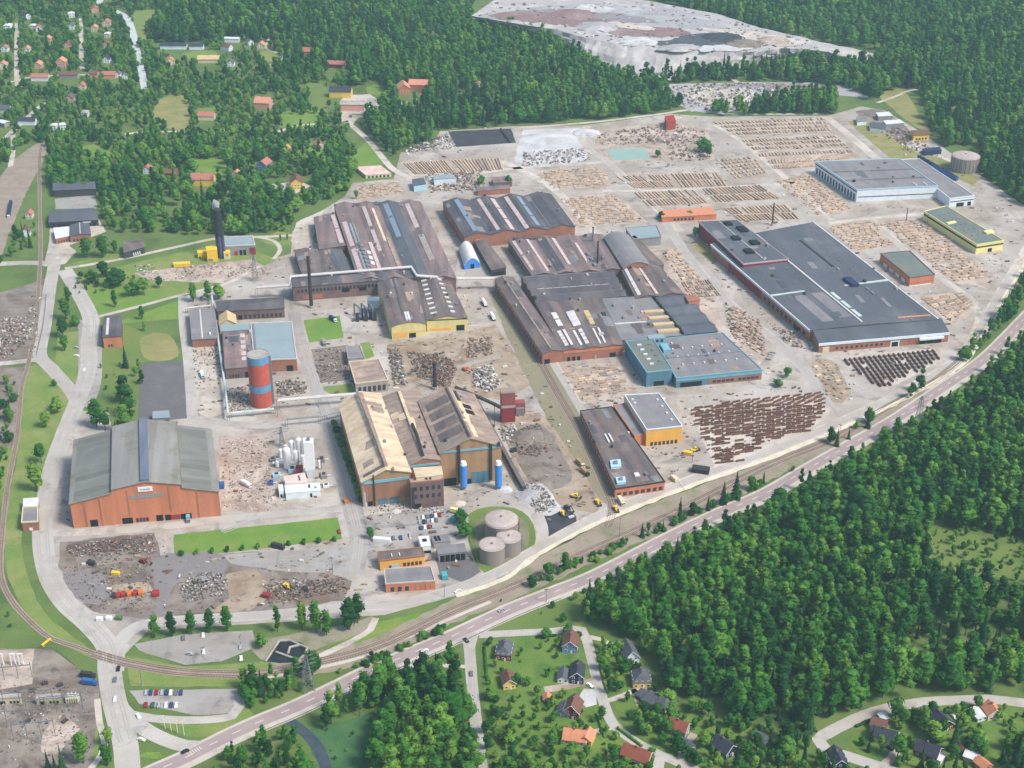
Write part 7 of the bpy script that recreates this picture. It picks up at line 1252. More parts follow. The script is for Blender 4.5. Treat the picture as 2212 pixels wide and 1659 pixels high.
mound('gravel_mound', 866 + 400, 288, 16, 14, 4, WHITEG, 'white lime mound right of the black coal pad', seed=2)
mound('gravel_mound', 1180, 300, 30, 20, 4, WHITEG, 'broad pale slag mound right of the coal pad', seed=3)
mound('gravel_mound', 985 + 7, 1088, 5, 4, 2, PALE, 'small sand heap in the melt shop front yard', seed=4)
mound('scrap_mound', 1148, 950, 17, 16, 5, SOIL, 'round dark scrap mound at the railway spur', seed=5)
mound('slag_mound', 1150, 1072, 12, 10, 3, GREYS, 'grey slag mound beside the black pad', seed=6)
mound('gravel_mound', 1090, 1058, 6, 5, 1.6, WHITEG, 'little white heap at the foot of the right blue silo', seed=7)
mound('gravel_mound', 855, 1105, 4, 3, 1.6, PALE, 'pale little heap before the left melt hall', seed=8)
MB_ = MB(); c = G(1093, 300); MB_.bar((c.x - 6, c.y + 30, 1.2), (c.x + 5, c.y - 14, 1.2), 1.2); tag(MB_.build('retaining_wall', DSTEEL), 'dark wall between coal pad and white lime ground', 'wall')
# ---------------------------------------------------------------- stock fields
def bar_mesh(key, L, Wd, Hh, n, m, seed):
    r = random.Random(seed); b = MB()
    for i in range(n):
        w = Wd / n; x = -Wd / 2 + w * (i + .5); j = r.uniform(-.04, .04) * L; b.box(x - w * .46, -L / 2 + j, .15, x + w * .46, L / 2 + j, Hh * r.uniform(.8, 1.05))
    return b.mesh(key, m)
BM = [bar_mesh('billet_stack', 1, 1, 1, 4, RUST, s) for s in range(3)]; BT = [bar_mesh('bar_stack', 1, 1, 1, 3, m, s + 9) for s, m in enumerate((BAR1, BAR2, RUST2))]
def billet(P, L, Wd, Hh, rz, label, group, meshes, name):
    o = link(name, R.choice(meshes), None, P, rz); o.scale = (Wd, L, Hh); return tag(o, label, 'steel stack', group)
n_b = 0
F7 = [(1490, 884), (1640, 858), (1772, 846), (1786, 880), (1748, 932), (1662, 952), (1640, 965), (1600, 1006), (1552, 1002)]
aA = aim(1500, 930, 1780, 900)
for k in range(30):
    y0 = 874 + k * 4.4; 
    for i in range(15):
        x = 1480 + i * 22 + (k % 2) * 8 + R.uniform(-2, 2); y = y0 - i * 2.25 + 6
        if inpoly(arr([x]), arr([y]), F7)[0] and R.random() < (.97 if y < 940 else .72):
            n_b += 1; billet(G(x, y), 6.2, 1.15, 1.5, aA + math.pi / 2 + R.uniform(-.10, .10) + (.25 if y < 875 else 0), 'rust-brown steel billets stacked crosswise in the big yard beside the highway bend', 'rust-brown billets in the big yard', BM, 'billet_stack')
F8 = [(1816, 776), (1900, 766), (2014, 757), (2030, 774), (1985, 800), (1905, 842), (1880, 826)]
aB = aim(1870, 800, 1845, 775)
for k in range(12):
    for i in range(22):
        x = 1800 + i * 10.5 + k * 5.2 - 10; y = 762 + k * 7.0 - i * 1.1
        if inpoly(arr([x]), arr([y]), F8)[0] and R.random() < .96:
            billet(G(x, y), 4.6, 1.1, 1.9, aB + math.pi / 2 + R.uniform(-.06, .06), 'dark rust billets standing in slanting rows before the slate hall', 'dark billets in slanting rows before the slate hall', BM, 'rod_stack')
bars = []
def field(q, nu, nv, L=.8, wd=.5, hh=1.2, along='v', skip=.06, jit=.03):
    BL, BR, FR, FL = [G(*p) for p in q]
    for i in range(nu):
        for j in range(nv):
            if R.random() < skip: continue
            u, v = (i + .5) / nu + R.uniform(-jit, jit) / nu * 3, (j + .5) / nv
            p = BL.lerp(BR, u).lerp(FL.lerp(FR, u), v); du = ((BR - BL) * (1 - v) + (FR - FL) * v) / nu; dv = (FL - BL).lerp(FR - BR, u) / nv
            d, e = (dv, du) if along == 'v' else (du, dv); bars.append((p, d.length * L * R.uniform(.85, 1.08), max(.5, e.length * wd), hh * R.uniform(.7, 1.2), math.atan2(d.y, d.x) + math.pi / 2 + R.uniform(-.03, .03)))
field([(862, 352), (962, 346), (985, 375), (892, 380)], 17, 1, L=.96, wd=.5, hh=1.3); field([(974, 346), (1080, 341), (1090, 368), (1000, 373)], 15, 1, L=.96, wd=.5, hh=1.3)
field([(1328, 381), (1440, 377), (1466, 405), (1372, 408)], 16, 2, L=.93, wd=.5, hh=1.3); field([(1448, 376), (1550, 373), (1572, 403), (1474, 406)], 14, 2, L=.93, wd=.45, hh=1.3)
field([(1368, 416), (1498, 410), (1532, 440), (1402, 448)], 18, 2, L=.9, wd=.5, hh=1.3); field([(1514, 408), (1640, 400), (1688, 430), (1548, 438)], 18, 2, L=.9, wd=.5, hh=1.3); field([(1560, 450), (1698, 442), (1730, 475), (1602, 480)], 18, 2, L=.9, wd=.5, hh=1.3)
field([(1538, 264), (1778, 254), (1796, 284), (1590, 294)], 30, 4, L=.62, wd=.42, hh=1.2); field([(1598, 302), (1803, 292), (1834, 317), (1630, 326)], 28, 3, L=.62, wd=.42, hh=1.2); field([(1636, 332), (1840, 323), (1846, 330), (1640, 340)], 28, 1, L=.8, wd=.45, hh=1.2); field([(1654, 345), (1850, 333), (1758, 362), (1672, 368)], 24, 2, L=.7, wd=.45, hh=1.2)
field([(1545, 345), (1630, 338), (1660, 375), (1590, 388)], 9, 6, wd=.55, L=.6, skip=.1); field([(1430, 545), (1462, 538), (1545, 640), (1500, 645)], 5, 14, L=.85, wd=.55, along='u', skip=.12); field([(1470, 610), (1530, 604), (1560, 640), (1495, 646)], 12, 3, L=.8)
field([(1905, 484), (1985, 474), (2145, 600), (2062, 610)], 6, 26, L=.8, wd=.5, along='u', skip=.1, jit=.2); field([(1788, 488), (1888, 478), (1930, 530), (1850, 543)], 8, 13, L=.8, wd=.5, along='u', skip=.1, jit=.2); field([(1990, 645), (2078, 634), (2105, 660), (2055, 695)], 5, 14, L=.9, wd=.5, along='u', skip=.1)
field([(1680, 392), (1742, 378), (1842, 452), (1772, 465)], 7, 22, L=.75, wd=.5, along='u', skip=.1, jit=.25); field([(1210, 430), (1325, 422), (1394, 478), (1255, 488)], 11, 15, L=.8, wd=.55, along='u', skip=.1, jit=.3); field([(1164, 372), (1285, 362), (1326, 398), (1204, 408)], 12, 11, L=.8, wd=.55, along='u', skip=.1, jit=.3)
field([(1225, 805), (1335, 792), (1362, 845), (1258, 865)], 6, 12, L=.8, wd=.45, along='u', skip=.2, jit=.3); field([(1756, 790), (1796, 784), (1830, 850), (1796, 862)], 3, 11, L=.8, wd=.5, along='u', skip=.15, jit=.2); field([(775, 402), (855, 394), (872, 418), (776, 430)], 9, 9, L=.75, wd=.55, along='u', skip=.15, jit=.3)
field([(1508, 490), (1520, 486), (1600, 600), (1580, 606)], 2, 16, L=.6, wd=.45, along='u', skip=.2, jit=.3); field([(1575, 660), (1640, 700), (1650, 770), (1600, 740)], 6, 15, L=.75, wd=.5, along='u', skip=.15, jit=.3)
bars.sort(key=lambda t: t[0].y)
for p, L, wd, hh, rz in bars[:296]: billet(p, L, wd, hh, rz, 'tan bundle of steel bars laid in a row on the pale stockyard', 'bar bundles in rows on the stockyards', BT, 'bar_bundle')
b = MB()
for p, L, wd, hh, rz in bars[296:]:
    for k in (-1, 1): b.obox((p.x + math.cos(rz) * wd * .24 * k, p.y + math.sin(rz) * wd * .24 * k, hh / 2), wd * .44, L * R.uniform(.94, 1), hh * R.uniform(.8, 1), rz, m=R.choice((0, 0, 1, 2)))
tag(b.build('steel_bars', [mat('far_bar_tan', (204, 180, 154), (182, 160, 136), .3), mat('far_bar_dark', (164, 148, 134), (140, 126, 116), .3), mat('far_bar_rust', (188, 158, 132), (164, 136, 114), .3)]), kind='stuff')
# ---------------------------------------------------------------- scrap
def scrap(label, P, n, size, hmax, w, name='scrap_pile', flat=False):
    n = int(n * 1.7); size *= .68; hmax *= .85
    W_ = [G(*p) for p in P]; c = sum(W_, Vector()) / len(W_); x0, x1 = min(p.x for p in W_), max(p.x for p in W_); y0, y1 = min(p.y for p in W_), max(p.y for p in W_)
    poly = [(p.x, p.y) for p in W_]; b = MB(); rx = max(1, (x1 - x0) / 2); ry = max(1, (y1 - y0) / 2)
    X = np.array([R.uniform(x0, x1) for _ in range(n * 2)]); Y = np.array([R.uniform(y0, y1) for _ in range(n * 2)]); ok = np.where(inpoly(X, Y, poly))[0][:n]
    for i in ok:
        q = max(0, 1 - math.hypot((X[i] - c.x) / rx, (Y[i] - c.y) / ry)); z = hmax * q * R.uniform(.3, 1); s = size * R.uniform(.4, 1.3)
        dx, dy, dz = (s * R.uniform(.6, 2.2), s * R.uniform(.4, 1), s * R.uniform(.15, .5)) if flat else (s * R.uniform(.3, 2), s * R.uniform(.3, 1), s * R.uniform(.2, .9))
        b.obox((X[i] - c.x, Y[i] - c.y, z + dz / 2), dx, dy, dz, R.uniform(0, 3.14) if not flat else R.gauss(.2, .25), 0 if flat else R.uniform(-.5, .5), R.choices(range(6), w)[0], 0 if flat else R.uniform(-.5, .5))
    o = b.build(name, SCR, None, loc=(c.x, c.y, .12)); return tag(o, label, 'scrap', kind='stuff')
for lb, P, n, s, hm, w in (
    ('dark tangled scrap behind the short black stack', [(880, 760), (960, 768), (990, 800), (960, 832), (900, 815)], 420, 1.8, 5, (4, 2, 4, 1, 3, 0)), ('rusty orange scrap around the short black stack', [(925, 795), (985, 805), (970, 838), (932, 836)], 260, 1.6, 4, (2, 1, 2, 2, 5, 0)), ('white and grey cut steel heap near the red tower', [(1022, 798), (1060, 790), (1085, 830), (1052, 850), (1025, 832)], 260, 2.2, 4, (0, 4, 2, 1, 1, 5)),
    ('dark line of scrap along the pale office', [(838, 755), (862, 752), (882, 830), (852, 836)], 220, 2.0, 2.5, (3, 4, 4, 1, 1, 1)), ('reddish scrap on the tan yard by the railway spur', [(1010, 732), (1062, 728), (1065, 765), (1005, 775)], 130, 2.0, 1.5, (3, 2, 1, 2, 4, 0)), ('pale scrap heap at the foot of the red tower', [(1078, 925), (1112, 918), (1120, 950), (1088, 955)], 130, 1.6, 2.5, (1, 4, 2, 1, 1, 4)),
    ('dark rust scrap on the round mound by the spur', [(1112, 930), (1165, 915), (1190, 960), (1160, 990), (1120, 980)], 260, 1.5, 5, (5, 2, 5, 1, 3, 0)), ('grey slag lumps beside the black pad', [(1120, 1045), (1170, 1050), (1205, 1095), (1160, 1110)], 260, 1.6, 2.5, (1, 5, 3, 1, 0, 2)), ('brown scrap at the upper left of the front yard', [(134, 1180), (330, 1155), (340, 1195), (160, 1205)], 300, 1.4, 2.4, (5, 3, 3, 2, 2, .5)),
    ('brown scrap at the left of the front yard', [(134, 1225), (330, 1200), (330, 1330), (200, 1315), (150, 1270)], 190, 1.2, .8, (5, 3, 3, 2, 2, .4)), ('silver-grey shredded heap in the front yard', [(385, 1262), (440, 1238), (492, 1240), (490, 1285), (400, 1302)], 380, 1.3, 3, (1, 6, 3, 1, 0, 2)), ('rusty scrap at the right end of the front yard', [(568, 1262), (745, 1248), (748, 1278), (580, 1305)], 380, 1.5, 1.6, (5, 3, 4, 1, 3, .4)),
    ('pale rubble left of the gas tanks', [(482, 950), (575, 944), (598, 1105), (482, 1098)], 300, 1.1, 1.2, (1, 3, 1, 4, 1, 3)), ('orange and white scrap bales on the left edge lot', [(-20, 690), (55, 685), (68, 730), (20, 775), (-20, 780)], 380, 1.8, 4, (2, 3, 1, 4, 3, 3)), ('light debris along the left edge fence', [(62, 640), (88, 640), (78, 760), (62, 770)], 160, 1.6, 1.2, (1, 3, 2, 1, 1, 4)),
    ('mixed scrap around the striped tower foot', [(490, 840), (545, 835), (548, 885), (495, 890)], 160, 1.5, 1.5, (2, 2, 2, 3, 4, 1)), ('dark scrap right of the striped tower', [(595, 825), (660, 822), (665, 850), (600, 858)], 140, 1.8, 1.6, (2, 3, 4, 1, 1, 1)), ('scattered scrap on the small dark lot by the pale office', [(675, 758), (750, 750), (752, 815), (692, 825)], 150, 1.5, 1, (3, 3, 2, 3, 2, 1)),
    ('reddish slag rubble on the crusher yard', [(1280, 292), (1450, 266), (1520, 285), (1540, 345), (1450, 350), (1440, 312), (1300, 312)], 300, 2.6, 1.6, (4, 3, 2, 4, 2, 1)), ('grey rubble on the pale slag ground', [(1130, 330), (1260, 320), (1280, 348), (1130, 360)], 200, 2.4, 1.4, (1, 5, 2, 1, 0, 3)), ('jumbled machine parts on the mid yard', [(915, 378), (1040, 370), (1050, 410), (930, 418)], 260, 2.4, 2.2, (3, 4, 4, 2, 4, 3)), ('rubble on the black coal edge', [(938, 300), (968, 290), (985, 320), (880, 335), (870, 325)], 160, 2.6, 1.4, (1, 4, 3, 1, 0, 3)),
    ('dark rubble over the grey slag field', [(1402, 188), (1600, 180), (1830, 186), (1700, 212), (1560, 244), (1470, 230)], 420, 3.2, 2.2, (3, 5, 3, 3, 0, 3)), ('stones on the lower slag slope', [(1270, 142), (1330, 168), (1440, 172), (1440, 150), (1340, 135)], 180, 2.6, 2, (1, 5, 2, 1, 0, 2)), ('slabs along the right edge of the central mills', [(1560, 650), (1640, 690), (1660, 770), (1580, 730)], 180, 2, 1.2, (4, 2, 1, 4, 3, .5)), ('parts in the lane before the slate hall', [(1650, 690), (1740, 730), (1760, 760), (1700, 745)], 90, 1.8, 1, (3, 3, 2, 3, 2, 1)),
    ('yard clutter between melt shop and office', [(790, 1090), (960, 1085), (960, 1105), (800, 1115)], 110, 1.2, .8, (2, 4, 2, 2, 2, 4)), ('tan rubble near the heating plant', [(300, 590), (420, 572), (560, 570), (580, 595), (330, 606)], 150, 1.6, .8, (2, 3, 1, 4, 1, 2)), ('dark debris around the old western workshops', [(415, 745), (475, 740), (485, 820), (420, 830)], 120, 1.5, 1, (2, 4, 3, 2, 2, 2)), ('parts on the far corner yard', [(1870, 262), (1960, 280), (2050, 345), (1960, 330)], 160, 2.4, 1.2, (4, 2, 2, 2, 2, 2)),
    ('loose stock beside the ochre block', [(1600, 960), (1680, 950), (1500, 985), (1420, 990)], 60, 1.6, .8, (4, 2, 2, 3, 2, 1)), ('black spoil around the barn lane', [(290, 575), (330, 570), (340, 590), (300, 596)], 40, 1.6, 1, (1, 4, 1, 1, 1, 5))):
    scrap('heap of ' + lb if not lb.startswith(('dark', 'rust', 'white', 'pale')) else lb, P, n, s, hm, w)
# loose clutter over the open yards
b = MB(); o = G(1106, 800); XU = np.array([R.uniform(90, 2200) for _ in range(9000)]); YU = np.array([920 * 0 + R.uniform(245, 1345) for _ in range(9000)])
ok = inpoly(XU, YU, YARDP)
for q in BLQ: ok &= ~inpoly(XU, YU, q)
for pts, w in ROADS: ok &= ~near(XU, YU, pts, w * 1.6)
for q in ([(370, 1150), (735, 1114), (745, 1168), (370, 1210)], [(1005, 1100), (1060, 1090), (1140, 1100), (1162, 1150), (1150, 1205), (1080, 1246), (1030, 1232), (1005, 1165)], [(650, 688), (740, 678), (748, 734), (660, 744)], [(130, 570), (640, 500), (600, 570), (400, 640), (395, 700), (205, 690)], [(205, 690), (400, 690), (405, 780), (300, 910), (225, 930)], [(1300, 316), (1412, 312), (1424, 350), (1318, 354)]): ok &= ~inpoly(XU, YU, q)
ok &= np.random.default_rng(3).random(9000) < np.clip((YU + 200) / 1100, .2, .8)
for i in np.where(ok)[0][:3600]:
    p = G(XU[i], YU[i]) - o; s_ = R.choice((.5, .6, .8, 1.1, 1.6)); b.obox((p.x, p.y, .1 + s_ * .25), s_ * R.uniform(.6, 3.0), s_ * R.uniform(.5, 1.2), s_ * R.uniform(.3, 1.0), R.gauss(.1, .5), 0, R.choices(range(6), (4, 3, 3, 3, 2, 2))[0])
tag(b.build('yard_clutter', SCR, None, loc=(o.x, o.y, .05)), 'loose pallets, billets and odds and ends strewn over the yards', 'clutter', kind='stuff')
# ---------------------------------------------------------------- vehicles
CC = {}
def carmesh(key, m):
    if key in CC: return CC[key]
    b = MB(); X = .9
    b.hexa([(-X, -2.2, .3), (X, -2.2, .3), (X, 2.2, .3), (-X, 2.2, .3), (-X, -2.15, .82), (X, -2.15, .82), (X, 2.15, .9), (-X, 2.15, .9)])
    b.hexa([(-.78, -1.35, .84), (.78, -1.35, .84), (.78, 1.75, .84), (-.78, 1.75, .84), (-.66, -.65, 1.42), (.66, -.65, 1.42), (.66, 1.25, 1.42), (-.66, 1.25, 1.42)])
    g = MB(); g.hexa([(-.8, -1.28, .88), (.8, -1.28, .88), (.8, 1.68, .88), (-.8, 1.68, .88), (-.7, -.72, 1.36), (.7, -.72, 1.36), (.7, 1.3, 1.36), (-.7, 1.3, 1.36)])
    w = MB(); w.cyl(0, 0, -.11, .11, .33, 10)
    CC[key] = (b.mesh('body', m), g.mesh('window', GLASS), w.mesh('wheel', DSTEEL)); return CC[key]
def car(x, y, rz, m, label, group=None, name='car'):
    t = empty(name, G(x, y), rz, label, 'car', group); bm_, gm_, wm_ = carmesh(m.name, m); link('body', bm_, t); link('window', gm_, t)
    for sx in (-1, 1):
        for sy in (-1.35, 1.35): o = link('wheel', wm_, t, (sx * .86, sy, .36)); o.rotation_euler = (0, math.pi / 2, 0)
    t.location.z = .13; return t
CM = {'white': WHITE, 'silver': mat('car_silver', (172, 174, 178)), 'grey': mat('car_grey', (112, 114, 120)), 'black': mat('car_black', (34, 34, 38), rough=.4), 'red': mat('car_red', (150, 36, 40), rough=.4), 'blue': mat('car_blue', (48, 70, 122), rough=.4), 'green': mat('car_green', (62, 92, 84), rough=.4)}
for i, (x, c) in enumerate(zip((316, 326, 338, 350, 360, 369, 380, 391), ('silver', 'blue', 'red', 'silver', 'blue', 'white', 'grey', 'blue'))): car(x, 1498, .12, CM[c], c + ' car, ' + ORD[i] + ' from the left in the upper parking row by the flagpoles', 'cars in the asphalt car park')
for i, (x, c) in enumerate(zip((315, 330, 344, 359, 370, 381), ('red', 'green', 'silver', 'white', 'blue', 'white'))): car(x, 1525, .12, CM[c], c + ' car, ' + ORD[i] + ' from the left in the lower parking row by the flagpoles', 'cars in the asphalt car park')
hw = aim(800, 1452, 1000, 1367) - math.pi / 2
for x, y, rz, c, lb in ((256, 1446, .1, 'black', 'black car driving north past the level crossing'), (299, 1549, .6, 'white', 'white car leaving the car park loop'), (306, 1599, 1.2, 'white', 'white car on the paved traffic island'), (400, 1625, hw, 'black', 'black car on the highway beside the crosswalk'), (1007, 1385, .6, 'black', 'black car at the mouth of the residential street'), (1018, 1457, .05, 'grey', 'grey car driving down the straight residential street'),
    (989, 1279, hw, 'white', 'white car on the perimeter road below the round tanks'), (1083, 1320, hw, 'silver', 'silver car on the highway near the residential street'), (918, 1408, hw, 'white', 'white car on the highway left of the residential street'), (439, 1374, .2, 'white', 'white car under the fourth poplar'), (396, 1380, .2, 'grey', 'grey car in the pale car park below the poplars'), (410, 1414, 1.4, 'silver', 'silver car beside the pale car park divider'), (440, 1410, .2, 'white', 'white car at the middle of the pale car park divider'),
    (520, 1400, .1, 'silver', 'silver car at the right end of the pale car park'), (521, 1424, .2, 'white', 'white car at the lower right corner of the pale car park'), (850, 1164, .2, 'grey', 'grey car, left of three parked behind the ochre office'), (866, 1163, .2, 'blue', 'blue car, middle of three parked behind the ochre office'), (886, 1158, .2, 'silver', 'silver car, right of three parked behind the ochre office'), (249, 1512, .1, 'white', 'white car on the wide road beside the substation'), (248, 1470, .1, 'grey', 'grey car queueing north of the level crossing'),
    (183, 800, .1, 'white', 'white car parked at the edge of the upper wide road'), (166, 770, 1.4, 'white', 'white car beside the grass island kerb'), (165, 752, 1.4, 'silver', 'silver car parked at the upper lane bend'), (1274, 1482, .8, 'white', 'white car on the pale drive by the red house'), (1380, 1510, .7, 'red', 'red car on the pinkish drive of the yellow house'), (1922, 1618, .8, 'black', 'black car on the drive inside the lane bend'), (2060, 1550, .4, 'white', 'white car beside the dark blue roofed house'), (733, 1150, .3, 'red', 'dark red car at the right end of the long lawn')):
    car(x, y, rz, CM[c], lb)
k = 0
for row, (y0, n_) in enumerate(((1120, 6), (1130, 5), (1142, 4))):
    for i in range(n_):
        c = ('silver', 'white', 'grey', 'blue', 'white', 'red', 'silver', 'black')[k % 8]; k += 1
        car(905 + i * 9 + row * 2, y0 - i * 1.2, .15, CM[c], '%s car, %s from the left in the %s row of the staff car park' % (c, ORD[i], ('rear', 'middle', 'front')[row]), 'cars in the staff car park')
def lorry(x, y, rz, cm, bm_, label, L=8, hgt_=2.6, cat='lorry', group=None):
    t = empty('lorry', G(x, y), rz, label, cat, group); t.location.z = .1
    MB().box(-1.2, -L / 2 - 2.2, .6, 1.2, -L / 2 - .2, 2.7).build('cab', cm, t); MB().box(-1.25, -L / 2, .9, 1.25, L / 2, .9 + hgt_).build('cargo_box', bm_, t); MB().box(-1, -L / 2 - 2, .5, 1, L / 2, .85).build('chassis', DSTEEL, t); MB().box(-1.1, -L / 2 - 2.25, 1.6, 1.1, -L / 2 - 2.2, 2.4).build('windscreen', GLASS, t)
    for sy in (-L / 2 - 1.2, L / 2 - 1, L / 2 - 2.2):
        for sx in (-1, 1): w = MB().cyl(0, 0, -.15, .15, .5, 10).build('wheel', DSTEEL, t, loc=(sx * 1.05, sy, .5)); w.rotation_euler = (0, math.pi / 2, 0)
    return t
for i in range(4): lorry(20 + i * 1.2, 466 - i * 7.5, .2, WHITE, NAVY, ORD[i] + ' dark blue lorry from the front on the western rail yard', 9, 2.8, 'lorry', 'blue lorries on the rail yard')
for x, y, rz, a, b_, lb in ((190, 1478, 1.4, BLUEP, BLUEP, 'bright blue covered lorry at the substation gate'), (187, 1463, 1.4, DSTEEL, DSTEEL, 'black low lorry behind the bright blue one'), (407, 1121, .2, W_GREY, W_TEALL, 'grey lorry parked against the brick hall front'), (530, 1049, .9, WHITE, WHITE, 'white lorry on the rubble right of the brick hall'), (1252, 1003, .5, W_CREAM, W_TANW, 'tan lorry, rear of two on the railway spur'), (1262, 1022, .5, DSTEEL, W_TANW, 'dark lorry, front of two on the railway spur'), (598, 1184, 1.2, DSTEEL, DSTEEL, 'dark lorry alone on the grey asphalt apron'), (1340, 1085, .3, W_CREAM, W_CREAM, 'cream lorry beside the corner road spur'), (718, 692, .7, WHITE, NAVY, 'navy and white lorry on the small mill lawn'), (700, 742, .2, W_GREY, W_GREY, 'grey lorry on the dark lane by the mill lawn'), (983, 1108, 1.2, YELLOW, W_PALEY, 'pale yellow lorry behind the tank mound'), (437, 812, .3, W_BLUEL, W_WHITE, 'light blue and white lorry by the north-south road')): lorry(x, y, rz, a, b_, lb, 6.5)
def boxy(name, x, y, rz, L, Wd, Hh, m, label, cat, z=.12, rm=None, group=None):
    t = empty(name, G(x, y), rz, label, cat, group); t.location.z = z; MB().box(-Wd / 2, -L / 2, .1, Wd / 2, L / 2, Hh).build('box', m, t); k = MB()
    n = max(2, int(L / 1.2))
    for i in range(n): yy = -L / 2 + (i + .5) * L / n; k.box(-Wd / 2 - .06, yy - .12, .2, -Wd / 2, yy + .12, Hh - .1); k.box(Wd / 2, yy - .12, .2, Wd / 2 + .06, yy + .12, Hh - .1)
    k.build('ribs', m, t); MB().box(-Wd / 2 + .1, -L / 2 - .06, .2, Wd / 2 - .1, -L / 2, Hh - .15).build('door', rm or m, t); return t
boxy('container', 979, 1126, .2, 5, 3, 2.8, TEALP, 'bright teal tank container beside the tank mound bushes', 'container'); boxy('container', 825, 1170, 1.42, 11, 2.6, 2.8, WHITE, 'long white trailer box behind the ochre office', 'trailer'); boxy('container', 479, 1054, .1, 4, 3.5, 4, BLUEP, 'dark blue box at the right corner of the brick hall', 'container'); boxy('container', 1457, 1038, .5, 6, 3, 3, W_CREAM, 'cream container alone on the apron beside the purple-brown workshop', 'container')
boxy('container', 1486, 982, 1.2, 6, 3, 2.5, YELLOW, 'yellow machine box right of the ochre block yard', 'container'); boxy('container', 990 - 30, 1248, .2, 5, 3.4, 3, TEALP, 'turquoise canopy box at the right end of the brick office', 'container'); boxy('container', 1276, 772, 1.4, 9, 3, 3, W_CREAM, 'cream box trailer before the brick mill front', 'trailer'); boxy('container', 197, 1220, 1.3, 5, 2.6, 2.6, DSTEEL, 'black box on the brown front yard', 'container'); boxy('container', 250, 1241, 1.4, 5, 2.4, 2, YELLOW, 'yellow skip on the brown front yard', 'skip')
boxy('container', 215, 1340, 1.45, 3.4, 2.4, 2, WHITE, 'left white bin at the lower edge of the front yard', 'bin'); boxy('container', 236, 1339, 1.45, 3.4, 2.4, 2.2, WHITE, 'right white bin at the lower edge of the front yard', 'bin'); boxy('container', 257, 1338, 1.45, 4, 2.4, 2, GREENP, 'green bin right of the two white bins', 'bin'); boxy('shelter', 1513, 1019, 1.3, 12, 6, 3.2, DSTEEL, 'flat black-roofed shelter on the apron below the billets', 'shelter')
for i, (x, m, c) in enumerate(zip((246, 256, 267, 280, 292, 304), (DSTEEL, REDP, REDP, ORANGE, REDP, ORANGE), ('black', 'dark red', 'red', 'orange-red', 'crimson', 'orange'))): boxy('skip', x, 1290 - i * 1.4, .15, 4, 2.4, 2.2, m, c + ' skip, ' + ORD[i] + ' from the left in the line on the front yard', 'skip', group='skips on the front yard')
boxy('skip', 337, 1285, .2, 4.5, 4, 2.2, REDP, 'bright red double skip right of the line of skips', 'skip'); boxy('skip', 575, 1290, 1.2, 5, 3, 2.5, W_RED, 'dark red skip among the right front-yard scrap', 'skip'); boxy('skip', 660, 1275, .4, 4, 2.5, 2, DSTEEL, 'black skip at the right end of the front yard', 'skip'); boxy('skip', 748, 1085, .3, 4, 2.6, 2, ORANGE, 'orange skip beside the gas plant lane', 'skip')
wa = aim(1987, 346, 2062, 388) - math.pi / 2
for i in range(8):
    t = i / 7; x, y = 1990 + 70 * t, 347 + 40 * t; tw = empty('goods_wagon', G(x, y), wa, ORD[i] + ' dark blue goods wagon from the rear beside the white hall wing', 'wagon', 'blue goods wagons by the white hall'); MB().box(-1.5, -5.4, 1, 1.5, 5.4, 4.2).build('body', BLUEP if i > 2 else NAVY, tw); MB().box(-1.3, -5.2, .3, 1.3, 5.2, .95).build('underframe', DSTEEL, tw); MB().box(-1.2, -5.4, 4.2, 1.2, 5.4, 4.5).build('roof', NAVY, tw)
for i, (x, y) in enumerate(((1046, 658), (1064, 688))):
    t = empty('tank_wagon', G(x, y), aim(1046, 658, 1064, 688) + math.pi / 2, ('rear' if i == 0 else 'front') + ' white tank wagon standing on the tracks right of the yellow halls', 'wagon', 'white tank wagons'); MB().bar((0, -5, 2.6), (0, 5, 2.6), 1.5, n=12).build('tank', WHITE, t); MB().box(-1.3, -5.5, .4, 1.3, 5.5, 1).build('underframe', DSTEEL, t)
def loader(x, y, rz, label, m=YELLOW):
    t = empty('wheel_loader', G(x, y), rz, label, 'loader'); t.location.z = .1; MB().box(-1.2, -.5, 1, 1.2, 2.8, 2.1).build('engine', m, t); MB().box(-.8, -1.4, 1.1, .8, .2, 3.2).build('cab', m, t); MB().box(-.85, -1.3, 2.2, .85, .1, 2.95).build('window', GLASS, t); MB().bar((0, -1.2, 1.3), (0, -3.4, .9), .35).build('arm', m, t); MB().box(-1.5, -4.2, .2, 1.5, -3.2, 1.3).build('bucket', DSTEEL, t)
    for sx in (-1, 1):
        for sy in (-1.2, 1.9): w = MB().cyl(0, 0, -.35, .35, .75, 12).build('wheel', DSTEEL, t, loc=(sx * 1.3, sy, .75)); w.rotation_euler = (0, math.pi / 2, 0)
for x, y, rz, lb in ((1215, 1112, .4, 'yellow wheel loader at the top of the black pad'), (1243, 1075, 1.2, 'yellow wheel loader on the tan ground by the spur'), (1291, 1088, .3, 'yellow wheel loader at the end of the railway spur'), (1500, 975, 2, 'yellow wheel loader beside the yellow machine box'), (1330, 1102, .2, 'yellow loader beside the corner of the spur'), (620, 1270, .8, 'yellow loader among the right front-yard scrap')): loader(x, y, rz, lb)
def digger(x, y, rz, label, m=ORANGE):
    t = empty('excavator', G(x, y), rz, label, 'excavator'); MB().box(-1.5, -2, .1, -.8, 2, .9).build('track', DSTEEL, t); MB().box(.8, -2, .1, 1.5, 2, .9).build('track', DSTEEL, t); MB().box(-1.4, -1.5, 1, 1.4, 2.2, 2.3).build('body', m, t); MB().box(-1.3, -1.6, 1.1, -.2, .2, 3.1).build('cab', m, t); a = MB(); a.bar((.3, -1, 2), (.3, -4, 5), .3); a.bar((.3, -4, 5), (.3, -6.5, 2), .25); a.build('arm', m, t); MB().box(-.3, -7.2, 1.2, .9, -6.1, 2.2).build('grab', DSTEEL, t)
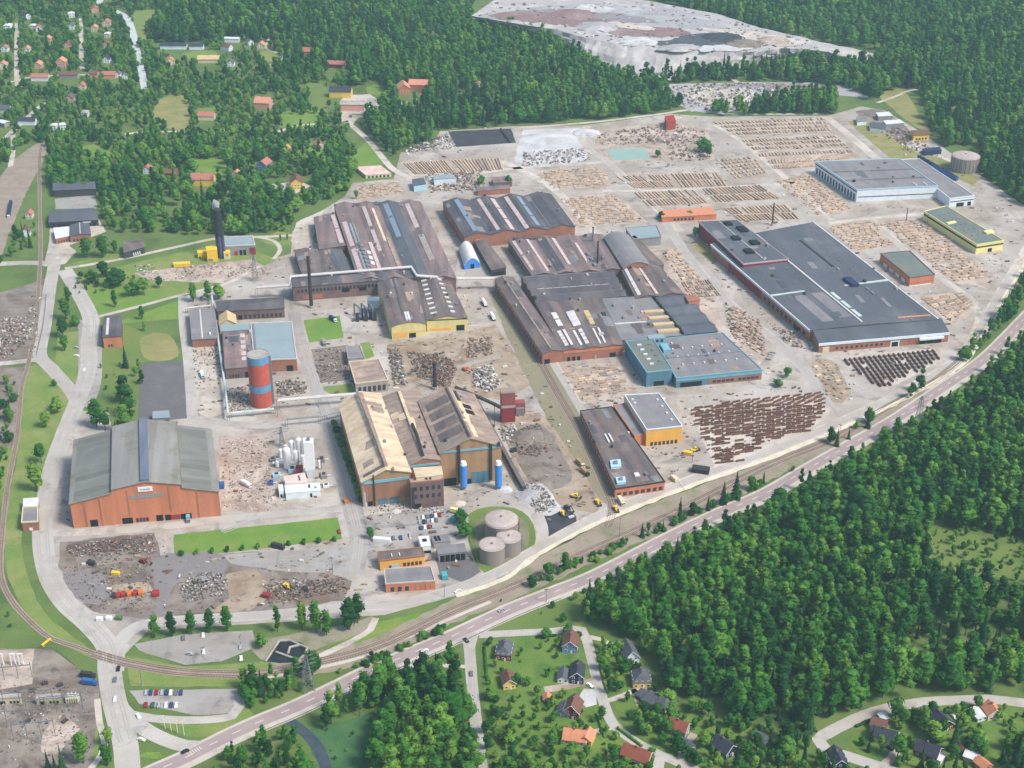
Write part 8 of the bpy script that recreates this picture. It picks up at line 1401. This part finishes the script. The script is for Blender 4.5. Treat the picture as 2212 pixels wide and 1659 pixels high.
digger(1005, 800, .5, 'orange scrap grabber beside the short black stack', ORANGE); digger(1110, 975, 2, 'dark grabber on the round scrap mound', DSTEEL); digger(310, 1215, 1, 'dark red grabber on the brown front yard', W_RED); digger(440, 1255, -1, 'grey grabber at the silver shredded heap', W_GREY); digger(1225, 1100, .6, 'dark grabber beside the loader at the black pad', DSTEEL)
# ---------------------------------------------------------------- masts, pylons, substation
def mast(x, y, h, label, name='lamp_post', cat='lamp post', m=STEEL, r=.14, group=None, arms=1):
    t = empty(name, G(x, y), R.uniform(0, 6), label, cat, group); MB().cyl(0, 0, 0, h, r * 1.4, 8, r).build('pole', m, t); MB().box(-.4, -1.2, h, .4, 1.2, h + .35).build('lamp_head', m, t); MB().cyl(0, 0, 0, .5, r * 3, 8).build('base', CONC, t)
for x, y, h, lb in ((719, 1240, 12, 'lamp post at the right edge of the grey asphalt apron'), (1338, 1160, 15, 'tall lamp post on the perimeter bend below the workshop'), (1690, 918, 20, 'floodlight mast rising from the rusty billet yard'), (2003, 484, 12, 'lamp post in the striped field left of the yellow warehouse'), (307, 1482, 12, 'lamp post at the top of the asphalt car park'), (1546, 820 - 60, 12, 'lamp post beside the teal front hall roof'), (1495, 1000, 13, 'lamp post right of the billet yard edge'), (440, 1420, 7, 'lamp post on the pale car park divider'), (520, 1395, 7, 'lamp post at the right of the pale car park'), (1812, 1010 - 60, 12, 'lamp post on the verge below the billets'), (545, 590, 18, 'dark mast on the dirt right of the yellow boiler house'), (600, 900, 14, 'lamp post at the crossing by the pipe bridge'), (960, 1290, 9, 'lamp post on the perimeter road by the brick office'), (1180, 1300, 9, 'lamp post on the highway verge below the tanks'), (1245, 1700 - 10, 8, 'lamp post at the bottom of the gardens')): mast(x, y, h, lb)
for i, (x, y) in enumerate(((357, 1574), (370, 1579), (384, 1584), (398, 1588))):
    t = empty('flagpole', G(x, y), 0, ORD[i] + ' white flagpole from the left on the car park lawn', 'flagpole', 'flagpoles on the car park lawn'); MB().cyl(0, 0, 0, 9, .16, 8, .1).build('pole', WHITE, t); MB().cyl(0, 0, 9, 9.2, .2, 8).build('finial', WHITE, t); MB().box(.1, -.04, 7.2, .7, .04, 8.8).build('flag', W_CREAM, t)
def pylon(x, y, h, label, w=3.0):
    t = empty('lattice_pylon', G(x, y), .5, label, 'pylon'); L = MB(); B = MB(); n = 7
    for k in range(n):
        z0, z1 = h * k / n, h * (k + 1) / n; w0, w1 = w * (1 - .82 * k / n), w * (1 - .82 * (k + 1) / n); c0 = [(sx * w0, sy * w0, z0) for sx, sy in ((-1, -1), (1, -1), (1, 1), (-1, 1))]; c1 = [(sx * w1, sy * w1, z1) for sx, sy in ((-1, -1), (1, -1), (1, 1), (-1, 1))]
        for i in range(4): L.bar(c0[i], c1[i], .16); B.bar(c0[i], c1[(i + 1) % 4], .08); B.bar(c0[(i + 1) % 4], c1[i], .08); B.bar(c1[i], c1[(i + 1) % 4], .08)
    L.build('leg', STEEL, t); B.build('brace', STEEL, t)
    for z, a in ((h * .72, 5.5), (h * .84, 6.5), (h * .96, 4.5)): c = MB(); c.bar((-a, 0, z), (a, 0, z), .14); c.bar((-a, 0, z), (0, 0, z + 1.2), .09); c.bar((a, 0, z), (0, 0, z + 1.2), .09); c.build('crossarm', STEEL, t)
pylon(1980, 938, 31, 'grey lattice pylon standing in the verge trees at the right'); pylon(666, 1490, 24, 'grey lattice pylon between railway and highway near the pond'); pylon(552, 606, 24, 'grey lattice pylon on the dirt below the heating plant', 2.2); pylon(1565, 30, 30, 'far pylon behind the slag heap at the top', 2.5); pylon(610, 965, 16, 'small dark lattice tower behind the white gas tanks', 1.8)
for i, (x0, x1, y, h) in enumerate(((-20, 70, 1472, 9), (10, 115, 1530, 10), (60, 180, 1545, 10), (-20, 90, 1575, 11), (30, 120, 1600, 11), (90, 178, 1535, 9))):
    a, b_ = G(x0, y), G(x1, y - (x1 - x0) * .1); t = empty('busbar_gantry', a, 0, ('%s steel gantry from the back across the substation' % ORD[i]), 'gantry', 'steel gantries of the substation'); d = b_ - a; MB().bar((0, 0, h), (d.x, d.y, h), .28).build('beam', STEEL, t)
    for k in range(4): p = d * (k / 3); MB().bar((p.x, p.y, 0), (p.x, p.y, h + 1.5), .2).build('post', STEEL, t)
for i, (x, y, L_, m, lb) in enumerate(((18, 1524, 12, W_CREAM, 'beige transformer house at the left edge of the substation'), (104, 1524, 14, mat('substation_olive', (188, 184, 142), (174, 170, 130), .3), 'olive-beige flat-roofed house in the middle of the substation'))):
    bld('switch_house', lb, 'switch house', [(x - 28, y - 22), (x + 26, y - 25), (x + 28, y - 17), (x - 28, y - 14)], 4.2, CONC, m, ov=.2, feats=[('wall', 'f', .15, .35, .2, 2.4, OPEN, 'door'), ('wall', 'f', .5, .9, .6, 2.2, GLASS, 'window', 3, .3)])
t = empty('transformer', G(158, 1514), .1, 'pale green finned transformer beside the substation gate', 'transformer'); MB().box(-3.5, -1.5, .3, 3.5, 1.5, 4).build('tank', mat('transformer_green', (190, 204, 190), (174, 190, 176), .3), t)
for k in range(6): MB().box(-3.3 + k * 1.2, -2.6, .6, -2.7 + k * 1.2, -1.5, 3.6).build('cooling_fin', W_CREAM, t)
for k in range(3): MB().cyl(-2 + k * 2, 0, 4, 6, .35, 8, .2).build('bushing', WHITE, t)
for i, x in enumerate((4, 30, 47)):
    t = empty('insulator_post', G(x, 1437), 0, ('left', 'middle', 'right')[i] + ' white forked insulator post at the back of the substation', 'insulator', 'white insulator posts'); p = MB(); p.bar((-1.3, 0, 0), (-1, 0, 5), .35); p.bar((1.3, 0, 0), (1, 0, 5), .35); p.build('leg', WHITE, t); q = MB(); q.bar((-1, 0, 5), (-1.3, 0, 8), .45); q.bar((1, 0, 5), (1.3, 0, 8), .45); q.bar((-1.5, 0, 8), (1.5, 0, 8), .4); q.build('fork', WHITE, t)
for i, (x, y) in enumerate(((36, 1500), (70, 1494), (98, 1478), (130, 1482), (60, 1560), (140, 1560))):
    t = empty('circuit_breaker', G(x, y), .2 * i, ORD[i] + ' dark circuit breaker from the back left of the substation', 'breaker', 'circuit breakers of the substation'); MB().box(-1.6, -.8, .2, 1.6, .8, 1.6).build('tank', W_DARK, t)
    for k in range(3): MB().cyl(-1 + k, 0, 1.6, 3.4, .22, 8).build('bushing', BRICKD, t)
scrap('low dark gear and foundations across the substation gravel', [(-20, 1480), (200, 1480), (196, 1650), (-20, 1650)], 260, 1.0, .4, (3, 4, 4, 1, 1, 1), 'substation_gear')
t = empty('rail_barrier', G(100, 1390), aim(92, 1394, 110, 1380), 'yellow rail stop beside the curving track above the substation', 'rail stop'); MB().box(-3.5, -.5, .6, 3.5, .5, 1.5).build('beam', YELLOW, t); MB().bar((-3, -1.4, 0), (-3, 0, 1.2), .25).build('leg', YELLOW, t); MB().bar((3, -1.4, 0), (3, 0, 1.2), .25).build('leg', YELLOW, t)
def fence(pts, label, h=1.8, m=STEEL):
    P = smooth([G(*p) for p in pts], 4); o = P[0].copy(); t = empty('fence', o, 0, label, 'fence'); r = MB(); p_ = MB()
    for a, b_ in zip(P, P[1:]):
        a, b_ = a - o, b_ - o
        for z in (.5, 1.1, h): r.bar((a.x, a.y, z), (b_.x, b_.y, z), .05)
        p_.bar((a.x, a.y, 0), (a.x, a.y, h + .1), .08)
    tag(r.build('wires', m, t), kind='stuff'); tag(p_.build('posts', m, t), kind='stuff')
fence([(72, 1402), (112, 1400), (152, 1428), (165, 1440)], 'wire fence along the back of the substation'); fence([(100, 640), (94, 700), (78, 770)], 'dark fence between the left scrap lot and the track', 2.4, DSTEEL); fence([(1004, 1120), (1020, 1180), (1036, 1226)], 'wire fence on the left rim of the tank mound'); fence([(727, 912), (757, 1010), (785, 1110), (795, 1160)], 'grey fence along the left side of the melt shop', 2.6); fence([(800, 1142), (880, 1136), (940, 1128)], 'low fence across the staff car park'); fence([(1448, 1012), (1480, 1060)], 'short white fence on the apron below the billets', 1.2, WHITE)
# guard rail on the highway
o_, L, Rr = ribbon_pts(HW[4:12], 13.6); gr = MB(); P0 = Rr[0].copy()
for a, b_ in zip(Rr, Rr[1:]): gr.bar((a.x - P0.x, a.y - P0.y, .75), (b_.x - P0.x, b_.y - P0.y, .75), .16); gr.bar((a.x - P0.x, a.y - P0.y, 0), (a.x - P0.x, a.y - P0.y, .8), .1)
tag(gr.build('guard_rail', STEEL, None, loc=P0), 'steel guard rail on the near edge of the highway above the stream', 'guard rail')
# hedge of shrubs between the melt shop fence and lane
for i in range(12): t_ = i / 11; spot('u', 722 + 60 * t_, 920 + 165 * t_, 15, ORD[min(i, 9)] + ' bush from the back in the hedge left of the melt shop' if i < 10 else ('second last' if i == 10 else 'last') + ' bush at the front end of the melt shop hedge', 'hedge left of the melt shop', 1.2, 'shrub')
# verge scrub
for (x, y, w_, d_, n_, lb) in ((1260, 1215, 120, 20, 26, 'verge bush between railway and highway below the tanks'), (860, 1405, 100, 18, 26, 'verge bush between railway and highway near the pond'), (1540, 1095, 140, 20, 26, 'verge bush between railway and highway below the brick workshop')):
    sl_ = -.5
    for i in range(n_): dx = R.uniform(-w_, w_); spot('u', x + dx, y + dx * sl_ * .9 + R.uniform(-d_, d_) * .35, R.uniform(7, 15), lb, lb.replace('verge bush', 'verge bushes'), 1.2, 'shrub')
# ---------------------------------------------------------------- the summer haze over the valley
hz = MB().box(-6500, -1000, -1, 6500, 11500, 580).build('haze', [])
hm = bpy.data.materials.new('haze_air'); hm.use_nodes = True; hn = hm.node_tree.nodes; hn.clear(); hv = hn.new("ShaderNodeVolumePrincipled"); hv.inputs['Color'].default_value = (.55, .80, .92, 1); hv.inputs['Density'].default_value = 0.00008; hv.inputs['Anisotropy'].default_value = .1
ho = hn.new("ShaderNodeOutputMaterial"); hm.node_tree.links.new(hv.outputs[0], ho.inputs[1]); hz.data.materials.append(hm); tag(hz, kind='stuff')
print('objects', len(bpy.data.objects))
